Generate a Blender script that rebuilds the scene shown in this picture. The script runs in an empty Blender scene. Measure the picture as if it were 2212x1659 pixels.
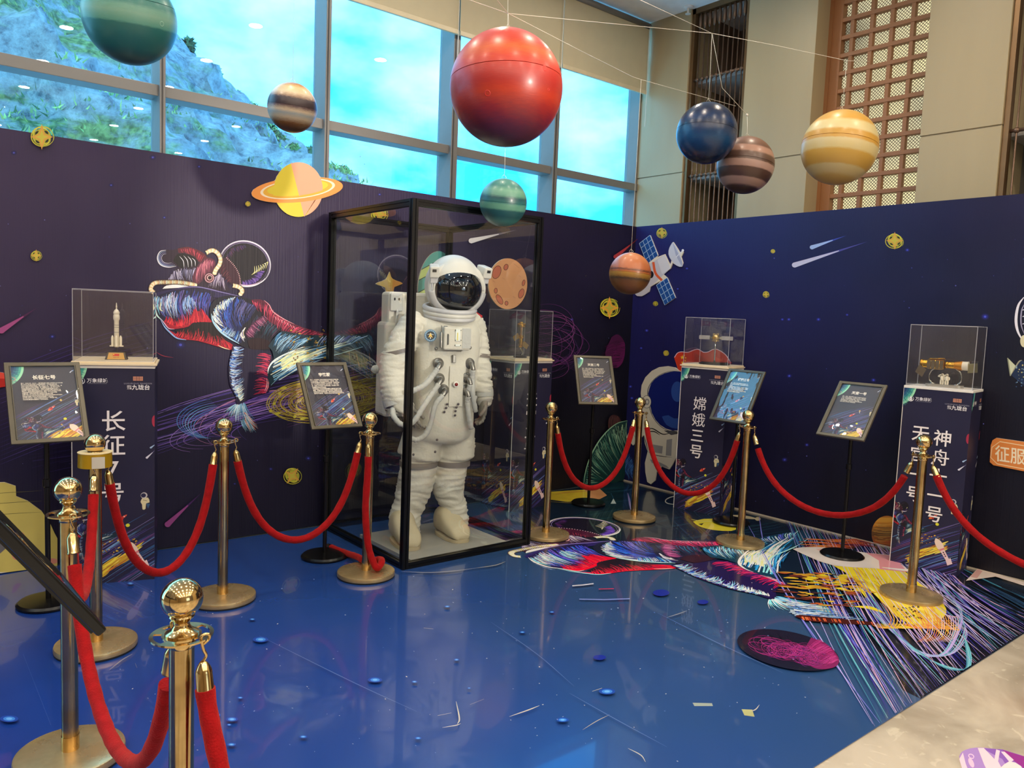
import bpy, bmesh, math, random
from mathutils import Vector, Matrix, noise
import numpy as np
S = bpy.context.scene
COL = S.collection
PI = math.pi
# ------------------------------------------------------------------ camera
F, YAW, PITCH, ROLL = 1672.25593, 0.686698882, 0.086248007, 0.0401248357
CAM = Vector((-5.56909202, -5.0315, 1.5436))
IW, IH = 2212, 1659
_fw = Vector((math.sin(YAW)*math.cos(PITCH), math.cos(YAW)*math.cos(PITCH), -math.sin(PITCH)))
_r0 = Vector((math.cos(YAW), -math.sin(YAW), 0)); _u0 = _r0.cross(_fw)
_rt = _r0*math.cos(ROLL) + _u0*math.sin(ROLL)
_up = _u0*math.cos(ROLL) - _r0*math.sin(ROLL)
cd = bpy.data.cameras.new('camera'); cam = bpy.data.objects.new('camera', cd); COL.objects.link(cam)
cam.matrix_world = Matrix.Translation(CAM) @ Matrix((_rt, _up, -_fw)).transposed().to_4x4()
cd.sensor_width = 36; cd.lens = F/IW*36; cd.clip_start = .02; cd.clip_end = 300
S.camera = cam
# ------------------------------------------------------------------ exposure
S.view_settings.view_transform = 'Standard'; S.view_settings.look = 'None'
S.view_settings.exposure = 0.0; S.view_settings.gamma = 1.0; S.view_settings.use_curve_mapping = False
# ------------------------------------------------------------------ world: bright blue sky with broken cloud
W = bpy.data.worlds.new('sky'); S.world = W; W.use_nodes = True
nt = W.node_tree; nt.nodes.clear()
def N(t, **k):
    n = nt.nodes.new(t)
    for a, b in k.items(): setattr(n, a, b)
    return n
wo = N('ShaderNodeOutputWorld'); bg = N('ShaderNodeBackground'); tc = N('ShaderNodeTexCoord')
mp = N('ShaderNodeMapping'); mp.inputs['Scale'].default_value = (1, 1, 1.9)
nz = N('ShaderNodeTexNoise'); nz.inputs['Scale'].default_value = 3.1; nz.inputs['Detail'].default_value = 7; nz.inputs['Roughness'].default_value = .52
rp = N('ShaderNodeValToRGB'); e = rp.color_ramp.elements
e[0].position = .44; e[0].color = (.14, .95, 1.6, 1); e[1].position = .62; e[1].color = (2.3, 2.2, 2.0, 1)
nt.links.new(tc.outputs['Generated'], mp.inputs[0]); nt.links.new(mp.outputs[0], nz.inputs['Vector'])
sx_ = N('ShaderNodeSeparateXYZ'); nt.links.new(tc.outputs['Generated'], sx_.inputs[0]); mm = N('ShaderNodeMath', operation='MULTIPLY_ADD'); mm.inputs[1].default_value = -.42   # cloud banks thin out to the east
nt.links.new(sx_.outputs[0], mm.inputs[0]); nt.links.new(nz.outputs['Fac'], mm.inputs[2]); ad = N('ShaderNodeMath', operation='ADD'); ad.inputs[1].default_value = .23; nt.links.new(mm.outputs[0], ad.inputs[0])
nt.links.new(ad.outputs[0], rp.inputs[0]); nt.links.new(rp.outputs[0], bg.inputs[0]); nt.links.new(bg.outputs[0], wo.inputs[0])
bg.inputs[1].default_value = 2.3
# ------------------------------------------------------------------ lamps of the hall
def lamp(name, kind, loc, power, col, size=.1, target=None, **k):
    l = bpy.data.lights.new(name, kind); l.energy = power; l.color = col
    o = bpy.data.objects.new(name, l); COL.objects.link(o); o.location = loc
    if kind == 'AREA': l.shape = 'DISK'; l.size = size
    else: l.shadow_soft_size = size
    for a, b in k.items(): setattr(l, a, b)
    if target is not None:
        o.rotation_euler = (Vector(target)-Vector(loc)).to_track_quat('-Z', 'Y').to_euler()
    return o
CEIL = 4.52
WARM = (1, .85, .66)
DOWN = [(x, y) for x in (-8.4, -6.9, -5.4, -3.9, -2.4, -.9) for y in (-10.2, -8.6, -7.0, -5.4, -3.8, -2.2, -.75)]
for i, (x, y) in enumerate(DOWN):
    lamp('downlight_lamp', 'AREA', (x, y, CEIL-.012), 24.0 if y < -5 else 13.0, WARM, .13)
# a spotlight on the far ceiling track that throws the case's shadow on the mural
lamp('track_spot_lamp', 'SPOT', (-2.24, -9.6, 2.86), 2100, (1, .86, .74), .13, (-3.05, 0, 1.9), spot_size=math.radians(16.5), spot_blend=.6)
# ------------------------------------------------------------------ pixel -> plane
def ray(px, py):
    return _fw + _rt*((px-IW/2)/F) - _up*((py-IH/2)/F)
def hit(px, py, ax, v):
    d = ray(px, py); return CAM + d*((v-CAM[ax])/d[ax])
def G(px, py, z=0.0): return hit(px, py, 2, z)
def at_depth(px, py, depth): return CAM + ray(px, py)*depth
def zat(px, py, x, y):
    d = ray(px, py); t = ((x-CAM.x)*d.x+(y-CAM.y)*d.y)/(d.x**2+d.y**2); return CAM.z+t*d.z
# ------------------------------------------------------------------ helpers
def lin(c):
    if isinstance(c, str):
        c = c.lstrip('#'); c = [int(c[i:i+2], 16) for i in (0, 2, 4)]
    return tuple(((v/255)/12.92 if v/255 <= .04045 else ((v/255+.055)/1.055)**2.4) for v in c)
MATS = {}
def mat(name, col=(200, 200, 200), rough=.5, metal=0, spec=.5, bump=0, bscale=40, var=.06, vscale=8, stretch=None, **k):
    if name in MATS: return MATS[name]
    m = bpy.data.materials.new(name); m.use_nodes = True; MATS[name] = m
    t = m.node_tree; p = t.nodes['Principled BSDF']; c = lin(col)
    p.inputs['Roughness'].default_value = rough; p.inputs['Metallic'].default_value = metal
    p.inputs['Specular IOR Level'].default_value = spec
    for a, b in k.items(): p.inputs[a.replace('_', ' ')].default_value = b
    tcn = t.nodes.new('ShaderNodeTexCoord'); src = tcn.outputs['Object']
    if stretch:
        mpn = t.nodes.new('ShaderNodeMapping'); mpn.inputs['Scale'].default_value = stretch
        t.links.new(src, mpn.inputs[0]); src = mpn.outputs[0]
    n = t.nodes.new('ShaderNodeTexNoise'); n.inputs['Scale'].default_value = vscale; n.inputs['Detail'].default_value = 4
    r = t.nodes.new('ShaderNodeValToRGB'); el = r.color_ramp.elements
    el[0].position = .3; el[1].position = .7
    el[0].color = tuple(v*(1-var) for v in c)+(1,); el[1].color = tuple(min(1, v*(1+var)) for v in c)+(1,)
    t.links.new(src, n.inputs['Vector']); t.links.new(n.outputs['Fac'], r.inputs[0]); t.links.new(r.outputs[0], p.inputs['Base Color'])
    if bump:
        n2 = t.nodes.new('ShaderNodeTexNoise'); n2.inputs['Scale'].default_value = bscale; n2.inputs['Detail'].default_value = 3
        b = t.nodes.new('ShaderNodeBump'); b.inputs['Strength'].default_value = bump; b.inputs['Distance'].default_value = .01
        t.links.new(src, n2.inputs['Vector']); t.links.new(n2.outputs['Fac'], b.inputs['Height']); t.links.new(b.outputs[0], p.inputs['Normal'])
    return m
def glass(name, tint=(1, 1, 1), refl=1.0, rough=0.0, haze=0.0, hazecol=(.8, .75, .7)):
    """thin clear sheet: straight-through transmission plus a mirror layer; haze = dusty film"""
    m = bpy.data.materials.new(name); m.use_nodes = True; t = m.node_tree; t.nodes.clear()
    o = t.nodes.new('ShaderNodeOutputMaterial'); tr = t.nodes.new('ShaderNodeBsdfTransparent'); tr.inputs[0].default_value = (*tint, 1)
    g = t.nodes.new('ShaderNodeBsdfGlossy'); g.inputs['Roughness'].default_value = rough; g.inputs[0].default_value = (1, 1, 1, 1)
    ge = t.nodes.new('ShaderNodeNewGeometry'); dt = t.nodes.new('ShaderNodeVectorMath'); dt.operation = 'DOT_PRODUCT'
    t.links.new(ge.outputs['Normal'], dt.inputs[0]); t.links.new(ge.outputs['Incoming'], dt.inputs[1])
    def M_(op, x, y):
        q = t.nodes.new('ShaderNodeMath'); q.operation = op
        for i, w in enumerate((x, y)):
            if isinstance(w, (int, float)): q.inputs[i].default_value = w
            elif w is not None: t.links.new(w, q.inputs[i])
        return q.outputs[0]
    sch = M_('MULTIPLY_ADD', M_('POWER', M_('SUBTRACT', 1.0, M_('ABSOLUTE', dt.outputs['Value'], None)), 5.0), .92); sch.node.inputs[2].default_value = .075
    mu = t.nodes.new('ShaderNodeMath'); mu.operation = 'MULTIPLY'; mu.inputs[1].default_value = refl; mu.use_clamp = True
    mx = t.nodes.new('ShaderNodeMixShader'); t.links.new(sch, mu.inputs[0]); t.links.new(mu.outputs[0], mx.inputs[0])
    last = tr.outputs[0]
    if haze:
        d = t.nodes.new('ShaderNodeBsdfDiffuse'); d.inputs[0].default_value = (*hazecol, 1)
        tcn = t.nodes.new('ShaderNodeTexCoord'); n = t.nodes.new('ShaderNodeTexNoise'); n.inputs['Scale'].default_value = 6; n.inputs['Detail'].default_value = 6
        mr = t.nodes.new('ShaderNodeMapRange'); mr.inputs[1].default_value = .35; mr.inputs[2].default_value = .75; mr.inputs[3].default_value = haze*.35; mr.inputs[4].default_value = haze*1.5
        mh = t.nodes.new('ShaderNodeMixShader'); t.links.new(tcn.outputs['Object'], n.inputs['Vector']); t.links.new(n.outputs['Fac'], mr.inputs[0])
        t.links.new(mr.outputs[0], mh.inputs[0]); t.links.new(tr.outputs[0], mh.inputs[1]); t.links.new(d.outputs[0], mh.inputs[2]); last = mh.outputs[0]
    t.links.new(last, mx.inputs[1]); t.links.new(g.outputs[0], mx.inputs[2]); t.links.new(mx.outputs[0], o.inputs[0])
    MATS[name] = m; return m
def emit(name, col, s):
    m = bpy.data.materials.new(name); m.use_nodes = True; t = m.node_tree; t.nodes.clear()
    o = t.nodes.new('ShaderNodeOutputMaterial'); em = t.nodes.new('ShaderNodeEmission'); em.inputs[0].default_value = (*lin(col), 1); em.inputs[1].default_value = s
    t.links.new(em.outputs[0], o.inputs[0]); MATS[name] = m; return m
def tag(o, label=None, cat=None, group=None, kind=None):
    if label: o['label'] = label
    if cat: o['category'] = cat
    if group: o['group'] = group
    if kind: o['kind'] = kind
    return o
def empty(name, loc=(0, 0, 0), rz=0, label=None, cat=None, group=None):
    o = bpy.data.objects.new(name, None); COL.objects.link(o); o.location = loc; o.rotation_euler = (0, 0, rz); o.empty_display_size = .1
    return tag(o, label, cat, group)
def obj(name, bm, m, parent=None, smooth=False, sharp=None):
    bm.normal_update()
    me = bpy.data.meshes.new(name); bm.to_mesh(me); bm.free()
    for a in (m if isinstance(m, (list, tuple)) else [m]): me.materials.append(a)
    o = bpy.data.objects.new(name, me); COL.objects.link(o)
    if smooth:
        for p in me.polygons: p.use_smooth = True
        if sharp: me.set_sharp_from_angle(angle=math.radians(sharp))
    if parent: o.parent = parent
    return o
def box(bm, c, s, R=None, bev=0, mi=0):
    g = bmesh.ops.create_cube(bm, size=1); vs = g['verts']
    for v in vs: v.co = Vector((v.co.x*s[0], v.co.y*s[1], v.co.z*s[2]))
    if bev:
        es = {e for v in vs for e in v.link_edges}
        r = bmesh.ops.bevel(bm, geom=list(es), offset=bev, segments=2, affect='EDGES', profile=.5); vs = list({v for f in r['faces'] for v in f.verts} | {v for v in vs if v.is_valid})
    M = Matrix.Translation(Vector(c)) @ (R.to_4x4() if R is not None else Matrix.Identity(4))
    for v in vs: v.co = M @ v.co
    if mi:
        for f in {f for v in vs for f in v.link_faces}: f.material_index = mi
    return vs
def bx(a, b, bm=None, bev=0):
    bm = bm or bmesh.new(); a = Vector(a); b = Vector(b); box(bm, (a+b)/2, [abs(v) for v in (b-a)], None, bev); return bm
def ring(bm, c, ax1, ax2, n=24):
    return [bm.verts.new(c + ax1*math.cos(2*PI*i/n) + ax2*math.sin(2*PI*i/n)) for i in range(n)]
def bridge(bm, A, B):
    n = len(A)
    return [bm.faces.new((A[i], A[(i+1) % n], B[(i+1) % n], B[i])) for i in range(n)]
def lathe(prof, n=40, bm=None, M=None, cap=True):
    bm = bm or bmesh.new(); M = M or Matrix.Identity(4); prev = None; first = None
    for r, z in prof:
        R_ = [bm.verts.new(M @ Vector((max(r, 1e-4)*math.cos(2*PI*i/n), max(r, 1e-4)*math.sin(2*PI*i/n), z))) for i in range(n)]
        if prev: bridge(bm, prev, R_)
        else: first = R_
        prev = R_
    if cap:
        bm.faces.new(list(reversed(first))); bm.faces.new(prev)
    return bm
def frames(pts):
    """parallel-transport frames along a polyline"""
    pts = [Vector(p) for p in pts]; out = []
    t0 = (pts[1]-pts[0]).normalized()
    a = t0.orthogonal().normalized()
    if abs(t0.z) < .95: a = Vector((0, 0, 1)).cross(t0).normalized()
    for i, p in enumerate(pts):
        t = ((pts[min(i+1, len(pts)-1)]-pts[max(i-1, 0)])).normalized()
        a = (a - t*a.dot(t)).normalized(); out.append((p, t, a, t.cross(a)))
    return out
def tube(pts, rad, n=12, bm=None, cap=True, sq=1.0):
    bm = bm or bmesh.new(); prev = None; first = None
    for i, (p, t, a, b) in enumerate(frames(pts)):
        r = rad[i] if isinstance(rad, (list, tuple)) else rad
        r1, r2 = (r if isinstance(r, (list, tuple)) else (r, r*sq))
        R_ = ring(bm, p, a*r1, b*r2, n)
        if prev: bridge(bm, prev, R_)
        else: first = R_
        prev = R_
    if cap: bm.faces.new(list(reversed(first))); bm.faces.new(prev)
    return bm
def cr(pts, n=8):
    """Catmull-Rom through points (any dimension of tuple/Vector)"""
    P = [np.array(p, float) for p in pts]; P = [2*P[0]-P[1]]+P+[2*P[-1]-P[-2]]; out = []
    for i in range(1, len(P)-2):
        for k in range(n):
            t = k/n; a, b, c, d = P[i-1], P[i], P[i+1], P[i+2]
            out.append(.5*((2*b)+(c-a)*t+(2*a-5*b+4*c-d)*t*t+(3*b-3*c+d-a)*t**3))
    out.append(P[-2]); return out
def crv(pts, n=8): return [Vector(p) for p in cr(pts, n)]
def sphere(bm, c, r, u=24, v=16, M=None):
    g = bmesh.ops.create_uvsphere(bm, u_segments=u, v_segments=v, radius=1)
    for w in g['verts']:
        q = Vector((w.co.x*(r if not isinstance(r, tuple) else r[0]), w.co.y*(r if not isinstance(r, tuple) else r[1]), w.co.z*(r if not isinstance(r, tuple) else r[2])))
        w.co = (M @ q if M is not None else q) + Vector(c)
    return g['verts']
# ------------------------------------------------------------------ printed artwork: flat inks laid on a sheet, all inside the sheet's own mesh
INK = {}
def ink_mat(name, base_nodes, rough=.45, spec=.4, bump=None):
    """a printed surface: background ink from noise, drawn inks from the colour attribute where its alpha is 1"""
    m = bpy.data.materials.new(name); m.use_nodes = True; t = m.node_tree; p = t.nodes['Principled BSDF']
    p.inputs['Roughness'].default_value = rough; p.inputs['Specular IOR Level'].default_value = spec
    at = t.nodes.new('ShaderNodeAttribute'); at.attribute_name = 'ink'
    mx = t.nodes.new('ShaderNodeMix'); mx.data_type = 'RGBA'
    t.links.new(at.outputs['Alpha'], mx.inputs[0]); t.links.new(base_nodes(t), mx.inputs[6]); t.links.new(at.outputs['Color'], mx.inputs[7])
    t.links.new(mx.outputs[2], p.inputs['Base Color'])
    if bump: bump(t, p)
    MATS[name] = m; return m
def flat_ink(c):
    def f(t):
        r = t.nodes.new('ShaderNodeRGB'); r.outputs[0].default_value = (*lin(c), 1); return r.outputs[0]
    return f
def clip_poly(pts, rect):
    x0, y0, x1, y1 = rect
    for ax, v, sg in ((0, x0, 1), (0, x1, -1), (1, y0, 1), (1, y1, -1)):
        out = []
        for i in range(len(pts)):
            a, b = pts[i-1], pts[i]; da, db = (a[ax]-v)*sg, (b[ax]-v)*sg
            if (da >= 0) != (db >= 0):
                t = da/(da-db); out.append((a[0]+(b[0]-a[0])*t, a[1]+(b[1]-a[1])*t))
            if db >= 0: out.append(b)
        pts = out
        if len(pts) < 3: return []
    return pts
def strip2(pts, w, taper=(1, 1)):
    """2D ribbon polygon along a polyline; w full width, ends scaled by taper"""
    pts = [np.array(p, float) for p in pts]; n = len(pts); L = []; R = []
    for i, p in enumerate(pts):
        d = pts[min(i+1, n-1)]-pts[max(i-1, 0)]; l = math.hypot(*d) or 1; nx, ny = -d[1]/l, d[0]/l
        s = i/(n-1); k = (taper[0]*(1-s)+taper[1]*s) if taper != 'both' else math.sin(PI*(.06+.88*s))
        h = w*k/2+w*.02; L.append((p[0]+nx*h, p[1]+ny*h)); R.append((p[0]-nx*h, p[1]-ny*h))
    return L+R[::-1]
def ell(cx, cy, rx, ry=None, rot=0, n=40, a0=0, a1=360):
    ry = rx if ry is None else ry; c, s = math.cos(math.radians(rot)), math.sin(math.radians(rot)); o = []
    for i in range(n+(0 if a1-a0 >= 360 else 1)):
        a = math.radians(a0+(a1-a0)*i/n); x, y = rx*math.cos(a), ry*math.sin(a); o.append((cx+x*c-y*s, cy+x*s+y*c))
    return o
class Art:
    """ordered list of 2D ink polygons"""
    def __init__(s, seed=1): s.it = []; s.rnd = random.Random(seed)
    def poly(s, pts, col, sm=0):
        if sm: pts = [tuple(p) for p in cr(list(pts)+[pts[0]], sm)][:-1]
        s.it.append(([tuple(map(float, p[:2])) for p in pts], col)); return s
    def line(s, pts, w, col, taper='both', sm=5):
        if sm and len(pts) > 2: pts = cr(pts, sm)
        # one quad per piece keeps every ribbon simple
        P = strip2(pts, w, taper); s.it.append((P, col, 'strip')); return s
    def ellipse(s, cx, cy, rx, ry=None, col='#fff', rot=0, **k): s.it.append((ell(cx, cy, rx, ry, rot, **k), col)); return s
    def hatch(s, A, B, n, cols, w=(1.5, 4), s0=(0, .2), s1=(.5, 1), bow=.06):
        A = cr(A, 8) if len(A) > 2 else [np.array(p, float) for p in A]; B = cr(B, 8) if len(B) > 2 else [np.array(p, float) for p in B]
        def on(C, t):
            x = t*(len(C)-1); i = min(int(x), len(C)-2); f = x-i; return C[i]*(1-f)+C[i+1]*f
        R = s.rnd; n = int(n*2.3)
        for i in range(n):
            t = (i+R.random()*.9)/n; a, b = on(A, t), on(B, t); p, q = R.uniform(*s0), R.uniform(*s1)
            u, v = a+(b-a)*p, a+(b-a)*q; d = v-u; m = (u+v)/2+np.array([-d[1], d[0]])*bow*R.uniform(.2, 1.5)
            c = R.choice(cols) if isinstance(cols, (list, tuple)) else cols
            s.line([u, m, v], R.uniform(*w)*.52, c, R.choice(((1, .05), 'both', (1, .3))), 3)
        return s
    def text(s, body, x, y, size, col, bold=0, sx=1, align='C', rot=0, flip=1, gap=1.0, vertical=False):
        for pts in text_polys(body, bold, align, gap, vertical):
            c, sn = math.cos(rot), math.sin(rot)
            q = [(x+size*(sx*a*c-b*sn), y+flip*size*(sx*a*sn+b*c)) for a, b in pts]
            s.it.append((q, col))
        return s
    def add(s, other, f, ws=None, keep=1.0):
        for k, it in enumerate(other.it):
            if keep < 1 and len(it) > 2 and (k*7919 % 100)/100 > keep: continue
            s.it.append(([f(p) for p in it[0]],)+it[1:])
        return s
_tc = {}
def text_polys(body, bold=0, align='C', gap=1.0, vertical=False):
    key = (body, bold, align, gap, vertical)
    if key in _tc: return _tc[key]
    c = bpy.data.curves.new('txt', 'FONT'); c.body = body; c.size = 1; c.offset = bold; c.resolution_u = 2; c.space_character = gap
    o = bpy.data.objects.new('txt', c); COL.objects.link(o)
    me = o.evaluated_get(bpy.context.evaluated_depsgraph_get()).to_mesh()
    V = [(v.co.x, v.co.y) for v in me.vertices]; P = [[V[i] for i in p.vertices] for p in me.polygons]
    bpy.data.objects.remove(o); bpy.data.curves.remove(c)
    if P:
        xs = [p[0] for q in P for p in q]; ys = [p[1] for q in P for p in q]
        ox = (min(xs)+max(xs))/2 if align == 'C' else min(xs); oy = (min(ys)+max(ys))/2 if align == 'C' else 0
        P = [[(a-ox, b-oy) for a, b in q] for q in P]
    _tc[key] = P; return P
def ink_layer(bm): return bm.loops.layers.float_color.get('ink') or bm.loops.layers.float_color.new('ink')
def lay(bm, art, f, step=6e-6, z0=2e-5, clip=None, mi=0):
    """put the inks on the sheet: f(x, y, lift) -> 3D"""
    L = ink_layer(bm); k = 0
    if not bm.faces.layers.int.get('inked'):
        q = bm.faces.layers.int.new('inked'); L = ink_layer(bm)
        for fc in bm.faces:
            for l in fc.loops: l[L] = (0, 0, 0, 0)
    cache = {}
    for it in art.it:
        pts, col = it[0], it[1]
        if col not in cache: cache[col] = (*lin(col), 1.0)
        k += 1; lift = z0+step*k
        if len(it) > 2:
            h = len(pts)//2; quads = [(pts[i], pts[i+1], pts[2*h-2-i], pts[2*h-1-i]) for i in range(h-1)]
        else: quads = [pts]
        for q in quads:
            if clip: q = clip_poly(list(q), clip)
            if len(q) < 3: continue
            try:
                fc = bm.faces.new([bm.verts.new(f(x, y, lift)) for x, y in q])
            except ValueError: continue
            fc.material_index = mi
            for l in fc.loops: l[L] = cache[col]
# ------------------------------------------------------------------ drawings
LW = lambda x, y, lift: hit(x, y, 1, 0) + Vector((0, -lift, 0))       # the left display wall, y = 0
RW = lambda x, y, lift: hit(x, y, 0, 0) + Vector((-lift, 0, 0))       # the right display wall, x = 0
FL = lambda x, y, lift: hit(x, y, 2, 0) + Vector((0, 0, .004+lift))   # the printed floor sheet
K, WL, LB_, BL, DB, IND, RED, MAG, MAU, CRM, YEL, ORG, TEA = '#12111a', '#e4e6f4', '#9fcdf2', '#2f6fd6', '#1f2f86', '#37306f', '#e2233f', '#c22a5e', '#8d6a9c', '#eef0c4', '#f6dd3a', '#ef9a45', '#2f7088'
def astronaut():
    A = Art(3)
    z = lambda *p: [(300+p[i]/3.95, 480+p[i+1]/3.95) for i in range(0, len(p), 2)]
    # helmet bubble
    A.ellipse(529, 570, 55.5, 49, '#16131f', 18)
    A.hatch(z(1080, 420, 1000, 520, 880, 545), z(1010, 420, 960, 470, 880, 500), 26, ['#5a3f9a', '#3b2a78', '#7b5cb0'], (2, 4))
    A.hatch(z(740, 290, 800, 215, 900, 190), z(760, 330, 830, 270, 920, 230), 14, ['#2e2350', '#40306c', '#5a2f58'], (1.5, 3))
    for r, w, c in ((55.5, 2.2, WL), (53.5, 1.2, '#b9a5d8'), (50.5, .9, '#8d86b8')):
        A.line(ell(529, 570, r, r*.885, 18, 36, 150, 395), w, c, 'both', 0)
    A.line(ell(529, 570, 54.5, 48, 18, 20, 20, 110), 3.0, WL, 'both', 0)
    A.line(ell(529, 570, 52, 45.5, 18, 20, 30, 100), 1.6, '#d7b8d9', 'both', 0)
    for k in range(7): A.line(z(960+k*20, 450-k*9, 985+k*19, 425-k*14, 985+k*16, 375-k*4), 1.5, ['#e9e6a0', '#f4f0c8'][k % 2])
    # neck ring
    A.poly(z(700, 300, 760, 320, 840, 420, 858, 530, 800, 540, 730, 470, 660, 420), '#3a1a2c', 3)
    arc = cr(z(735, 305, 800, 370, 845, 450, 856, 530), 6)
    for p, q in zip(arc[::1], arc[1:]):
        m = (p+q)/2; d = (q-p)/np.linalg.norm(q-p)*3.4; A.line([m-np.array([-d[1], d[0]])*.3, m+np.array([d[1], -d[0]])*1.0], 1.5, '#d9a9b0', (1, 1), 0)
    A.hatch(z(700, 330, 760, 400, 800, 520), z(660, 430, 700, 480, 760, 550), 12, ['#5b2436', '#241018', '#7a3a48'], (1, 2.4))
    # pack and glove
    A.poly(z(155, 300, 165, 258, 200, 236, 300, 235, 350, 214, 420, 210, 500, 236, 560, 270, 590, 300, 640, 320, 690, 420, 745, 530, 760, 590, 500, 560, 330, 550, 205, 565, 240, 490, 310, 400, 345, 388, 300, 372, 250, 385, 200, 376, 165, 340), '#2a1c30', 3)
    A.poly(z(330, 225, 420, 211, 500, 236, 560, 272, 575, 310, 520, 345, 480, 300, 400, 262, 340, 262), '#5a1c2c', 3)
    A.hatch(z(350, 225, 440, 220, 560, 280), z(380, 280, 460, 290, 520, 350), 20, ['#d8546a', '#7c2436', '#c43e54', '#4a1626'], (1, 2.6))
    A.poly(z(290, 330, 330, 270, 430, 275, 500, 330, 495, 372, 470, 378, 450, 360, 440, 385, 415, 388, 395, 365, 385, 392, 350, 385), '#0f0d12', 2)
    for x0, y0, x1, y1 in ((345, 290, 385, 390), (380, 285, 420, 385), (415, 290, 450, 380), (450, 305, 480, 375)): A.line(z(x0, y0, (x0+x1)/2+12, (y0+y1)/2-8, x1, y1), 1.3, WL)
    for r, w, c in ((1, 2.4, WL), (.86, 1.4, '#9fb8e6'), (.7, 1.2, '#8a90d0'), (.55, 1, '#c9cbe8')):
        A.line(z(*sum([[235+(a-235)*r, 310+(b-310)*r] for a, b in ((230, 238), (180, 250), (157, 300), (172, 350), (210, 376), (262, 384), (318, 374))], [])), w, c)
    A.hatch(z(245, 490, 300, 410, 350, 395), z(225, 550, 320, 540, 400, 530), 18, ['#b9b6dc', '#8b86b4', '#d7d4ee', '#4a4468'], (1, 2.2))
    A.hatch(z(360, 392, 420, 388, 490, 385), z(350, 500, 430, 510, 480, 520), 18, ['#8a90c8', '#b5b3da', '#3b3656', K], (1, 2.4))
    A.poly(z(480, 400, 520, 345, 580, 302, 645, 325, 650, 370, 620, 430, 560, 440, 540, 500, 470, 540, 455, 470), '#54263a', 3)
    A.hatch(z(500, 380, 570, 310, 640, 330), z(470, 540, 540, 500, 640, 400), 26, ['#b25a78', '#5b2340', '#c7768f', '#9c4a66', '#e08a98'], (1, 2.4))
    A.hatch(z(640, 480, 690, 430, 720, 480), z(560, 560, 660, 570, 755, 590), 26, ['#b7a8cc', '#d3cbe2', '#6a5c84', '#2a2038'], (.9, 2))
    A.poly(z(200, 568, 235, 540, 340, 532, 470, 545, 480, 556, 330, 560), '#e9ecf0', 2)
    # ribbed hoses
    def rope(pts, w):
        q = cr(z(*pts), 7)
        A.line(q, w+1.6, '#3a2622', (1, 1), 0)
        for i in range(len(q)-1):
            m = (q[i]+q[i+1])/2; d = (q[i+1]-q[i]); d = d/np.linalg.norm(d); nn = np.array([-d[1], d[0]])*w*.5
            A.line([m-nn-d*.9, m+d*.8, m+nn-d*.9], 2.4, ['#f3ecc4', '#efd6a6', '#e9bf98', '#f6f2dc'][i % 4], 'both', 2)
    rope((572, 262, 620, 240, 668, 262, 694, 315, 684, 365, 655, 405, 640, 445), 9)
    rope((125, 600, 100, 575, 112, 535, 150, 515, 240, 512, 330, 512, 420, 524, 492, 540), 9)
    rope((800, 540, 850, 552, 880, 585, 858, 622), 9)
    A.ellipse(451.5, 600.5, 11.5, 11.5, '#3c2432'); A.ellipse(451.5, 600.5, 10, 10, '#c89aa4'); A.ellipse(451.5, 600.5, 8, 8, '#5c2f3c'); A.ellipse(452, 600, 5.5, 5.5, '#d8b7b8'); A.ellipse(452.5, 600, 4, 4, '#22141c')
    # waistline
    A.poly(z(150, 600, 330, 560, 500, 545, 700, 590, 870, 632, 760, 640, 640, 640, 480, 580, 330, 585, 190, 615, 150, 640), '#2a2350', 3)
    A.line(z(330, 562, 500, 552, 700, 596, 865, 634), 1.6, '#8f86c4'); A.line(z(180, 612, 330, 578, 480, 572, 640, 602), 1.6, '#241e4a')
    # shoulder
    A.poly(z(145, 655, 165, 625, 230, 602, 330, 577, 500, 562, 645, 602, 620, 650, 590, 700, 580, 760, 600, 820, 625, 850, 540, 850, 480, 850, 440, 880, 330, 905, 270, 895, 200, 840, 160, 800, 145, 730), '#1d1b3a', 3)
    A.hatch(z(165, 640, 300, 590, 480, 570, 620, 615), z(210, 830, 330, 860, 470, 800, 590, 830), 70, ['#3f4fb0', '#2f6fd6', '#5a4f9c', '#1c1a36', '#6d62ae', '#3a3a86', '#221d44'], (2, 5), (0, .35), (.5, 1), .12)
    A.hatch(z(150, 640, 240, 605, 330, 585), z(165, 790, 250, 840, 330, 850), 34, ['#a8cdf4', '#7fb2ee', '#c5b6e4', '#2a2650', '#dfe9f8'], (1.2, 3), (0, .3), (.45, .95), .12)
    A.line(z(158, 630, 135, 700, 150, 790, 200, 840), 3.4, '#c9ece9'); A.line(z(175, 640, 155, 710, 175, 790), 2.2, '#7fd0e6'); A.line(z(185, 680, 180, 740, 200, 760), 2.5, '#e4eeb8')
    A.hatch(z(370, 660, 420, 620, 470, 650), z(390, 800, 440, 790, 500, 760), 14, ['#7fb2ee', '#9fb9ea', '#c0d4f2'], (1.2, 3), (0, .3), (.4, 1), .15)
    A.hatch(z(120, 690, 118, 760, 130, 820), z(140, 720, 140, 800, 160, 850), 6, ['#9aa6c8'], (.7, 1.2))
    # red belly
    A.poly(z(195, 845, 270, 872, 330, 880, 400, 852, 450, 800, 465, 740, 500, 760, 540, 765, 622, 850, 560, 852, 500, 850, 450, 862, 420, 890, 330, 908, 255, 905), '#a81c30', 2)
    A.hatch(z(210, 850, 330, 895, 440, 870, 600, 850), z(230, 790, 330, 800, 440, 700, 560, 730), 46, [RED, '#f0454a', '#c01c36', '#6a1a34'], (1.5, 3.5), (0, .1), (.35, .9), .1)
    # dark underside
    A.poly(z(300, 922, 420, 896, 470, 857, 620, 854, 640, 890, 720, 980, 800, 1050, 780, 1085, 640, 1042, 500, 1005, 380, 975), '#17131a', 2)
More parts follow.
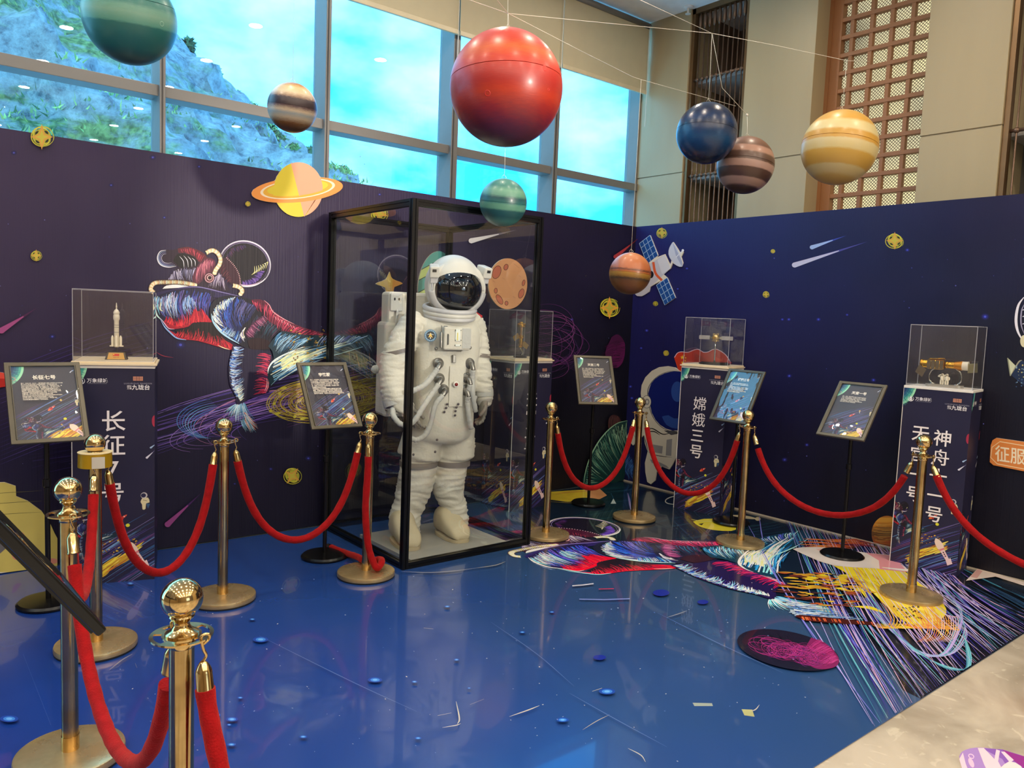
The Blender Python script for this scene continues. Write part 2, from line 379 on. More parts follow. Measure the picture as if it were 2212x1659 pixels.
    A.poly(z(230, 905, 300, 945, 380, 985, 470, 970, 560, 1000, 600, 985, 660, 1040, 700, 1010, 740, 1012, 800, 1048, 795, 1082, 760, 1087, 640, 1052, 500, 1012, 400, 1002, 320, 987, 262, 940), '#a81c30', 2)
    A.hatch(z(300, 975, 440, 1000, 600, 1035, 780, 1080), z(350, 900, 480, 880, 620, 930, 700, 960), 60, [RED, '#e8404a', '#8a1a30', '#17131a', '#5a1426'], (1.2, 3), (0, .1), (.3, .85), .08)
    A.line(z(180, 828, 215, 890, 262, 940, 320, 988, 400, 1004), 3.2, '#8fb4ee'); A.line(z(175, 815, 205, 850, 250, 905, 300, 912), 1.8, '#d7c6ea')
    A.line(z(668, 1048, 720, 1072, 770, 1086), 1.6, '#f4e8c0')
    # thigh
    A.poly(z(620, 850, 600, 790, 610, 700, 680, 640, 780, 625, 880, 640, 960, 660, 1030, 660, 1100, 700, 1140, 760, 1230, 820, 1400, 900, 1590, 950, 1600, 1000, 1500, 1000, 1300, 1000, 1200, 930, 1160, 960, 1115, 1030, 1125, 1085, 960, 1087, 880, 1060, 760, 990, 690, 930), '#191a2a', 2)
    A.poly(z(640, 850, 690, 700, 800, 650, 900, 680, 960, 760, 940, 830, 880, 880, 860, 960, 870, 1030, 760, 980, 690, 920), '#1a2250', 3)
    A.hatch(z(650, 740, 720, 660, 860, 640, 950, 690), z(730, 960, 800, 960, 870, 900, 930, 840), 60, ['#2f6fd6', '#1d1b2e', '#3f55b8', '#223a80', '#5a5aa6', K], (1.8, 4.5), (0, .4), (.4, 1), .14)
    A.hatch(z(820, 635, 720, 660, 640, 730, 618, 800), z(780, 700, 730, 790, 720, 860, 760, 930), 40, ['#bfe0f6', '#eaf2f4', '#8fc4f0', '#f0efc0', '#2b3f96', '#d8e8f0'], (1.2, 3.4), (0, .2), (.3, .8), .12)
    A.line(z(615, 780, 630, 850, 690, 930, 770, 990, 850, 1035), 4.2, '#a9d4f2'); A.line(z(640, 850, 700, 920, 790, 975), 2.4, '#eaf4f0')
    A.hatch(z(690, 930, 760, 980, 850, 1030), z(740, 880, 810, 900, 870, 940), 24, ['#8fc4f0', '#2f6fd6', '#c5e2f6', '#22305e'], (1.2, 2.6))
    A.hatch(z(860, 660, 940, 680, 1010, 720), z(800, 800, 860, 860, 920, 860), 26, ['#2b2f52', '#3c3f78', '#6d6aa0', '#17161f'], (1.6, 3.6))
    A.hatch(z(1000, 780, 1100, 830, 1200, 900), z(930, 960, 1010, 980, 1110, 1000), 30, ['#2c3f58', '#1a1c28', '#4a2f50', '#33586c'], (1.8, 4))
    # back of the thigh, red
    A.poly(z(950, 662, 1030, 658, 1100, 700, 1140, 760, 1230, 822, 1400, 900, 1590, 950, 1600, 985, 1480, 990, 1300, 950, 1190, 890, 1080, 830, 1100, 790, 1060, 745, 990, 712), '#5a1a34', 2)
    A.hatch(z(960, 664, 1100, 700, 1230, 822, 1400, 900, 1590, 955), z(1000, 740, 1080, 850, 1180, 930, 1300, 980, 1500, 1010), 60, ['#e2476a', '#7c1c3c', '#b82a52', '#d8607c', '#3a1830'], (1.4, 3.2), (0, .25), (.4, 1.05), .08)
    A.poly(z(900, 945, 960, 865, 1050, 795, 1090, 820, 1010, 880, 960, 950, 930, 990), '#4a2642', 2)
    A.hatch(z(1060, 795, 960, 870, 905, 950), z(1120, 850, 1030, 930, 960, 1000), 22, ['#a85a86', '#5a2a54', '#c0789c'], (1, 2.4))
    A.line(z(1060, 665, 1105, 705, 1140, 765, 1230, 825, 1320, 870), 1.8, '#f4a6b4')
    for k in range(7): A.line(z(1150+k*26, 800+k*13, 1160+k*26, 815+k*13, 1168+k*26, 835+k*13), 1, '#f4b0bc')
    A.line(z(1045, 785, 1085, 850, 1140, 900), .9, K)
    A.hatch(z(905, 890, 870, 940, 872, 1000), z(900, 1030, 885, 1000, 905, 960), 12, ['#d7e6f6', '#f4f0d0', '#b4a6d8'], (1.2, 2.4), (0, .1), (.6, 1), .25)
    A.poly(z(920, 1010, 1000, 985, 1100, 1010, 1118, 1075, 1000, 1085, 940, 1075), '#24101a', 2)
    # lower leg
    A.poly(z(795, 1048, 960, 1085, 1095, 1098, 1138, 1170, 1095, 1290, 1112, 1370, 1102, 1450, 1000, 1472, 940, 1500, 890, 1535, 830, 1550, 820, 1480, 770, 1390, 758, 1240, 778, 1130), '#1c1636', 2)
    A.hatch(z(800, 1055, 765, 1200, 772, 1370, 822, 1490), z(900, 1060, 900, 1200, 900, 1340, 900, 1460), 70, ['#7fb2ee', '#2f6fd6', '#bcd8f4', '#1f2c78', '#342a6a', '#dfeaf4'], (1.3, 3.4), (0, .2), (.3, .95), .14)
    A.hatch(z(1130, 1140, 1095, 1260, 1108, 1360, 1100, 1450), z(990, 1110, 970, 1240, 970, 1340, 950, 1480), 60, ['#c22a4e', '#8a1a3c', '#e2476a', '#4a1c4a', '#2e2558'], (1.4, 3.4), (0, .15), (.3, .95), .1)
    A.hatch(z(800, 1400, 830, 1470, 850, 1530), z(880, 1370, 890, 1420, 895, 1500), 20, ['#eef2d4', '#9fd2ea', '#e8f0e8'], (1, 2.2))
    A.line(z(1065, 1440, 1085, 1390, 1085, 1330), 1.4, '#f4c6d0'); A.line(z(1075, 1450, 1098, 1390, 1096, 1330), 1, '#f4c6d0')
    # foot
    A.hatch(z(822, 1548, 850, 1550, 890, 1530), z(700, 1630, 830, 1720, 1000, 1700), 26, ['#9fd2ea', '#6fb0d8', '#d7ecf4', '#4a86b4'], (1.2, 2.6), (0, .1), (.5, 1), .05)
    A.hatch(z(880, 1600, 900, 1640, 860, 1690), z(1010, 1720, 1000, 1790, 900, 1800), 22, ['#8fc0dc', '#c9e0ea', '#5a8fb0', '#ef9a6a'], (1.1, 2.2), (0, .2), (.5, 1), .05)
    # trailing fin
    A.poly(z(1095, 1060, 1130, 1005, 1190, 940, 1240, 930, 1400, 960, 1560, 962, 1700, 955, 1950, 960, 1972, 990, 1905, 1060, 1700, 1122, 1560, 1152, 1400, 1182, 1250, 1262, 1122, 1392, 1090, 1292, 1100, 1240, 1140, 1180, 1130, 1100), '#15303f', 2)
    A.hatch(z(1200, 935, 1340, 960, 1500, 975), z(1120, 1060, 1180, 1120, 1300, 1100), 40, ['#16233c', '#2b5f86', '#7fb8e2', '#3f86c0', '#bfe0f0'], (1.3, 3), (0, .3), (.5, 1), .08)
    A.hatch(z(1130, 1180, 1110, 1270, 1122, 1380), z(1500, 1040, 1720, 1020, 1950, 985), 46, ['#cfe8f0', '#8fc8e8', '#3f86c0', '#eef4e0', '#2b5f86', '#1d3f66'], (1.8, 4.4), (0, .35), (.4, 1), -.05)
    A.hatch(z(1180, 1190, 1200, 1230, 1200, 1270), z(1400, 1080, 1500, 1090, 1600, 1100), 22, ['#e9ee9c', '#dbe48a', '#f4f2c4', '#bcd8c0'], (2, 4.4), (0, .2), (.5, 1.05), -.06)
    A.hatch(z(1560, 970, 1700, 962, 1950, 965), z(1500, 1060, 1620, 1060, 1800, 1040), 22, ['#7fb2e6', '#5a5fb0', '#bcd4f0', '#1d2f56'], (1.2, 2.8))
    A.line(z(1092, 1290, 1100, 1240, 1145, 1180, 1250, 1120, 1400, 1060), 3.2, '#dff0f2'); A.line(z(1118, 1390, 1250, 1262, 1400, 1184, 1560, 1152, 1700, 1122, 1900, 1062), 2, '#9fd2ea')
    return A
ASTRO = astronaut()
def wallxz(p):
    q = hit(p[0], p[1], 1, 0); return (q.x, q.z)
_lm = [((322, 625), (1094, 1203)), ((529, 520), (1238, 1112)), ((586, 575), (1318, 1146)), ((505, 753), (1466, 1231)), ((578, 655), (1398, 1161)), ((797, 728), (1722, 1147)), ((582, 832), (1661, 1246)), ((510, 872), (1696, 1304)), ((372, 732), (1305, 1250)), ((337, 670), (1141, 1215))]
_A = np.array([[*wallxz(a), 1] for a, b in _lm]); _B = np.array([list(G(*b))[:2] for a, b in _lm]); _M = np.linalg.lstsq(_A, _B, rcond=None)[0]
def wall_to_floor(p):
    x, z = wallxz(p); return tuple(np.array([x, z, 1]) @ _M)
def affine3(src, dst):
    A_ = np.array([[*wallxz(a), 1] for a in src]); M_ = np.linalg.solve(A_, np.array(dst, float))
    def f(p):
        x, z = wallxz(p); return tuple(np.array([x, z, 1]) @ M_)
    return f
def star(A, x, y, r, sx=1.0, col='#c4bc38', core='#d29c44', rot=0):
    """scribbled gold star in a round doodle"""
    A.poly(ell(x, y, r*.74*sx, r*.66, 0, 18), '#a5a436')
    for k in range(6):
        A.line(ell(x+A.rnd.uniform(-.06, .14)*r, y+A.rnd.uniform(-.08, .08)*r, r*(.92-.08*k)*sx, r*(.80-.07*k), k*25, 18, k*55, k*55+320), max(.7, r*.08), [col, '#b9bc38', '#d8d648', '#8f9234'][k % 4], 'both', 0)
    for a in (40, 128, 222, 312):
        A.line(ell(x, y, r*.56*sx, r*.5, 0, 6, a-20, a+22), r*.17, '#26241f', 'both', 0)
    P = []
    for k in range(8):
        a = math.radians(rot)+k*PI/4; q = r*((1.02 if k % 4 else .9) if k % 2 == 0 else .34); P.append((x+q*math.cos(a)*sx, y+q*math.sin(a)))
    A.poly(P, core); A.poly([(x+(a-x)*.6, y+(b-y)*.6) for a, b in P], '#c2b944')
def comet(A, x0, y0, x1, y1, w, col, tail):
    d = np.array([x1-x0, y1-y0]); n = np.array([-d[1], d[0]])/np.linalg.norm(d)
    p = np.array([x0, y0])
    A.poly([p+n*w*.45+d*.05, p+d, p-n*w*.45+d*.05], tail)
    A.poly([p+n*w*.5+d*.03, p+d*.62+n*w*.08, p+d*.62-n*w*.08, p-n*w*.5+d*.03], col)
    A.ellipse(*(p+d*.03), w*.55, w*.5, col)
def glow(A, x, y, r, c0='#6f8cf0', c1='#2c2f86'):
    A.ellipse(x, y, r*.8, r*.62, '#191848', n=14); A.ellipse(x, y, r*.55, r*.42, c1, n=12); A.ellipse(x, y, r*.24, r*.2, c0, n=10)
def orbits(A, rnd, n, col, w, gen):
    for i in range(n): A.line(gen(i, rnd), rnd.uniform(*w), rnd.choice(col))
# ---- left mural
def left_mural():
    A = Art(5); R = A.rnd
    for i in range(60): A.ellipse(R.uniform(0, 1340), R.uniform(330, 1040), R.uniform(.7, 1.5), None, R.choice(['#4a4a8a', '#6a6ab0', '#33306a']), n=6)
    for x, y, r in ((30, 330, 8), (390, 745, 14), (113, 727, 10), (666, 990, 9), (585, 1013, 6), (507, 1045, 4), (355, 470, 6), (240, 400, 7), (430, 360, 6), (820, 420, 6), (1235, 690, 6), (330, 340, 9), (630, 1030, 4)): glow(A, x, y, r, '#4a52c0', '#221f5c')
    # orbit lines
    for i in range(30):
        y0 = 875+i*3.1+R.uniform(-6, 6); k = R.uniform(.8, 1.2)
        A.line([(150+R.uniform(-90, 90), y0+66+R.uniform(-20, 20)), (340, y0+14*k), (480, y0-30*k), (640, y0-66), (780+R.uniform(-40, 120), y0-100+R.uniform(-10, 10))], R.uniform(.5, 1.2), R.choice(['#6a52b0', '#4a3a8c', '#8a6cc8', '#5a48a8', '#a48ad8', '#3a2f72']))
    for i in range(16):
        a, b = R.uniform(110, 230), R.uniform(24, 62); A.line(ell(590+R.uniform(-30, 50), 905+R.uniform(-16, 12), a, b, -12, 34, 150+R.uniform(-20, 20), 395), R.uniform(.8, 1.6), R.choice(['#7a5cc0', '#5a48a8', '#a07ad0', '#b07aa8', '#4a3a8c']), 'both', 0)
    for i in range(7): A.line(ell(470+i*3, 905+i*2, 88-i*3, 44-i*2, -4, 22, 120, 262), 1.3, R.choice(['#4f8ed8', '#6fb4ea', '#3a66b8']), 'both', 0)
    for i in range(14):
        y = 800+i*6; A.line([(620, y+45), (740, y+10), (900, y-24), (1060, y-40+R.uniform(-12, 12))], R.uniform(.7, 1.4), R.choice(['#6a4a9c', '#8a5a9c', '#4a3a8c', '#7a3a6a']))
    for i in range(22):
        y0 = 730+i*9.4; A.line([(0, y0+76), (90, y0+40), (200, y0), (330, y0-36)], R.uniform(.5, 1.1), R.choice(['#4a3a8c', '#3a2f72', '#6a52b0']))
    # golden swirl
    for i in range(120):
        a = R.uniform(14, 118); x, y = 700+R.uniform(-14, 14), 864+R.uniform(-7, 7)
        s = R.uniform(0, 360); A.line(ell(x, y, a, a*.37, -6, 22, s, s+R.uniform(120, 300)), R.uniform(.7, 1.7), R.choice(['#a89a34', '#7a6428', '#b8aa40', '#6a4c24', '#96702a', '#c4b84c', '#4a3420']), 'both', 0)
    for i in range(120):
        y = R.uniform(808, 896); x = R.uniform(720, 800); l_ = R.uniform(30, 90); A.line([(x, y+8), (x+l_*.5, y), (x+l_, y-7)], R.uniform(.7, 2), R.choice(['#8f8434', '#6c5428', '#a89a34', '#54382c', '#7a4a30', '#847a30', '#b4a844']))
    for x, y in ((604, 850), (612, 838), (584, 888), (600, 893), (655, 904), (636, 900), (592, 872)): A.ellipse(x, y, R.uniform(3, 8), R.uniform(2, 4), '#b9b23c', -12, n=12)
    A.add(ASTRO, lambda p: p)
    # gold flecks over the fin
    for i in range(60):
        x = R.uniform(620, 700); y = 720+(x-620)*-.02+R.uniform(-10, 70)
        A.poly(ell(x, y, R.uniform(1, 3.6), R.uniform(.8, 2.2), R.uniform(-30, 10), 7), R.choice(['#a5893a', '#6a5a30', '#c9a94a', '#7a5a3a']))
    for i in range(40):
        x = R.uniform(740, 800); y = R.uniform(750, 810); A.line([(x, y), (x+R.uniform(2, 8), y+R.uniform(18, 40))], .8, R.choice(['#7a4a3a', '#a86a4a', '#4a5a7a', '#5a3a6a']), (1, .2), 0)
    # second drift of lines and the crimson planet near the corner
    for i in range(16):
        A.line(ell(1170+R.uniform(-20, 20), 740+R.uniform(-46, 50), R.uniform(50, 92), R.uniform(24, 60), R.uniform(-18, 10), 26, -120, R.uniform(60, 150)), .8, R.choice(['#5a2a6a', '#7a3a7c', '#43285c', '#8a4a8c']), 'both', 0)
    for i in range(10): A.line([(1060, 832-i*9), (1150, 812-i*7), (1260, 742+i*8)], .8, R.choice(['#5a2a6a', '#43285c']))
    A.poly([(1318, 728), (1330, 722), (1341, 730), (1347, 748), (1345, 772), (1338, 788), (1326, 795), (1312, 780), (1304, 762)], '#44123f', 3)
    A.poly([(1330, 750), (1345, 738), (1347, 760), (1341, 784), (1327, 794), (1318, 776)], '#5c1550', 3)
    A.hatch([(1345, 735), (1347, 760), (1330, 794)], [(1302, 745), (1296, 770), (1300, 800)], 60, ['#5c1550', '#3a0f36', '#701a5e', '#1c0a22'], (.7, 1.6), (0, .2), (.4, 1))
    # green and brown planets at the foot of the corner
    A.ellipse(1325.5, 917, 15, 22, '#3c2226', -12); A.hatch([(1312, 905), (1322, 897), (1336, 898)], [(1310, 935), (1318, 938), (1330, 932)], 14, ['#5a3436', '#2a171c'], (1, 2))
    A.poly([(1352, 907), (1330, 913), (1308, 930), (1288, 955), (1272, 985), (1262, 1015), (1256, 1049), (1300, 1042), (1344, 1036), (1351, 980)], '#123a3a', 2)
    A.hatch([(1352, 908), (1308, 930), (1272, 985), (1257, 1047)], [(1352, 960), (1335, 1000), (1310, 1030), (1290, 1042)], 90, ['#7fb096', '#4a8a78', '#1f5a58', '#0f2c34', '#9fc4a4', '#0a1c24'], (.9, 2.4), (0, .3), (.3, 1), .05)
    A.line([(1352, 908), (1330, 914), (1308, 931), (1288, 956), (1272, 986), (1262, 1016), (1257, 1048)], 2.4, '#8fbea0')
    # stars, comets
    star(A, 89, 297, 27); star(A, 77, 552, 13); star(A, 533, 441, 6); star(A, 629, 1027, 20, 1.05, rot=35); star(A, 817, 462, 20, 1, rot=15); star(A, 1313, 665, 24, .95, '#eadc3c', '#f0a63c'); star(A, 1262, 596, 0.1)
    comet(A, 0, 715, 80, 664, 13, '#a04a86', '#4a204c'); comet(A, 358, 1133, 432, 1064, 12, '#93468a', '#43205c')
    comet(A, 1012, 521, 1112, 497, 11, '#d6d3dc', '#6a6684'); comet(A, 1325, 556, 1377, 514, 9, '#a8383c', '#6a2024')
    A.line([(335, 760), (350, 768), (372, 772)], 1.4, '#a03a50')
    return A
# ---- right mural
def right_mural():
    A = Art(6); R = A.rnd
    for i in range(50): A.ellipse(R.uniform(1400, 2212), R.uniform(500, 1120), R.uniform(.8, 1.6), None, R.choice(['#3f428e', '#5a5cae', '#2c2c66']), n=6)
    for x, y, r in ((1484, 580, 7), (1464, 624, 6), (1397, 714, 9), (1385, 752, 7), (1704, 690, 8), (2128, 684, 12), (1768, 690, 9), (1690, 690, 7), (1705, 812, 9), (1887, 821, 8), (1695, 993, 9), (1743, 961, 7), (1830, 680, 6), (1362, 835, 8), (1365, 860, 8), (1960, 540, 8), (1380, 1000, 5)): glow(A, x, y, r, '#4652d0', '#23247a')
    star(A, 1430, 503, 13, .95); star(A, 1933, 520, 19, 1.1); star(A, 1670, 543, 5); star(A, 1655, 636, 8); star(A, 1416, 656, 6, 1, '#a89a30', '#b09a3a'); star(A, 1439, 763, 7, .9, rot=40)
    comet(A, 1712, 574, 1874, 522, 11, '#c4c4e4', '#4c4aa0'); comet(A, 1752, 535, 1828, 509, 9, '#9fb9ec', '#3c4ab4')
    # blue side of the green planet past the corner
    A.hatch([(1354, 975), (1364, 985), (1370, 1010)], [(1348, 1020), (1356, 1035), (1372, 1040)], 46, ['#2f58b0', '#3f78c8', '#14306e', '#6a9ad8'], (.7, 1.5), (0, .3), (.3, 1), .2)
    # orange planet by the second plinth
    B = ell(1915, 1151, 32, 37, 8); A.poly(B, '#b8742a')
    for k, c in enumerate(('#e0a23a', '#d08a2c', '#9a6a30', '#6a4a2a', '#8a5228', '#a04a24', '#7a3018')):
        y0 = 1118+k*10; pts = [(x, y) for x, y in ell(1915, 1151, 32, 37, 8)]
        A.poly(clip_poly(pts, (1870, y0, 1960, y0+11)), c)
    A.hatch([(1886, 1130), (1884, 1150), (1892, 1175)], [(1945, 1130), (1946, 1150), (1940, 1176)], 18, ['#c8903a', '#7a5a30', '#5a3a22', '#e0b45a'], (.8, 1.8))
    # brush-drawn figure and probe cut by the right edge
    A.line([(2212, 642), (2200, 660), (2195, 690), (2199, 716), (2212, 740)], 6, '#e4e2ee'); A.line([(2214, 655), (2207, 672), (2206, 700), (2213, 722)], 3, '#9a96b4')
    A.poly([(2220, 650), (2210, 672), (2208, 700), (2220, 728)], '#16142a')
    for y in (670, 684, 700): A.line([(2209, y), (2220, y-3)], 1.6, '#d8d6e4', (1, 1), 0)
    A.poly(ell(2212, 737, 8, 13), '#d5cfae')
    A.poly([(2177, 773), (2196, 792), (2183, 812)], '#c9cdb0'); A.line([(2177, 773), (2183, 812)], 2.4, '#8f947c', (1, 1), 0)
    A.poly([(2184, 810), (2200, 783), (2208, 778), (2240, 800), (2240, 850), (2215, 836)], '#1c2c4c'); A.line([(2184, 810), (2200, 783), (2208, 778)], 3, '#9a9884')
    for i in range(40): A.ellipse(R.uniform(2194, 2230), R.uniform(788, 836), R.uniform(.7, 2), None, R.choice(['#8fb0c4', '#c9bd7a', '#3f5a86']), n=7)
    # faint small sketches on the far right
    return A
# ---- floor print
def floor_print():
    A = Art(8); R = A.rnd
    # dark field behind the figure
    A.poly([(1344, 1037), (1500, 1076), (1900, 1178), (2300, 1290), (2212, 1369), (1990, 1512), (1900, 1405), (1790, 1330), (1690, 1300), (1560, 1262), (1400, 1200), (1200, 1180), (1140, 1120), (1180, 1060)], '#102236', 3)
    for i in range(80):
        x = R.uniform(1180, 1660); y = 1050+(x-1340)*.16+R.uniform(-12, 100); A.line([(x, y+6), (x+60, y), (x+130, y-14)], R.uniform(1, 2.6), R.choice(['#0b1626', '#173a4c', '#0e2a3c', '#1d4256']))
    A.poly([(1900, 1215), (2300, 1300), (2212, 1369), (1990, 1512), (1925, 1440), (1860, 1365), (1800, 1290)], '#0f1420', 2)
    # planet offcuts
    A.poly([(1178, 1064), (1240, 1060), (1296, 1057), (1311, 1071), (1296, 1079), (1262, 1083), (1226, 1085), (1178, 1079)], '#f2d33c'); A.poly([(1262, 1059), (1296, 1057), (1311, 1071), (1296, 1079), (1255, 1082), (1275, 1072)], '#f0a468')
    A.line([(1200, 1068), (1230, 1064), (1270, 1062)], 3, '#e0b040'); A.line([(1178, 1084), (1240, 1087), (1300, 1081)], 1.6, '#8a7a3a')
    A.poly([(1325, 1078), (1331, 1089), (1319, 1089)], '#cfe2e2'); A.line([(1325, 1078), (1320, 1066)], 3, '#2f6a9c')
    A.line([(1356, 1066), (1360, 1085), (1362, 1102)], 4, '#8f86c4'); A.line([(1361, 1085), (1363, 1103)], 2.4, '#d8d4e8')
    A.line(ell(1464, 1081, 27, 9, -6, 24, 60, 330), 2, '#d0d0c8', 'both', 0); A.ellipse(1464, 1081, 15, 5, '#1c2a3a', -6)
    A.poly([(1497, 1128), (1520, 1122), (1560, 1124), (1590, 1140), (1580, 1148), (1540, 1146), (1510, 1138)], '#f0df3a', 2); A.line([(1493, 1123), (1520, 1127), (1565, 1126)], 1.6, '#e9e070'); A.poly([(1508, 1133), (1520, 1131), (1516, 1136)], '#2a2a14')
    A.line([(1580, 1114), (1610, 1118), (1636, 1122)], 6, '#d8caa4'); A.ellipse(1637, 1122, 6, 4, '#d8caa4')
    # the swimmer, same drawing laid flat
    inv = Art()
    A2 = Art(); A2.add(ASTRO, wall_to_floor)
    def vivid(c):
        r, g, b = [int(c[i:i+2], 16) for i in (1, 3, 5)]; m = (r+g+b)/3; return '#%02x%02x%02x' % tuple(int(max(0, min(255, (v+(v-m)*.35)*1.3+6))) for v in (r, g, b))
    A2.it = [(it[0], vivid(it[1]))+tuple(it[2:]) for it in A2.it]; A.metric = A2      # laid in metres later
    B = Art(9); R = B.rnd
    # streaks: violet, lilac and teal lines sweeping to the sheet's edge
    def edge(t): return np.array([1764+(2300-1764)*t, 1659+(1314-1659)*t])
    for i in range(95):
        t = R.random(); s = R.uniform(0, 1); a = np.array([1690+s*330, 1104+s*84])+np.array([R.uniform(-10, 10), R.uniform(-4, 26)])
        b = edge(.18+.82*(s*.72+t*.28)); m = (a+b)/2+np.array([b[0]-a[0], 0])*R.uniform(-.12, -.02)+np.array([0, R.uniform(-6, 16)])
        B.line([a, m, b], R.uniform(1.1, 2.6), R.choice(['#8a7ae0', '#b8aef0', '#5a4ac8', '#d4c8f4', '#3a36a0', '#e0b4dc', '#3f86a4', '#6fc0d0', '#2c2c8a']))
    for a, m, b in (((1640, 1190), (1738, 1350), (1900, 1568)), ((1668, 1225), (1770, 1380), (1885, 1570)), ((1612, 1130), (1700, 1290), (1765, 1395)), ((1640, 1118), (1644, 1150), (1650, 1180)), ((1700, 1120), (1800, 1330), (1960, 1530))): B.line([a, m, b], 2.2, R.choice(['#b8aef0', '#8a8af0', '#5a6ae0']))
    for i in range(22):
        k = R.uniform(-14, 14); B.line([(1880+k*3, 1300+k), (1960+k, 1400+k), (2040+k, 1420), (2078+k, 1370+k), (2076, 1330+k), (2050+k, 1290)], R.uniform(1, 2), R.choice(['#b8aef0', '#8a7ae0', '#d4b4ec', '#6fc0d0']))
    for i in range(10):
        k = i*4; B.line([(1890+k, 1330+k), (1990+k, 1420+k*.6), (2080, 1452), (2098-k*.3, 1425), (2080, 1370)], 1.8, R.choice(['#5fb4c8', '#8fd4e0', '#3f86a4']))
    # flame field under the leg and the yellow cloud
    for i in range(85):
        x = R.uniform(1680, 1850); y = 1235+R.uniform(0, 70)+(x-1665)*.06; l_ = R.uniform(8, 24); B.line([(x-l_, y-1), (x, y+R.uniform(-1, 1.5)), (x+l_, y+1)], R.uniform(1.2, 4), R.choice(['#e0a434', '#c8602c', '#8a3a28', '#e8c83a', '#a8502a', '#5a2c24']))
    for i in range(34):
        x = R.uniform(1712, 1840); y = 1165+R.uniform(0, 24); B.line([(x, y), (x+30, y+1), (x+62, y+4)], R.uniform(1.4, 3), R.choice(['#c8582c', '#e8863a', '#8a2c3c']))
    B.poly([(1800, 1226), (1860, 1222), (1930, 1226), (1985, 1262), (2030, 1300), (2044, 1328), (2020, 1352), (1985, 1358), (1940, 1338), (1900, 1300), (1860, 1262)], '#f3dc30', 3)
    for i in range(90):
        t = R.random(); x, y = 1850+t*160+R.uniform(-40, 30), 1226+t*100+R.uniform(-10, 34); B.line([(x, y), (x+14, y+12), (x+24, y+26)], R.uniform(1.4, 4), R.choice(['#f7e24a', '#f3dc30', '#e8b030', '#f9ec80', '#f0c23a']))
    for i in range(50):
        t = R.random(); x, y = 1860+t*120, 1232+t*72+R.uniform(-8, 20); B.line([(x, y), (x+5, y+7)], R.uniform(.8, 1.8), R.choice(['#3a2c1a', '#7a5a20', '#5a3a20']), 'both', 0)
    for i in range(34):
        x, y = R.uniform(1930, 1990), R.uniform(1312, 1342); B.poly(ell(x, y, R.uniform(1.5, 4), R.uniform(1, 2.4), 20, 7), '#2c2218')
    for i in range(22):
        x = 1900+i*7; B.line([(x, 1300+i*2), (x+24, 1340+i*1.2), (x+10, 1362), (x-26, 1352)], R.uniform(1.6, 3), R.choice(['#f3dc30', '#f0b436', '#ef8a3a']))
    for i in range(14):
        x = 1985+i*5; B.line([(x, 1300+i*3), (x+18, 1340), (x+16, 1376), (x-4, 1392)], 1.8, R.choice(['#f0a04a', '#ef7a3a', '#f3c8d0']))
    for i in range(44):
        x = R.uniform(1740, 1890); y = 1246+(x-1740)*.1+R.uniform(-8, 26); l_ = R.uniform(8, 18); B.line([(x-l_, y-1), (x, y), (x+l_, y+2)], R.uniform(2, 5), R.choice(['#f3dc30', '#e9c434', '#d8a030']))
    B.line([(1846, 1315), (1880, 1318), (1912, 1330)], 6, '#f3dc30'); B.ellipse(2030, 1328, 12, 5, '#f7e24a', 30)
    # the foot trailing right
    B.hatch([(1694, 1302), (1702, 1325), (1716, 1336)], [(1765, 1310), (1850, 1336), (1880, 1342)], 34, ['#dcebf6', '#8fc0f0', '#3a78d0', '#1c3f86', '#f2f6fa'], (1.4, 3.4), (0, .25), (.4, 1))
    B.poly([(1716, 1336), (1728, 1333), (1800, 1340), (1896, 1350), (1890, 1356), (1800, 1352), (1740, 1346)], '#4a1a14')
    for i in range(26): x = R.uniform(1726, 1888); B.line([(x, 1337+(x-1726)*.075), (x+4, 1344+(x-1726)*.07)], 2, R.choice(['#e8683a', '#f08a4a', '#b84a2c']), (1, .6), 0)
    for i in range(26):
        t = R.random(); s = R.uniform(.15, .95); a = np.array([1700+s*300, 1130+s*84]); b = edge(.22+.75*s); m = (a+b)/2+np.array([b[0]-a[0], 0])*-.07
        B.line([a, m, b], R.uniform(.8, 1.5), R.choice(['#b8aef0', '#d4c8f4', '#e8cfe4', '#8a7ae0']))
    # pink rocket lying under the sign stand
    B.poly([(1712, 1190), (1735, 1186), (1790, 1187), (1870, 1198), (1950, 1207), (1945, 1222), (1960, 1238), (1890, 1232), (1800, 1226), (1745, 1206)], '#efe3dc', 2)
    B.poly([(1870, 1198), (1950, 1207), (1945, 1222), (1960, 1240), (1900, 1234), (1898, 1215)], '#e89aa6'); B.poly([(1762, 1190), (1790, 1188), (1800, 1196), (1776, 1198)], '#f0c4bc'); B.line([(1905, 1230), (1960, 1236), (1980, 1232)], 4, '#f3eee8')
    B.poly([(2086, 1259), (2112, 1232), (2212, 1262), (2212, 1270), (2150, 1250)], '#ecdcd4'); B.poly([(2095, 1250), (2112, 1233), (2122, 1238), (2110, 1254)], '#e0b0ac')
    for i in range(26):
        x = R.uniform(2050, 2240); B.line([(x, 1262+(x-2050)*.1), (x+70, 1300+(x-2050)*.08), (x+150, 1350+(x-2050)*.05)], R.uniform(1, 2), R.choice(['#1c3a5c', '#16304c', '#234a6e']))
    # magenta planet
    B.poly(ell(1702, 1410, 112, 40, 12, 50), '#1a1a2c')
    B.hatch([(1600, 1400), (1640, 1372), (1700, 1374)], [(1640, 1432), (1700, 1448), (1760, 1452)], 60, ['#26202c', '#2c1c3c', '#0f1018'], (1, 2.4), (0, .4), (.4, 1))
    B.poly([(1752, 1383), (1785, 1397), (1811, 1427), (1805, 1446), (1775, 1452), (1750, 1444), (1736, 1415)], '#84235f', 4)
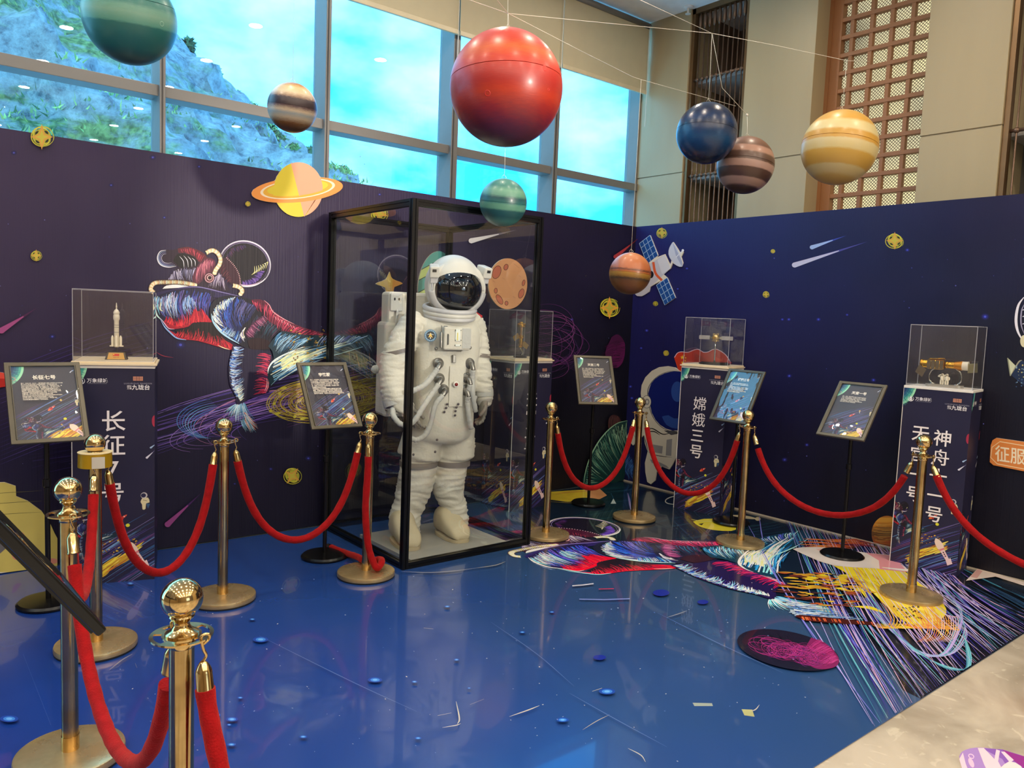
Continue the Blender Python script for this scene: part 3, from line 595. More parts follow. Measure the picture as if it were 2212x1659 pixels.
    for i in range(170):
        t = R.random()**.6; x, y = 1640+t*132+R.uniform(-10, 10), 1392+t*34+R.uniform(-6, 12); s = R.uniform(0, 360); B.line(ell(x, y, R.uniform(14, 34), R.uniform(7, 17), 14, 14, s, s+R.uniform(160, 320)), R.uniform(.6, 1.1), R.choice(['#a02c74', '#7a2460', '#c83c8c', '#8a2f86', '#5a2050']), 'both', 0)
    B.hatch([(1770, 1385), (1800, 1408), (1811, 1432)], [(1735, 1412), (1760, 1430), (1780, 1448)], 40, ['#c43a8c', '#a8286e', '#8a1f5c', '#d44a98'], (1, 2.2))
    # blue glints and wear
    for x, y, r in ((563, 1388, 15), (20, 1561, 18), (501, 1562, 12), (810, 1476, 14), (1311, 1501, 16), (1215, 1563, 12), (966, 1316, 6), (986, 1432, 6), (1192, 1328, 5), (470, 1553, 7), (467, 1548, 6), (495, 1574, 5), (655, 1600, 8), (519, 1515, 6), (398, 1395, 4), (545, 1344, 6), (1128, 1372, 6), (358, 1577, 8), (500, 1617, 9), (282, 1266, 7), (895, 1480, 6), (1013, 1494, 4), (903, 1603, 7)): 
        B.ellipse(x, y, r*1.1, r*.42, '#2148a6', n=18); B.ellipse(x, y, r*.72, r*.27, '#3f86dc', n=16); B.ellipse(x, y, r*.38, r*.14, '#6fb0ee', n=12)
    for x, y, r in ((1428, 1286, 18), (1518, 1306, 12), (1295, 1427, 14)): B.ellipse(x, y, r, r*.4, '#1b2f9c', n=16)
    for pts, w, c in (([(1236, 1271), (1260, 1269), (1282, 1266)], 2.4, '#d5d2dc'), ([(1293, 1278), (1326, 1277)], 1.6, '#d83a5c'), ([(1251, 1300), (1305, 1301), (1360, 1299)], 1.8, '#8a9ae0')): B.line(pts, w, c, (1, 1), 0)
    for pts in ([(867, 1240), (930, 1242), (985, 1238), (1030, 1232)], [(1030, 1232), (1070, 1226), (1092, 1218)], [(945, 1554), (975, 1548)], [(985, 1523), (992, 1560), (988, 1572)], [(1015, 1530), (1045, 1518)], [(955, 1580), (985, 1575), (995, 1571)], [(1258, 1585), (1288, 1566), (1316, 1552)], [(1440, 1340), (1465, 1332), (1484, 1325)], [(1100, 1556), (1140, 1542), (1165, 1532)], [(1356, 1625), (1384, 1640), (1394, 1655)], [(1620, 1545), (1632, 1540), (1640, 1530)], [(915, 1363), (936, 1365)], [(236, 1455), (262, 1434), (286, 1420)], [(292, 1440), (296, 1450)], [(1279, 1501), (1300, 1494)]):
        B.line(pts, R.uniform(1.4, 3), R.choice(['#a8a294', '#c4beb0', '#8f9099']))
    for pts in ([(1230, 1505), (1330, 1562), (1440, 1622)], [(560, 1380), (760, 1480), (900, 1545)], [(1060, 1350), (1160, 1420), (1240, 1490)], [(1420, 1330), (1560, 1400), (1690, 1460)], [(50, 1420), (110, 1575)]): B.line(pts, 1.1, '#5a76b0')
    for i in range(190):
        x, y = R.uniform(250, 1750), R.uniform(1245, 1655)
        if (x-250)*.0+y > 1659-(x-1764)*.65: continue
        B.poly(ell(x, y, R.uniform(.5, 2.2), R.uniform(.4, 1), R.uniform(-30, 30), 6), R.choice(['#b8bcc8', '#8fa0c4', '#d0ccc4', '#6a86c0']))
    A.post = B
    return A
# ---- the scene printed along the foot of every plinth and notice (unit width, v up)
def mini_rocket(A, x, y, s, rot=35):
    c, n = math.cos(math.radians(rot)), math.sin(math.radians(rot)); T = lambda P: [(x+s*(a*c-b*n), y+s*(a*n+b*c)) for a, b in P]
    A.poly(T([(-.9, -.16), (-.45, -.3), (-.3, 0), (-.45, .3), (-.95, .12), (-1.05, -.02)]), '#e8743c', 2)
    A.poly(T([(-.4, -.24), (-.2, -.5), (-.05, -.22), (.5, -.2), (.95, 0), (.5, .2), (-.05, .22), (-.2, .5), (-.4, .24)]), '#c8322e'); A.ellipse(*T([(.35, 0)])[0], s*.12, None, '#f6e8d8', n=10); A.poly(T([(.6, -.16), (.95, 0), (.6, .16)]), '#e86a4a')
def mini_sitter(A, x, y, s):
    A.poly([(x-.3*s, y+.3*s), (x+.3*s, y+.35*s), (x+.45*s, y-.2*s), (x+.1*s, y-.3*s), (x+.05*s, y-.9*s), (x-.25*s, y-.95*s), (x-.3*s, y-.4*s), (x-.45*s, y-.1*s)], '#d9cfa8', 2)
    A.ellipse(x-.1*s, y+.62*s, .34*s, .34*s, '#c4c0c4', n=16); A.ellipse(x-.16*s, y+.62*s, .26*s, .24*s, '#2a2c4c', n=14); A.poly([(x+.1*s, y-.3*s), (x+.5*s, y-.35*s), (x+.3*s, y-.9*s)], '#3a5c88'); A.line([(x-.2*s, y+.1*s), (x+.2*s, y-.02*s)], .06*s, '#8a8264', (1, 1), 0)
def booster(A, x0, y0, x1, y1, w):
    d = np.array([x1-x0, y1-y0]); n = np.array([-d[1], d[0]])/np.linalg.norm(d)*w; p = np.array([x0, y0])
    A.poly([p, p+d*.1+n*.55, p+d*.28+n*.72, p+d*.44+n*.5, p+d*.44-n*.5, p+d*.28-n*.72, p+d*.1-n*.55], '#f2d9c8', 2)
    A.poly([p+d*.40+n*.6, p+d*.46+n*.52, p+d*.46-n*.52, p+d*.40-n*.6], '#e0868c')
    A.poly([p+d*.46+n*.45, p+d*.8+n*.36, p+d*.8+n*.75, p+d*1.0+n*.5, p+d*1.0-n*.6, p+d*.8-n*.36, p+d*.46-n*.45], '#f0d0d0')
    for k in range(3): q = p+d*(.52+.07*k); A.poly([q+n*.14, q+d*.045+n*.14, q+d*.045-n*.14, q-n*.14], '#5a3a44')
def foot_scene(top, dst, yel, rocket, sitter, boost, dot, seed=4, keep=.3):
    A = Art(seed); R = A.rnd
    for i in range(90):
        x = R.uniform(-.1, .75); y = R.uniform(-.15, .46); l = R.uniform(.3, .9)
        A.line([(x, y), (x+l*.5, y+l*.33), (x+l, y+l*.62)], R.uniform(.002, .007), R.choice(['#4a3f96', '#6a5cc0', '#2c2a66', '#3f78b8', '#8a4a8c', '#1f1f4c', '#7fb2e6']))
    A.line([(.3, .45), (.6, .64), (1.05, .92)], .004, '#8f86b4', (1, 1), 0)
    x0, y0, x1, y1 = yel
    for i in range(70):
        t = R.random(); w = R.uniform(-.07, .07); x, y = x0+(x1-x0)*t, y0+(y1-y0)*t+w; A.line([(x-.09, y-.06), (x, y), (x+.09, y+.065)], R.uniform(.01, .026), R.choice(['#e8cf3a', '#f0dc4a', '#c89a30', '#a8682c', '#f3e46a', '#d8842f']))
    for i in range(40):
        x, y = R.uniform(x0, x1), R.uniform(y1-.05, y1+.16); A.poly(ell(x, y, R.uniform(.006, .02), R.uniform(.004, .012), 30, 7), R.choice(['#b8862f', '#d8b03a', '#7a5a2a']))
    for i in range(16):
        a = R.uniform(.03, .1); A.line(ell(x0+.03, y0-.02, a, a*.5, 30, 12, 120, 330), .006, R.choice(['#e8cf3a', '#b8862f']), 'both', 0)
    f = affine3([(529, 570), (795, 735), (510, 890)], dst); k0 = len(A.it); A.add(ASTRO, f, keep=keep)
    mini_rocket(A, *rocket); mini_sitter(A, *sitter); booster(A, *boost); A.ellipse(*dot, .026, .024, '#d9d83a', n=12)
    A.line([(dot[0]+.05, top), (dot[0]+.1, top)], .0001, '#14131c', (1, 1), 0)
    return A
def corner_planet(A, w, top, r):
    for k, c in enumerate(('#9fe0b8', '#4fb09c', '#2c7a8c', '#24587e', '#223a66')): A.ellipse(-.18*w, top+.06*w, r*(1-.09*k), r*(1.05-.1*k), c, n=50)
    A.hatch([(0, top-r*.9), (.1, top-r*.6), (.18*w, top)], [(-.1, top-r*.6), (0, top-r*.3), (.06, top)], 24, ['#3a8a94', '#1c3a66', '#6fc4ac'], (.004, .01))
def logos(A, s, y):
    x = .115; A.line(ell(x, y, .042*s, .042*s, 0, 20, 130, 410), .009, '#f2f0f4', 'both', 0); A.poly([(x-.022, y-.03), (x-.022, y), (x, y+.045), (x+.022, y), (x+.022, y-.03)], '#f2f0f4'); A.line([(x-.02, y-.02), (x, y+.005), (x+.02, y-.02)], .005, '#24304c', (1, 1), 0)
    A.text('万象绿城', .305, y+.005, .062, '#e4e2ea', .012); A.line([(.19, y-.036), (.42, y-.036)], .004, '#8f8ea4', (1, 1), 0)
    A.poly([(.735, y+.005), (.855, y+.005), (.855, y+.062), (.735, y+.062)], '#c78a72')
    for k in (.02, .035, .05): A.line([(.74, y+k), (.85, y+k)], .004, '#4a2f38', (1, 1), 0)
    A.line([(.78, y+.005), (.78, y+.062)], .004, '#4a2f38', (1, 1), 0); A.line([(.81, y+.005), (.81, y+.062)], .004, '#4a2f38', (1, 1), 0)
    A.text('LUXURIOUS MANSION', .795, y-.033, .028, '#a8a6b8', 0, 1.0, gap=1.25); A.text('九珑台', .83, y-.085, .075, '#f0eef2', .016); A.text('绿城\n万象', .69, y-.085, .030, '#e4e2ea', .01)
def plinth_art(lines, h, seed):
    A = foot_scene(h, [(.15, .98), (.52, .66), (.09, .42)], (.32, .16, .78, .44), (.60, .90, .075), (.88, 1.12, .125), (.66, .56, .90, .18, .075), (.665, .79), seed)
    corner_planet(A, 1, h, .37); logos(A, 1, h-.17)
    comet(A, .90, 1.72, 1.02, 1.84, .028, '#d4d2e4', '#6a6a94'); comet(A, .95, 1.86, 1.04, 1.93, .024, '#9fb9dc', '#4a5a94'); A.ellipse(1.0, h-.72, .035, .08, '#a8304c', n=18)
    for txt, x, y0, dy, s in lines:
        for k, ch in enumerate(txt): A.text(ch, x-.006*k, y0-dy*k, s, '#efe9ec', 0 if ch in '嫦娥' else .010)
    return A
NOTICE = {
 '长征七号': ['简介：长征七号（CZ-7），是中国运载火箭技术研究院为满足中国', '载人航天工程发射货运飞船而研制的新一代中型运载火箭。', '长征七号采用两级半构型，箭体总长53.1米，芯级直径3.35米，捆', '绑四个直径2.25米的助推器。起飞重量597吨，起飞推力735吨，', '近地轨道运载能力达到14吨，太阳同步轨道运载能力5.5吨，', '达到国外同类火箭先进水平。长征七号运载火箭使用液氧煤油', '推进剂，具有无毒无污染的特点，是载人航天工程的主力火箭。', '火箭采用新型发动机和数字化设计手段，任务适应性强，', '可靠性高，后续将逐步替代现有的中型运载火箭。', '长征七号于2016年6月25日在中国文昌航天发射场首次发射成功，', '标志着中国载人航天工程空间实验室任务的开始。', '2017年4月20日，长征七号成功发射天舟一号货运飞船，', '为空间站建造和运营奠定了坚实的基础。'],
 '宇航服': ['简介：宇航服是保障航天员的生命活动和工作能力的', '个人密闭装备。可防护空间的真空、高低温、太阳', '辐射和微流星等环境因素对人体的危害。在真空环境', '中，人体血液中含有的氮气会变成气体，使体积膨', '胀。如果人不穿加压气密的宇航服，就会因体内外', '压差悬殊而发生生命危险。', '宇航服是在飞行员密闭服的基础上发展起来的多功能', '服装。早期的宇航服只能供航天员在飞船座舱内使用，', '后研制出舱外用的宇航服。现代新型的舱外用宇航服', '有液冷降温结构，可供航天员出舱活动或登月考察使用。'],
 '天宫二号': ['简介：天宫二号是继天宫一号后中国自主研发的', '第二个空间实验室，也是中国第一个真正意义上', '的空间实验室，用于进一步验证空间交会对接技术', '及进行一系列空间试验。天宫二号主要开展地球', '观测和空间地球系统科学、空间应用新技术和', '航天医学等领域的应用和试验。', '2016年9月15日，天宫二号空间实验室在酒泉', '卫星发射中心发射成功。'],
 '嫦娥三号': ['简介：嫦娥三号是中国国家航天局嫦娥工程', '第二阶段的登月探测器，包括着陆器和月球车', '玉兔号。', '它携带中国的第一艘月球车，并实现了中国首次', '月面软着陆。嫦娥三号探测器由着陆器和巡视器', '组成，在月面进行就位探测和巡视探测。', '2013年12月14日成功软着陆于月球雨海西北部，', '首次实现月面软着陆和巡视勘察。'],
 '天宫一号': ['简介：天宫一号是中国首个目标飞行器和空间实验室，', '于2011年9月29日发射。飞行器全长10.4米，最大直径', '3.35米，由实验舱和资源舱构成。它的发射标志着中国', '迈入航天“三步走”战略的第二步第二阶段。', '按照中国的规划，空间站将在此基础上建造完成，', '为载人航天工程积累了宝贵的经验。']}
def notice_art(title, seed):
    A = foot_scene(1.36, [(.34, .40), (.70, .20), (.30, -.04)], (.52, .02, .95, .12), (.56, .585, .075, 40), (.955, .70, .085), (.80, .26, 1.02, .0, .075), (.74, .37), seed, .28)
    corner_planet(A, 1, 1.36, .40)
    A.line(ell(.03, 1.17, .05, .035, 0, 16, -120, 120), .012, '#c48a8a', 'both', 0); A.line([(.90, 1.28), (.94, 1.325)], .016, '#dfe4f4', (1, .4), 0); A.line([(.94, 1.31), (.965, 1.335)], .012, '#9fc4f0', (1, .4), 0)
    A.text(title, .5, 1.195, .088, '#f6efe0', .03); L = NOTICE[title]
    wd = .70; y = 1.09; n = max(len(l) for l in L); s = min(.034, wd/n*1.0); dy = s*1.36
    for k, l in enumerate(L): A.text(l, .15, y-dy*k-s, s, '#f4ecdc', .02, align='L')
    A.poly([(.70+.01*math.cos(a*PI/4)*(3 if a % 2 == 0 else 1), .70+.01*math.sin(a*PI/4)*(3 if a % 2 == 0 else 1)) for a in range(8)], '#efc86a')
    return A
# ------------------------------------------------------------------ the hall
def noise_bg(stops, scale=1.2, axis=None, detail=3):
    def f(t):
        tcn = t.nodes.new('ShaderNodeTexCoord'); n = t.nodes.new('ShaderNodeTexNoise'); n.inputs['Scale'].default_value = scale; n.inputs['Detail'].default_value = detail
        r = t.nodes.new('ShaderNodeValToRGB'); e = r.color_ramp.elements
        while len(e) < len(stops): e.new(.5)
        for el, (p, c) in zip(e, stops): el.position = p; el.color = (*lin(c), 1)
        t.links.new(tcn.outputs['Object'], n.inputs['Vector']); src = n.outputs['Fac']
        if axis is not None:      # printed gradient along the sheet
            sx = t.nodes.new('ShaderNodeSeparateXYZ'); t.links.new(tcn.outputs['Object'], sx.inputs[0]); gain, axes = axis
            ma = t.nodes.new('ShaderNodeMath'); ma.operation = 'MULTIPLY_ADD'; ma.inputs[1].default_value = gain; ma.inputs[2].default_value = -.5*gain; t.links.new(src, ma.inputs[0]); src = ma.outputs[0]
            for i, lo, hi, wt in axes:
                mr = t.nodes.new('ShaderNodeMapRange'); mr.inputs[1].default_value = lo; mr.inputs[2].default_value = hi; mr.inputs[4].default_value = wt; t.links.new(sx.outputs[i], mr.inputs[0])
                ad = t.nodes.new('ShaderNodeMath'); ad.operation = 'ADD'; t.links.new(src, ad.inputs[0]); t.links.new(mr.outputs[0], ad.inputs[1]); src = ad.outputs[0]
        t.links.new(src, r.inputs[0]); return r.outputs[0]
    return f
def fabric_bump(t, p):
    tcn = t.nodes.new('ShaderNodeTexCoord'); mp = t.nodes.new('ShaderNodeMapping'); mp.inputs['Scale'].default_value = (70, 70, 1.2)
    n = t.nodes.new('ShaderNodeTexNoise'); n.inputs['Scale'].default_value = 1.6; n.inputs['Detail'].default_value = 2
    b = t.nodes.new('ShaderNodeBump'); b.inputs['Strength'].default_value = .35; b.inputs['Distance'].default_value = .004
    t.links.new(tcn.outputs['Object'], mp.inputs[0]); t.links.new(mp.outputs[0], n.inputs['Vector']); t.links.new(n.outputs['Fac'], b.inputs['Height']); t.links.new(b.outputs[0], p.inputs['Normal'])
def floor_gloss(t, p):
    p.inputs['Coat Weight'].default_value = .6; p.inputs['Coat Roughness'].default_value = .035
    tcn = t.nodes.new('ShaderNodeTexCoord'); n = t.nodes.new('ShaderNodeTexNoise'); n.inputs['Scale'].default_value = 5; n.inputs['Detail'].default_value = 5
    mr = t.nodes.new('ShaderNodeMapRange'); mr.inputs[3].default_value = .12; mr.inputs[4].default_value = .32
    t.links.new(tcn.outputs['Object'], n.inputs['Vector']); t.links.new(n.outputs['Fac'], mr.inputs[0]); t.links.new(mr.outputs[0], p.inputs['Roughness'])
    b = t.nodes.new('ShaderNodeBump'); b.inputs['Strength'].default_value = .05; b.inputs['Distance'].default_value = .004; n3 = t.nodes.new('ShaderNodeTexNoise'); n3.inputs['Scale'].default_value = 2.2
    t.links.new(tcn.outputs['Object'], n3.inputs['Vector']); t.links.new(n3.outputs['Fac'], b.inputs['Height']); t.links.new(b.outputs[0], p.inputs['Normal']); t.links.new(b.outputs[0], p.inputs['Coat Normal'])
ink_mat('mural_left', noise_bg([(0, '#06070f'), (.3, '#0d0c22'), (.62, '#1d163a'), (1, '#33264a')], 1.1, (.35, [(0, 0, -5.2, .5), (2, .1, 2.3, .5)])), .5, .35, fabric_bump)
ink_mat('mural_right', noise_bg([(0, '#0b0b14'), (.3, '#0e0e24'), (.6, '#151548'), (1, '#1f2066')], 1.0, (.35, [(1, -3.6, -.1, .62), (2, .1, 2.5, .42)])), .5, .35, fabric_bump)
ink_mat('floor_vinyl', noise_bg([(0, '#12348a'), (.4, '#21448a'), (.7, '#305070'), (1, '#274252')], .8, (.35, [(0, -6.0, 0.0, 1)])), .12, .5, floor_gloss)  # blue-to-teal print, with the stone wall's grey reflection tinted into the right end
white_board = mat('white_board_edge', (225, 220, 210), .5)
def struct(name, bm, m, parent=None, **k): return tag(obj(name, bm, m, parent, **k), kind='structure' if parent is None else None)
# walls of the exhibition booth
bm = bmesh.new(); ink_layer(bm); bx((-7.2, 0, .012), (0.0, .06, 2.44), bm)
lay(bm, left_mural(), LW); struct('wall_left', bm, MATS['mural_left'])
bm = bmesh.new(); ink_layer(bm); bx((0, -5.6, .012), (.06, .06, 2.44), bm)
lay(bm, right_mural(), RW); struct('wall_right', bm, MATS['mural_right'])
bm = bx((-.006, -5.6, .004), (-.0005, 0, .016)); struct('trim_1', bm, mat('strip', (190, 178, 160), .5))
# floors
def marble():
    m = bpy.data.materials.new('marble_floor'); m.use_nodes = True; t = m.node_tree; p = t.nodes['Principled BSDF']; MATS['marble_floor'] = m
    p.inputs['Roughness'].default_value = .16
    tcn = t.nodes.new('ShaderNodeTexCoord'); n = t.nodes.new('ShaderNodeTexNoise'); n.inputs['Scale'].default_value = 1.6; n.inputs['Detail'].default_value = 8; n.inputs['Distortion'].default_value = 1.4
    r = t.nodes.new('ShaderNodeValToRGB'); e = r.color_ramp.elements; e[0].position = .34; e[0].color = (*lin('#9a8f7e'), 1); e[1].position = .66; e[1].color = (*lin('#c4b8a6'), 1)
    n2 = t.nodes.new('ShaderNodeTexNoise'); n2.inputs['Scale'].default_value = 7; n2.inputs['Detail'].default_value = 9; n2.inputs['Distortion'].default_value = 2.5
    r2 = t.nodes.new('ShaderNodeValToRGB'); e = r2.color_ramp.elements; e[0].position = .60; e[0].color = (0, 0, 0, 1); e[1].position = .68; e[1].color = (1, 1, 1, 1)
    mx = t.nodes.new('ShaderNodeMix'); mx.data_type = 'RGBA'; mx.inputs[7].default_value = (*lin('#d8cdb8'), 1)
    mu = t.nodes.new('ShaderNodeMath'); mu.operation = 'MULTIPLY'; mu.inputs[1].default_value = .5
    t.links.new(tcn.outputs['Object'], n.inputs['Vector']); t.links.new(tcn.outputs['Object'], n2.inputs['Vector']); t.links.new(n.outputs['Fac'], r.inputs[0]); t.links.new(n2.outputs['Fac'], r2.inputs[0])
    t.links.new(r2.outputs[0], mu.inputs[0]); t.links.new(mu.outputs[0], mx.inputs[0]); t.links.new(r.outputs[0], mx.inputs[6]); t.links.new(mx.outputs[2], p.inputs['Base Color'])
    return m
struct('floor', bx((-10.5, -11.8, -.2), (1.2, .62, 0)), marble())
fp = floor_print(); MATY = -3.722
bm = bmesh.new(); ink_layer(bm); bx((-7.2, MATY, .0005), (-.002, -.002, .004), bm)
clipm = (-7.2, MATY+.001, -.003, -.003)
def to_m(p):
    q = G(*p); return (q.x, q.y)
allp = Art(); allp.add(fp, to_m); allp.add(fp.metric, lambda p: p); allp.add(fp.post, to_m)
lay(bm, allp, lambda x, y, l: Vector((x, y, .004+l)), step=3e-6, clip=clipm)
tag(obj('floor_sheet', bm, MATS['floor_vinyl']), 'glossy blue printed floor sheet with a colourful swimming figure', 'floor covering')
# purple sticker on the marble
bm = bmesh.new(); ink_layer(bm); D = Art(4); c0 = (2190, 1690)
D.poly([(2072, 1634), (2078, 1624), (2095, 1617), (2120, 1615), (2150, 1619), (2185, 1626), (2225, 1640), (2330, 1700), (2330, 1760), (2140, 1760), (2096, 1700), (2078, 1660)], '#a987c8', 2)
D.poly([(2120, 1616), (2165, 1619), (2225, 1638), (2330, 1690), (2330, 1760), (2250, 1760), (2190, 1680), (2165, 1640)], '#8a5fb4'); D.poly([(2165, 1620), (2225, 1638), (2330, 1690), (2240, 1680), (2185, 1640)], '#93368c')
D.poly([(2072, 1640), (2080, 1626), (2086, 1650), (2106, 1700), (2090, 1700)], '#eac8d8'); D.poly([(2112, 1616), (2125, 1616), (2148, 1640), (2152, 1619), (2160, 1622), (2156, 1645), (2180, 1690), (2150, 1700), (2126, 1652)], '#ecccd8')
D.poly([(2162, 1624), (2170, 1624), (2190, 1642), (2182, 1648)], '#ecccdc'); D.poly(ell(2098, 1648, 5, 11, -25), '#e6bcd8'); D.line(ell(2098, 1634, 6, 4, 30), 2, '#e2bede', (1, 1), 0); D.poly([(2160, 1660), (2180, 1645), (2205, 1655), (2215, 1680), (2170, 1690)], '#f2d8d8', 2)
D2 = Art(); D2.add(D, to_m)
lay(bm, D2, lambda x, y, l: Vector((x, y, .0006+l)), step=4e-6)
ink_mat('sticker_vinyl', flat_ink('#a987c8'), .25)
tag(obj('floor_sticker', bm, MATS['sticker_vinyl']), 'purple and pink cartoon sticker on the beige marble floor', 'sticker')
# building shell
paint = mat('stone_panel', (172, 156, 122), .42, var=.05, vscale=3, stretch=(1, 1, .15)); dark = mat('dark_recess', (70, 58, 50), .6); white = mat('ceiling_white', (240, 240, 240), .6)
brass = mat('bronze_trim', (120, 92, 62), .35, .6); beige = mat('lobby_wall', (128, 112, 90), .5)
SX = .47; GY = .58; MYF = .40
struct('ceiling', bx((-10.5, -11.8, CEIL), (1.7, .68, CEIL+.2)), white)
bm = bx((-1.05, -.95, CEIL-.004), (-.55, -.45, CEIL)); struct('trim_2', bm, mat('wood_coffer', (168, 120, 60), .4))
bm = bx((-10.6, -12.0, 0), (-10.5, .7, CEIL)); struct('wall_west', bm, beige)
# lobby end wall with a bright doorway window
bm = bmesh.new(); bx((-10.5, -11.9, 0), (-3.9, -11.8, CEIL), bm); bx((-1.2, -11.9, 0), (1.2, -11.8, CEIL), bm); bx((-3.9, -11.9, 0), (-1.2, -11.8, .9), bm); bx((-3.9, -11.9, 3.1), (-1.2, -11.8, CEIL), bm)
struct('wall_south', bm, beige)
struct('window_6', bx((-3.9, -11.88, .9), (-1.2, -11.86, 3.1)), emit('bright_window', '#dff4ff', 2.2))
# window wall: mullions, transoms, panes
alu = mat('aluminium_frame', (122, 121, 120), .38, .15, var=.02)
glass('window_glass', (.42, .76, 1.0), .8)
fronts = [((-48, 280), (-34, 280)), ((345, 300), (358, 300)), ((701, 300), (712, 300)), ((974, 330), (988, 330)), ((1196, 330), (1206, 330))]
mull = []
for a, b in fronts:
    x0, x1 = hit(*a, 1, MYF).x, hit(*b, 1, MYF).x; mull.append((x0, x1))
step = mull[2][0]-mull[1][0]; x = mull[0][0]
while x > -9: x -= step; mull.insert(0, (x, x+.045))
jamb = (hit(1352, 400, 1, GY).x, SX)
TZ0, TZ1 = 2.872, 2.945; TOP = CEIL
for i, (x0, x1) in enumerate(mull):
    bm = bx((x0, MYF, .2), (x1, GY+.03, TOP), bev=.003); struct('trim_%d' % (10+i), bm, alu)
    bm = bx((x0+.012, MYF-.004, .2), (x0+.02, MYF, TOP)); 
    struct('trim_%d' % (30+i), bm, mat('gasket', (60, 60, 62), .5))
bm = bx((jamb[0], MYF+.05, .2), (jamb[1], GY+.03, TOP), bev=.003); struct('trim_20', bm, alu)
xs = [m for m in mull]+[(jamb[0], jamb[1])]
for i in range(len(xs)-1):
    a, b = xs[i][1], xs[i+1][0]
    struct('window_%d' % (i+10), bx((a-.003, GY-.004, .2), (b+.003, GY+.004, TOP)), MATS['window_glass'])
    bm = bx((a, MYF+.035, TZ0), (b+.02, GY, TZ1), bev=.004); struct('trim_%d' % (50+i), bm, alu)
    bm = bx((a-.01, GY-.02, 4.15), (b+.01, GY+.02, 4.22)); struct('trim_%d' % (70+i), bm, alu)
struct('wall_north', bx((-10.5, MYF+.05, 0), (SX+.1, GY+.1, .2)), beige)
# roller blinds
blindm = mat('blind_cloth', (214, 200, 168), .8, var=.03)
_t = blindm.node_tree; _tl = _t.nodes.new('ShaderNodeBsdfTranslucent'); _tl.inputs[0].default_value = (*lin((214, 196, 160)), 1); _ms = _t.nodes.new('ShaderNodeMixShader'); _ms.inputs[0].default_value = .22
_o = _t.nodes['Material Output']; _t.links.new(_t.nodes['Principled BSDF'].outputs[0], _ms.inputs[1]); _t.links.new(_tl.outputs[0], _ms.inputs[2]); _t.links.new(_ms.outputs[0], _o.inputs[0]); BZ = 3.845
for i, (pa, pb) in enumerate(((701, 985), (1000, 1203), (1209, 1366))):
    a = mull[-3+i][0]+.03 if i else mull[-3][0]+.03; b = (mull[-2+i][0]+.015 if i < 2 else SX-.03)
    r = empty('roller_blind', ((a+b)/2, MYF-.03, BZ), 0, ['cream roller blind above the left tall window bay, beside the red globe', 'cream roller blind directly behind the strings of the red globe', 'cream roller blind nearest the stone wall corner'][i], 'blind', 'cream roller blinds')
    w = (b-a)/2; obj('cloth', bx((-w, -.003, 0), (w, .003, CEIL-BZ-.07)), blindm, r); obj('bottom_bar', bx((-w, -.012, -.03), (w, .012, .008), bev=.004), mat('blind_bar', (214, 200, 168), .4), r)
    obj('roller', tube([(-w, 0, CEIL-BZ-.045), (w, 0, CEIL-BZ-.045)], .03), alu, r, True)
    obj('chain', tube([(w-.02, -.03, CEIL-BZ-.05), (w-.02, -.03, -.35)], .003, 6), white_board, r)
# stone wall behind the right display wall
def sy(px, py, x=SX): return hit(px, py, 0, x).y
yA = sy(1468, 470); yB = sy(1590, 470); yC = sy(1736, 455); yD = sy(1975, 443); yE = sy(2150, 425)
RX = SX+.34; seam = 3.0
def stone(n, y0, y1, deep=RX+.1):
    bm = bmesh.new()
    for z0, z1 in ((0, seam-.005), (seam+.005, CEIL)): bx((SX, y0, z0), (deep, y1, z1), bm, .003)
    bx((SX+.012, y0+.004, seam-.01), (deep-.01, y1-.004, seam+.01), bm)
    struct('wall_' + n, bm, paint)
stone('stone_corner', yA, GY+.02); stone('stone_middle', yC, yB); stone('stone_pier', yE, yD); stone('stone_far', -9.0, yE-1.35)
struct('wall_east', bx((RX+.55, -12, 0), (RX+.65, .7, CEIL)), dark)
def screen(y0, y1, label, n):
    """bronze rod screen in front of an open shelf niche"""
    r = empty('rod_screen', (SX+.02, (y0+y1)/2, 0), 0, label, 'screen', 'bronze rod screens'); h = (y1-y0)/2; rod = mat('rod_bronze', (112, 88, 72), .35, .5)
    bm = bmesh.new(); bx((0, -h, 0), (.06, -h+.035, CEIL), bm); bx((0, h-.035, 0), (.06, h, CEIL), bm); bx((0, -h, CEIL-.05), (.06, h, CEIL), bm); obj('frame', bm, brass, r)
    for k in range(n):
        y = -h+.075+(2*h-.15)*k/(n-1)
        bm = tube([(.03, y, .1), (.03, y, CEIL-.05)], .0065, 8); lathe([(.008, CEIL-.2), (.018, CEIL-.17), (.018, CEIL-.09), (.010, CEIL-.05)], 10, bm, Matrix.Translation((.03, y, 0))); obj('rod', bm, rod, r, True)
    for z in (2.96, 3.86):
        bm = tube([(.03, -h+.03, z), (.03, h-.03, z)], .013, 8)
        for k in range(n): sphere(bm, (.03, -h+.075+(2*h-.15)*k/(n-1), z), .021, 10, 6)
        obj('rail', bm, rod, r, True)
    return r
for y0, y1, lab in ((yB, yA, 'bronze rod screen over the dark shelf niche behind the blue globe'), (yE-1.35, yE, 'bronze rod screen cut by the right edge beside the stone pier')):
    screen(y0+.003, y1-.003, lab, 10 if y1 > -1 else 13)
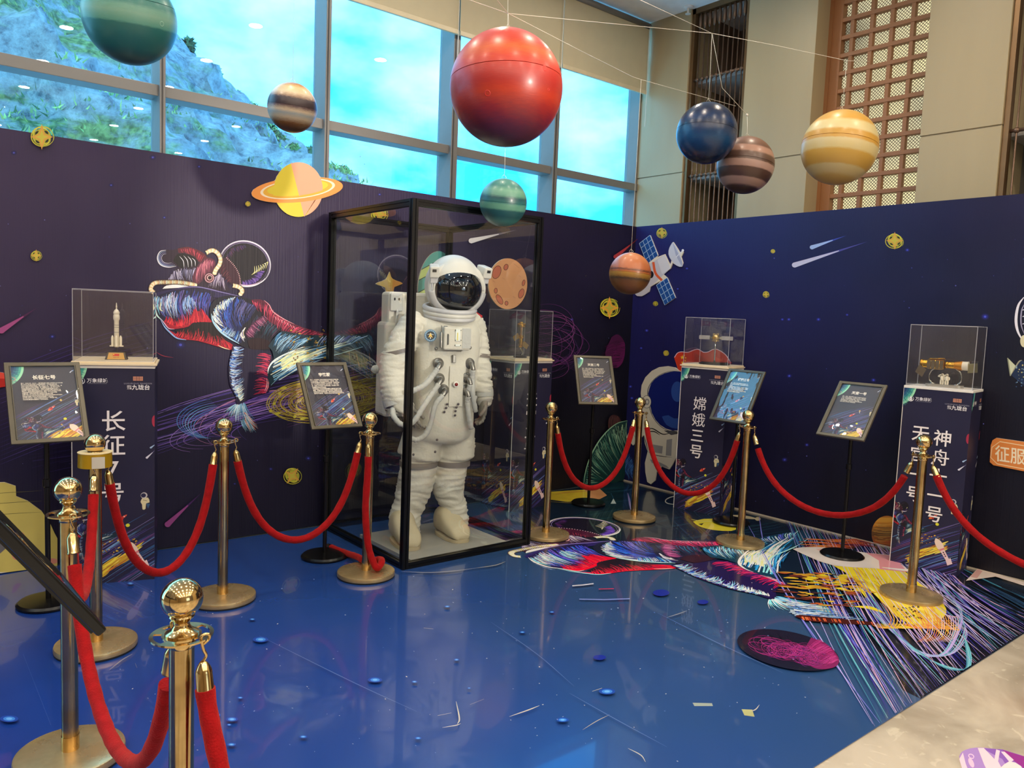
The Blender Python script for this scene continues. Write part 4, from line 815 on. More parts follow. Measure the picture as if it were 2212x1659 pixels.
# niches behind the rods
nich = mat('niche_wood', (122, 100, 84), .5)
for k, (y0, y1) in enumerate(((yB, yA), (yE-1.35, yE))):
    bm = bmesh.new(); bx((RX+.45, y0, 0), (RX+.5, y1, CEIL), bm); bx((RX+.1, y1, 0), (RX+.5, y1+.03, CEIL), bm); bx((RX+.1, y0-.03, 0), (RX+.5, y0, CEIL), bm); struct('wall_niche_%s' % 'ab'[k], bm, nich if k == 0 else mat('niche_grey', (120, 116, 110), .4))
    for j, z in enumerate((2.98, 3.88)):
        tag(obj('niche_shelf', bx((SX+.09, y0+.005, z-.05), (RX+.445, y1-.005, z-.01)), mat('shelf_white', (190, 188, 186), .5)), [['pale shelf board in the dark niche under the blue globe', 'pale shelf board high in the dark niche above the blue globe'], ['lower pale shelf board in the niche cut by the right edge', 'upper pale shelf board in the niche cut by the right edge']][k][j], 'shelf', 'niche shelves')
# things on the niche shelves
def book(y, z, w, h, d, col, lab):
    tag(obj('book', bx((SX+.2, y, z), (SX+.2+d, y+w, z+h), bev=.003), mat('book_%s' % col[1:], tuple(int(col[i:i+2], 16) for i in (1, 3, 5)), .6)), lab, 'book')
for k in range(5): book(yB+.34-k*.05, 2.97, .036, .2+.02*(k % 3), .2, ['#c9c2b4', '#8c8478', '#d8d2c6', '#6a625a', '#b4a898'][k], 'pale upright book on the niche shelf, %s from the blue globe' % ['nearest', 'second', 'third', 'fourth', 'fifth'][k])
tag(obj('folder_box', bx((SX+.16, yB+.04, 3.87), (SX+.42, yB+.12, 4.13), bev=.004), mat('folder_grey', (150, 146, 140), .6)), 'grey file box standing on the upper niche shelf by the stone panel', 'box')
# timber lattice with backlit glass
LX = SX+.20; lt = empty('lattice_screen', (LX, (yC+yD)/2, 0), 0, 'tall honey-brown timber lattice with backlit wire mesh behind the yellow globe', 'screen')
wood = mat('lattice_wood', (150, 100, 60), .45, var=.12, vscale=5, stretch=(1, 1, .2)); cy = (yC+yD)/2
def L(v, k): return v-cy
fr = bmesh.new(); bx((0, L(yC, 0)-.11, 1.8), (.07, L(yC, 0)-.0, CEIL), fr); bx((.02, L(yD, 0)-.1, 1.8), (.07, L(yD, 0), CEIL), fr); bx((-.012, L(yC, 0)-.03, 1.8), (0, L(yC, 0)-.0, CEIL), fr)
obj('frame', fr, wood, lt)
ys = [sy(1772, 440, LX), sy(1812, 440, LX), sy(1854, 440, LX), sy(1896, 440, LX), sy(1940, 440, LX), sy(1984, 440, LX)]
per = (ys[-1]-ys[0])/5; y0 = ys[0]
bars = []
k = 0
while y0+per*k > yD-.35:
    y = y0+per*k; bm = bx((.008, L(y, 0)-.016, 1.8), (.05, L(y, 0)+.016, CEIL), bev=.003); obj('upright', bm, wood, lt); k += 1
z = 2.36
while z < CEIL:
    obj('crossbar', bx((.004, L(yD-.30, 0), z), (.054, L(yC, 0)-.08, z+.034), bev=.003), wood, lt); z += .1435
wire = bmesh.new(); yl, yr = L(yC, 0)-.1, L(yD-.3, 0); H0, H1 = 2.2, CEIL; sp = .026
n = int((H1-H0+(yl-yr))/sp)
for i in range(n):          # two crossing families of thin wires
    c = H0-(yl-yr)+sp*i*1.0
    for s_ in (1, -1):
        ya, yb = yr, yl; za = c if s_ > 0 else c+(yl-yr); zb = c+(yl-yr) if s_ > 0 else c
        P = clip_poly([(ya, za-.0028), (yb, zb-.0028), (yb, zb+.0028), (ya, za+.0028)], (yr, H0, yl, H1))
        if len(P) >= 3:
            f = [wire.verts.new((.052+.003*(s_ > 0), a, b)) for a, b in P]; wire.faces.new(f)
            f = [wire.verts.new((.0545+.003*(s_ > 0), a, b)) for a, b in P]; wire.faces.new(f[::-1])
obj('wire_mesh', wire, mat('wire_brown', (120, 100, 72), .5), lt)
def backlit():
    m = emit('backlit_glass', '#efe2b8', 1.15); t = m.node_tree; em = t.nodes['Emission']; tcn = t.nodes.new('ShaderNodeTexCoord'); n = t.nodes.new('ShaderNodeTexNoise'); n.inputs['Scale'].default_value = 1.3; n.inputs['Detail'].default_value = 4
    r = t.nodes.new('ShaderNodeValToRGB'); e = r.color_ramp.elements; e[0].position = .3; e[0].color = (*lin('#8c8a74'), 1); e[1].position = .68; e[1].color = (*lin('#fff2b8'), 1); x = e.new(.48); x.color = (*lin('#d8d0a8'), 1)
    t.links.new(tcn.outputs['Object'], n.inputs['Vector']); t.links.new(n.outputs['Fac'], r.inputs[0]); t.links.new(r.outputs[0], em.inputs[0]); return m
obj('backlit_pane', bx((.10, yr, 1.9), (.11, yl+.08, CEIL)), backlit(), lt)
struct('wall_lattice_back', bx((LX+.13, yD-.35, 0), (RX+.1, yC+.02, CEIL)), beige)
# ceiling fittings
for k, (x, y) in enumerate(DOWN):
    r = empty('downlight', (x, y, CEIL), 0, 'small round recessed ceiling downlight above the booth and lobby', 'ceiling light', 'recessed ceiling downlights')
    if k == 0:
        lens0 = obj('lens', lathe([(.06, -.010), (.06, -.006)], 20), emit('lamp_lens', '#ffe2b0', 6), r); rim0 = obj('rim', lathe([(.066, 0), (.085, 0), (.085, -.008), (.066, -.012)], 24, cap=False), white_board, r)
    else:
        for o in (lens0, rim0):
            c = o.copy(); COL.objects.link(c); c.parent = r
p = at_depth(1487, 14, 1); d = p-CAM; q = CAM+d*((CEIL-CAM.z)/d.z)
r = empty('sprinkler_head', (q.x, q.y, CEIL), 0, 'small white sprinkler head under the pale ceiling near the corner', 'sprinkler')
obj('rose', lathe([(.045, 0), (.045, -.01), (.02, -.016)], 20), white, r, True, 40); obj('nozzle', lathe([(.011, -.01), (.011, -.06), (.026, -.065), (.026, -.07)], 12), white_board, r)
# ------------------------------------------------------------------ outside: quarried hillside
def hill_mat():
    m = bpy.data.materials.new('hillside'); m.use_nodes = True; t = m.node_tree; p = t.nodes['Principled BSDF']; p.inputs['Roughness'].default_value = .95; MATS['hillside'] = m
    tcn = t.nodes.new('ShaderNodeTexCoord'); n = t.nodes.new('ShaderNodeTexNoise'); n.inputs['Scale'].default_value = 2.6; n.inputs['Detail'].default_value = 10; n.inputs['Roughness'].default_value = .75
    r = t.nodes.new('ShaderNodeValToRGB'); e = r.color_ramp.elements; e[0].position = .36; e[0].color = (*lin('#6a6e78'), 1); e[1].position = .62; e[1].color = (*lin('#e0dfdc'), 1); x = e.new(.47); x.color = (*lin('#b4b5b8'), 1)
    g = t.nodes.new('ShaderNodeTexNoise'); g.inputs['Scale'].default_value = .42; g.inputs['Detail'].default_value = 8; g.inputs['Roughness'].default_value = .7
    gr = t.nodes.new('ShaderNodeValToRGB'); e = gr.color_ramp.elements; e[0].position = .50; e[0].color = (0, 0, 0, 1); e[1].position = .58; e[1].color = (1, 1, 1, 1)
    mp = t.nodes.new('ShaderNodeMapping'); mp.inputs['Scale'].default_value = (.6, .6, 1.6)
    mx = t.nodes.new('ShaderNodeMix'); mx.data_type = 'RGBA'; n4 = t.nodes.new('ShaderNodeTexNoise'); n4.inputs['Scale'].default_value = 9; n4.inputs['Detail'].default_value = 6
    r4 = t.nodes.new('ShaderNodeValToRGB'); e = r4.color_ramp.elements; e[0].position = .35; e[0].color = (*lin('#56743c'), 1); e[1].position = .65; e[1].color = (*lin('#bccd7c'), 1)
    b = t.nodes.new('ShaderNodeBump'); b.inputs['Strength'].default_value = 1; b.inputs['Distance'].default_value = .25
    for a, c in ((tcn.outputs['Object'], n.inputs['Vector']), (tcn.outputs['Object'], mp.inputs[0]), (mp.outputs[0], g.inputs['Vector']), (tcn.outputs['Object'], n4.inputs['Vector']), (n.outputs['Fac'], r.inputs[0]), (g.outputs['Fac'], gr.inputs[0]), (n4.outputs['Fac'], r4.inputs[0]), (gr.outputs[0], mx.inputs[0]), (r.outputs[0], mx.inputs[6]), (r4.outputs[0], mx.inputs[7]), (mx.outputs[2], p.inputs['Base Color']), (n.outputs['Fac'], b.inputs['Height']), (b.outputs[0], p.inputs['Normal'])): t.links.new(a, c)
    return m
RY = 19.0
sky = [(-420, -560), (-250, -400), (-60, -240), (80, -150), (200, -70), (300, 5), (375, 90), (395, 118), (430, 152), (482, 186), (540, 226), (600, 268), (655, 312), (715, 372), (790, 440), (900, 540), (1100, 700)]
rid = [hit(a, b, 1, RY) for a, b in sky]
def ridge(x):
    for a, b in zip(rid, rid[1:]):
        if a.x <= x <= b.x: t = (x-a.x)/(b.x-a.x); return a.z+(b.z-a.z)*t
    return rid[0].z if x < rid[0].x else rid[-1].z
bm = bmesh.new(); nx, ny = 150, 70; gv = []
for j in range(ny+1):
    row = []
    for i in range(nx+1):
        x = rid[0].x-4+(rid[-1].x-rid[0].x+8)*i/nx; s = j/ny; zr = ridge(x); k = min(s/.85, 1)
        y = 6.5+(RY-6.5)*s/.85; z = -1.2+(zr+1.2)*(k**.9) if s <= .85 else zr-(s-.85)*8
        v = Vector((x, y, z)); nn = noise.fractal(v*.35, 1, 2, 5); n2 = noise.fractal(v*1.5, 1, 2, 4)
        amp = min(1, 4*s+.2)*(1-.75*max(0, 1-abs(s-.85)*12))
        row.append(bm.verts.new((x+n2*.15, y-nn*1.2*amp, z+nn*.7*amp+n2*.25*amp)))
    gv.append(row)
for j in range(ny):
    for i in range(nx): bm.faces.new((gv[j][i], gv[j][i+1], gv[j+1][i+1], gv[j+1][i]))
struct('hillside', bm, hill_mat(), smooth=True)
leafm = [mat('leaf_dark', (84, 112, 72), .8, var=.3, vscale=3), mat('leaf_mid', (122, 150, 84), .8, var=.3, vscale=3), mat('leaf_pale', (176, 194, 112), .8, var=.25, vscale=3)]
def shrub(p, r, hgt, m, lab, grp, seed, n=260):
    rr = random.Random(seed); o = empty('shrub', p, rr.uniform(0, 6), lab, 'shrub', grp); bm = bmesh.new()
    lobes = [(Vector((rr.uniform(-.6, .6)*r, rr.uniform(-.5, .5)*r, hgt*rr.uniform(.35, .95))), r*rr.uniform(.35, .6)) for _ in range(7)]
    for i in range(n):
        c, q = rr.choice(lobes); d = Vector((rr.gauss(0, 1), rr.gauss(0, 1), rr.gauss(0, 1))).normalized(); pt = c+d*q*rr.uniform(.6, 1.05)
        u = Vector((rr.gauss(0, 1), rr.gauss(0, 1), rr.gauss(0, .7))).normalized(); w = u.cross(d).normalized(); l = rr.uniform(.08, .2)*(.6+r*.5)
        bm.faces.new([bm.verts.new(pt+u*l), bm.verts.new(pt+w*l*.4), bm.verts.new(pt-u*l), bm.verts.new(pt-w*l*.4)])
    obj('foliage', bm, m, o); bm = bmesh.new()
    for c, q in lobes[:5]: tube([(0, 0, -.15), tuple(c*.5+Vector((0, 0, .1))), tuple(c)], [.05*r, .035*r, .012*r], 6, bm)
    obj('stem', bm, mat('bark', (70, 62, 52), .9), o); return o
rr = random.Random(5)
words = ['just right of the big teal globe', 'second below the big teal globe', 'on the ridge above the window bar', 'on the ridge behind the window bar', 'left of the brown striped globe', 'just below the brown striped globe', 'above the ringed planet board', 'lowest, at the left edge of the wide window bay']
SHR = []
for k, (px, py, rad) in enumerate(((394, 112, .36), (444, 180, .44), (500, 210, .40), (543, 252, .40), (584, 290, .42), (624, 316, .38), (668, 350, .40), (726, 392, .46))):
    p = hit(px, py+10, 1, RY-.3); SHR.append((p.x, p.y, rad)); shrub(tuple(p-Vector((0, 0, rad*.55))), rad, rad*1.7, leafm[k % 2], 'green shrub on the hillside skyline, ' + words[k], 'shrubs along the ridge', 40+k, 460)
bm = bmesh.new(); rr = random.Random(9)      # low scrub and grass all over the slope: uncountable
for i in range(6500):
    x = rr.uniform(rid[0].x, rid[-1].x-6); s = rr.random()**.8; zr = ridge(x); y = 6.5+(RY-6.5)*s/.85
    if s > .84 or any((x-a)**2+(y-b)**2 < (1.5*c+.35)**2 for a, b, c in SHR): continue
    v = Vector((x, y, -1.2+(zr+1.2)*((s/.85)**.9))); 
    nn = noise.fractal(v*.35, 1, 2, 5); band = noise.fractal(Vector((x*.12, 7, v.z*.45)), 1, 2, 4)
    if band < .08 and rr.random() > .05: continue
    amp = min(1, 4*s+.2)*(1-.75*max(0, 1-abs(s-.85)*12)); b = v+Vector((0, -nn*1.2*amp, nn*.7*amp))
    for q in range(4):
        u = Vector((rr.gauss(0, .6), rr.gauss(0, .3), rr.uniform(.5, 1.2))).normalized()*rr.uniform(.06, .2); w = Vector((rr.gauss(0, 1), rr.gauss(0, 1), rr.gauss(0, 1))).normalized()*.03; o_ = b+Vector((rr.gauss(0, .15), rr.gauss(0, .1), 0))
        f = bm.faces.new([bm.verts.new(o_-w), bm.verts.new(o_+w), bm.verts.new(o_+u)]); f.material_index = rr.choice((0, 1, 1, 2, 2))
tag(obj('scrub_grass', bm, leafm), 'low green scrub and grass growing over the rocky hillside', 'grass', kind='stuff')
# ------------------------------------------------------------------ brass stanchions and velvet ropes
def brass_mat(name, col, rough, stain):
    m = bpy.data.materials.new(name); m.use_nodes = True; t = m.node_tree; p = t.nodes['Principled BSDF']; MATS[name] = m
    p.inputs['Metallic'].default_value = .72 if name == 'worn_brass' else 1
    tcn = t.nodes.new('ShaderNodeTexCoord'); n = t.nodes.new('ShaderNodeTexNoise'); n.inputs['Scale'].default_value = 9; n.inputs['Detail'].default_value = 6
    r = t.nodes.new('ShaderNodeValToRGB'); e = r.color_ramp.elements; e[0].position = .36; e[0].color = (*lin(stain), 1); e[1].position = .56; e[1].color = (*lin(col), 1)
    mr = t.nodes.new('ShaderNodeMapRange'); mr.inputs[1].default_value = .35; mr.inputs[2].default_value = .6; mr.inputs[3].default_value = rough+.16; mr.inputs[4].default_value = rough
    t.links.new(tcn.outputs['Object'], n.inputs['Vector']); t.links.new(n.outputs['Fac'], r.inputs[0]); t.links.new(n.outputs['Fac'], mr.inputs[0]); t.links.new(r.outputs[0], p.inputs['Base Color']); t.links.new(mr.outputs[0], p.inputs['Roughness']); return m
gold = brass_mat('polished_brass', '#e0c48c', .07, '#cba970'); worn = brass_mat('worn_brass', '#cdb384', .26, '#b49c70'); tubeb = brass_mat('brass_tube', '#c8ae7c', .11, '#a68c60')
rubber = mat('black_rubber', (22, 22, 24), .6)
velvet = mat('red_velvet', (150, 8, 15), .85, spec=.2, bump=.4, bscale=220, var=.18, vscale=30, Sheen_Weight=.5, Sheen_Roughness=.4); velvet.node_tree.nodes['Principled BSDF'].inputs['Sheen Tint'].default_value = (1, .16, .12, 1)
def ring_plate():
    """flat hook ring: a slotted disc"""
    bm = bmesh.new(); R0, R1, R2, R3 = .030, .040, .056, .064; z0, z1 = 0, .004; n = 48
    def seg(r0, r1, keep):
        for i in range(n):
            if not keep(i): continue
            a, b = 2*PI*i/n, 2*PI*(i+1)/n
            P = [(r*math.cos(q), r*math.sin(q)) for r, q in ((r0, a), (r1, a), (r1, b), (r0, b))]
            lo = [bm.verts.new((*p, z0)) for p in P]; hi = [bm.verts.new((*p, z1)) for p in P]
            bm.faces.new(hi); bm.faces.new(lo[::-1])
            for k in range(4): bm.faces.new((lo[k], lo[(k+1) % 4], hi[(k+1) % 4], hi[k]))
    seg(.012, R1, lambda i: True); seg(R1, R2, lambda i: i % 12 < 4); seg(R2, R3, lambda i: True)
    bmesh.ops.remove_doubles(bm, verts=bm.verts, dist=1e-5); return bm
def stanchion(loc, label, rz=0):
    r = empty('stanchion', loc, rz, label, 'stanchion', 'brass barrier posts')
    obj('base', lathe([(.150, 0), (.166, .002), (.166, .008)], 56), rubber, r, True, 40)
    obj('base_cover', lathe([(.160, .008), (.1665, .009), (.1675, .022), (.165, .030), (.156, .0335), (.10, .0345), (.034, .036)], 56), worn, r, True, 40)
    obj('foot_collar', lathe([(.0275, .034), (.0275, .085)], 32), gold, r, True, 40)
    obj('post', lathe([(.0255, .06), (.0255, .835)], 36), tubeb, r, True, 40)
    obj('neck', lathe([(.0265, .815), (.028, .818), (.028, .832), (.022, .838)], 32), gold, r, True, 50)
    o = obj('hook_ring', ring_plate(), gold, r); o.location = (0, 0, .838)
    obj('finial', lathe([(.034, .842), (.034, .846), (.022, .853), (.016, .862), (.0165, .871), (.024, .879), (.026, .882), (.024, .886)]+[(.0425*math.sin(a), .920-.0425*math.cos(a)) for a in [PI*k/20 for k in range(3, 21)]], 40), gold, r, True, 50)
    return r
POST = {}
LAB = {'d': 'brass stanchion in front of the swimming figure mural, between two hanging ropes', 'e': 'brass stanchion at the left front corner of the glass case, loose rope on its base',
 'f': 'brass stanchion touching the right side of the glass case', 'g': 'brass stanchion in the far corner before the white cartoon astronaut', 'h': 'brass stanchion in front of the blue-reflecting notice and satellite plinth',
 'i': 'brass stanchion on the yellow floor cloud before the far right plinth', 'b': 'large brass stanchion with scuffed base behind the dark edge-on notice', 'c': 'brass stanchion whose ball carries a gold paper collar, before the rocket plinth', 'a': 'nearest brass stanchion with blue-lit slotted ring, cut by the bottom edge'}
for k, q in dict(d=(481, 1283), e=(791, 1232), f=(1179, 1150), g=(1370, 1113), h=(1599, 1167), i=(1968, 1280), b=(152, 1620), c=(208, 1385)).items():
    p = G(*q, .0345); POST[k] = Vector((p.x, p.y, .004)) if p.y > MATY+.2 else Vector((p.x, p.y, 0))
p = hit(393, 1292, 2, .924); POST['a'] = Vector((p.x, p.y, .004))
for k in POST: stanchion(POST[k], LAB[k], {'a': .5, 'b': .3}.get(k, 0))
# gold paper collar taped on post c
pc = POST['c']; r = empty('paper_collar', pc+Vector((0, 0, .838)), 0, 'gold card collar taped round the top of the rocket-side stanchion', 'collar')
bm = bmesh.new(); lathe([(.0645, .0), (.0665, .0), (.0675, -.062), (.0655, -.062)], 40, bm, Matrix.Translation((0, 0, .043)), cap=False); obj('band', bm, mat('gold_card', (176, 140, 20), .3, .35), r, True, 40)
obj('rim', lathe([(.030, .043), (.0685, .043), (.0685, .046), (.030, .046)], 40, cap=False), mat('cream_card', (214, 196, 150), .5), r)
d = (CAM-pc); d.z = 0; d.normalize(); s = Vector((-d.y, d.x, 0)); c = d*.0687+s*.012
bm = bmesh.new(); box(bm, c+Vector((0, 0, .008)), (.05, .0008, .05), Matrix((s, -d, Vector((0, 0, 1)))).transposed(), 0); obj('tape', bm, mat('clear_tape', (188, 184, 172), .35), r)
# ropes
def rope(a, b, low, label, ea=None, eb=None, pts=None):
    """velvet rope between two hook rings; low = height of its lowest point"""
    r = empty('velvet_rope', (0, 0, 0), 0, label, 'rope', 'red velvet barrier ropes')
    if pts is None:
        A, B = POST[a]+Vector((0, 0, .836)), POST[b]+Vector((0, 0, .836)); u = (B-A); u.z = 0; L = u.length; u.normalize()
        A += u*.058; B -= u*.058; L -= .116; P = []
        za, zb = A.z-.045, B.z-.045
        h = za-low; A2 = A+Vector((0, 0, -.045)); B2 = B+Vector((0, 0, -.045))
        for i in range(61):
            t = i/60; s = 2*t-1; z = za+(zb-za)*t-h*(1-(.62*s*s+.38*s**6)); P.append(A2+(B2-A2)*t); P[-1].z = z
        ends = [(A, P[0], (P[3]-P[0]).normalized()), (B, P[-1], (P[-4]-P[-1]).normalized())]
    else:
        P = pts; ends = [(ea, P[0], (P[2]-P[0]).normalized()), (eb, P[-1], (P[-3]-P[-1]).normalized())]
    # caps sit over the first 6 cm of cord
    def trim(P, d):
        acc = 0; i = 0
        while acc < d and i < len(P)-2: acc += (P[i+1]-P[i]).length; i += 1
        return P[i:]
    core = trim(trim(P, .055)[::-1], .055)[::-1]
    wob = [.0195*(1+.03*math.sin(i*1.7)+.02*math.sin(i*.9+1)) for i in range(len(core))]; wob[0] = .0205; wob[-1] = .0205
    obj('cord', tube(core, wob, 18), velvet, r, True, 60)
    for hk, p, d in ends:
        M = Matrix.Translation(p) @ d.to_track_quat('Z', 'Y').to_matrix().to_4x4()
        obj('end_cap', lathe([(.004, -.004), (.008, .0), (.012, .006), (.0155, .014), (.017, .02), (.0178, .062), (.0188, .064), (.0188, .068)], 22, None, M), gold, r, True, 50)
        if hk is not None:
            u = (p-hk); h = crv([hk+Vector((0, 0, -.006)), hk+Vector((.012, 0, .004)), hk+Vector((.010, 0, .014)), hk+Vector((-.004, 0, .012)), hk+u*.35, hk+u*.7+Vector((.006, 0, 0)), p-d*.002], 6)
            obj('hook', tube(h, .0034, 8), gold, r, True)
    return r
def lowz(k1, k2, px, py):
    m = (POST[k1]+POST[k2])/2; return zat(px, py, m.x, m.y)
rope('b', 'a', lowz('b', 'a', 278, 1600), 'nearest red velvet rope, hanging low between the two front left stanchions')
rope('c', 'b', .42, 'red velvet rope seen end-on behind the front left rope, below the gold collar')
rope('c', 'd', lowz('c', 'd', 345, 1236), 'red velvet rope hanging in front of the rocket plinth')
rope('d', 'e', lowz('d', 'e', 640, 1166), 'red velvet rope hanging across the lower left mural, under the suit notice')
rope('f', 'g', lowz('f', 'g', 1272, 1053), 'red velvet rope hanging below the framed notice in the far corner')
rope('g', 'h', lowz('g', 'h', 1492, 1066), 'red velvet rope hanging across the satellite plinth')
rope('h', 'i', lowz('h', 'i', 1790, 1110), 'red velvet rope hanging below the right-hand tilted notice')
POST['j'] = Vector((POST['i'].x+.02, POST['i'].y-1.5, .004)); rope('i', 'j', lowz('i', 'j', 2212, 1222)-.03, 'red velvet rope crossing the far right plinth and leaving the frame')
stanchion(POST['j'], 'brass stanchion outside the right edge holding the last rope')
# rope leaving the nearest post toward the bottom edge
A = POST['a']+Vector((0, 0, .836)); u = (_rt*.9+_fw*-.35); u.z = 0; u.normalize(); A0 = A+u*.058
pts = crv([A0+Vector((0, 0, -.045)), A0+u*.012+Vector((0, 0, -.14)), A0+u*.05+Vector((0, 0, -.28)), A0+u*.10+Vector((0, 0, -.45)), A0+u*.2+Vector((0, 0, -.66)), A0+u*.42+Vector((0, -.02, -.79)), A0+u*.62+Vector((0, -.05, -.812))], 8)
rope(None, None, 0, 'red velvet rope hanging loose from the nearest stanchion, cut by the bottom edge', A0, None, pts)
# loose rope on post e
E0 = POST['e']+Vector((0, 0, .836)); cdir = (CAM-E0); cdir.z = 0; cdir.normalize(); sd = Vector((-cdir.y, cdir.x, 0)); sd = sd if sd.dot(_rt) > 0 else -sd
H0 = E0+cdir*.058-sd*.004; f = POST['e']
pts = crv([H0+Vector((0, 0, -.05)), H0+Vector((0, 0, -.2)), H0-sd*.008+Vector((0, 0, -.42)), H0+sd*.006+Vector((0, 0, -.6)), H0+sd*.03+Vector((0, 0, -.705)), f+cdir*.065+sd*.06+Vector((0, 0, .066)), f+cdir*.02+sd*.088+Vector((0, 0, .085)), f-cdir*.05+sd*.075+Vector((0, 0, .078)), f-cdir*.075-sd*.0+Vector((0, 0, .06)), G(772, 1203, .05), G(748, 1195, .026), G(726, 1187, .0215), G(706, 1178, .0205)], 8)
rope(None, None, 0, 'red velvet rope trailing unhooked on the floor from the stanchion left of the case', H0, None, pts)
# ------------------------------------------------------------------ notice stands
framem = mat('notice_frame', (92, 86, 72), .32, .3, var=.05); blackm = mat('black_metal', (18, 18, 20), .25, .3, var=.1); sleeve = glass('notice_sleeve', (1, 1, 1), 1.0, .03)
def wavy_sleeve(w, h, seed):
    bm = bmesh.new(); n, m_ = 22, 30; V = []
    for j in range(m_+1):
        V.append([bm.verts.new((w*(i/n-.5), -.0055-.0022*noise.noise(Vector((i*.14+seed, j*.22, seed)))-.0012*noise.noise(Vector((i*.5, j*.2+seed, 2))), h*(j/m_-.5))) for i in range(n+1)])
    for j in range(m_):
        for i in range(n): bm.faces.new((V[j][i], V[j][i+1], V[j+1][i+1], V[j+1][i]))
    return bm
def notice(x, y, cz, yaw, tilt, title, label, seed, fm=None):
    """framed A3 notice tilted on a black pole"""
    r = empty('notice_stand', (x, y, .004), 0, label, 'notice stand', 'framed notices on black stands'); cz -= .004
    W_, H_, t = .33, .45, .022
    M = Matrix.Translation((0, 0, cz)) @ Matrix.Rotation(yaw, 4, 'Z') @ Matrix.Rotation(-tilt, 4, 'X')
    fr = empty('sign_frame'); COL.objects.unlink(fr); bpy.data.objects.remove(fr)
    bm = bmesh.new()
    for s in (1, -1):
        box(bm, (s*(W_/2-t/2), 0, 0), (t, .018, H_), None, .004); box(bm, (0, 0, s*(H_/2-t/2)), (W_-.01, .0178, t), None, .004)
        box(bm, (s*(W_/2-t-.003), -.007, 0), (.004, .006, H_-2*t), None, 0)
    for v in bm.verts: v.co = M @ v.co
    fo = obj('sign_frame', bm, fm or framem, r)
    w, h = W_-2*t+.004, H_-2*t+.004
    bm = bmesh.new(); ink_layer(bm); box(bm, (0, .004, 0), (w, .004, h))
    A = notice_art(title, seed) if title else Art(); k = w; y0 = -h/2
    lay(bm, A, lambda a, b, l: Vector(((a-.5)*k, .002-l, y0+b*k)), step=1.2e-6, clip=(.0, 0, 1, h/k))
    for v in bm.verts: v.co = M @ v.co
    po = obj('poster', bm, MATS['notice_paper'], r)
    bm = wavy_sleeve(w, h, seed)
    for v in bm.verts: v.co = M @ v.co
    obj('plastic_sleeve', bm, sleeve, r, True)
    bm = bmesh.new(); box(bm, (0, .011, 0), (W_-.02, .005, H_-.02))
    for v in bm.verts: v.co = M @ v.co
    obj('back_plate', bm, blackm, r)
    bk = M @ Vector((0, .03, 0)); pole = Vector((0, 0, 0)); pole.x, pole.y = bk.x, bk.y
    obj('bracket', tube([M @ Vector((0, .013, .03)), bk, Vector((pole.x, pole.y, cz-.06))], .012, 10), blackm, r, True)
    obj('pole', tube([(pole.x, pole.y, .02), (pole.x, pole.y, cz-.02)], .0125, 16), blackm, r, True, 40)
    obj('height_clamp', lathe([(.0125, .60), (.019, .605), (.019, .64), (.0125, .645)], 16, None, Matrix.Translation((pole.x, pole.y, 0))), blackm, r, True, 40)
    obj('base', lathe([(.135, 0), (.143, .006), (.143, .014), (.132, .024), (.10, .028), (.014, .031)], 44, None, Matrix.Translation((pole.x, pole.y, 0))), blackm, r, True, 35)
    return r
ink_mat('notice_paper', noise_bg([(.2, '#2a2832'), (.8, '#3c3844')], 5), .38, .5)
notice(-4.938, -.657, 1.036, -.005, .618, '长征七号', 'framed notice titled 长征七号 on a black stand left of the rocket plinth', 1)
notice(-3.448, -.690, 1.025, -.014, .574, '宇航服', 'framed notice titled 宇航服 on a black stand left of the suit case', 2)
notice(-1.001, -.540, 1.054, -.507, .552, '天宫二号', 'framed notice titled 天宫二号 on a black stand in the far corner', 3)
notice(-.456, -1.538, 1.007, -1.577, .508, '嫦娥三号', 'framed notice titled 嫦娥三号 reflecting blue sky beside the satellite plinth', 4)
notice(-.528, -2.484, 1.012, -1.555, .657, '天宫一号', 'framed notice titled 天宫一号 on a black stand left of the far right plinth', 5)
p = at_depth(-8, 1122, 1.36); yw = math.atan2(_r0.y, _r0.x)+PI/2+.72
NS = dict(x=p.x, y=p.y, cz=p.z, yaw=yw, tilt=.62)
notice(NS['x'], NS['y'], NS['cz'], NS['yaw'], NS['tilt'], '', 'black framed notice seen edge-on, jutting from the left edge in front', 6, blackm)
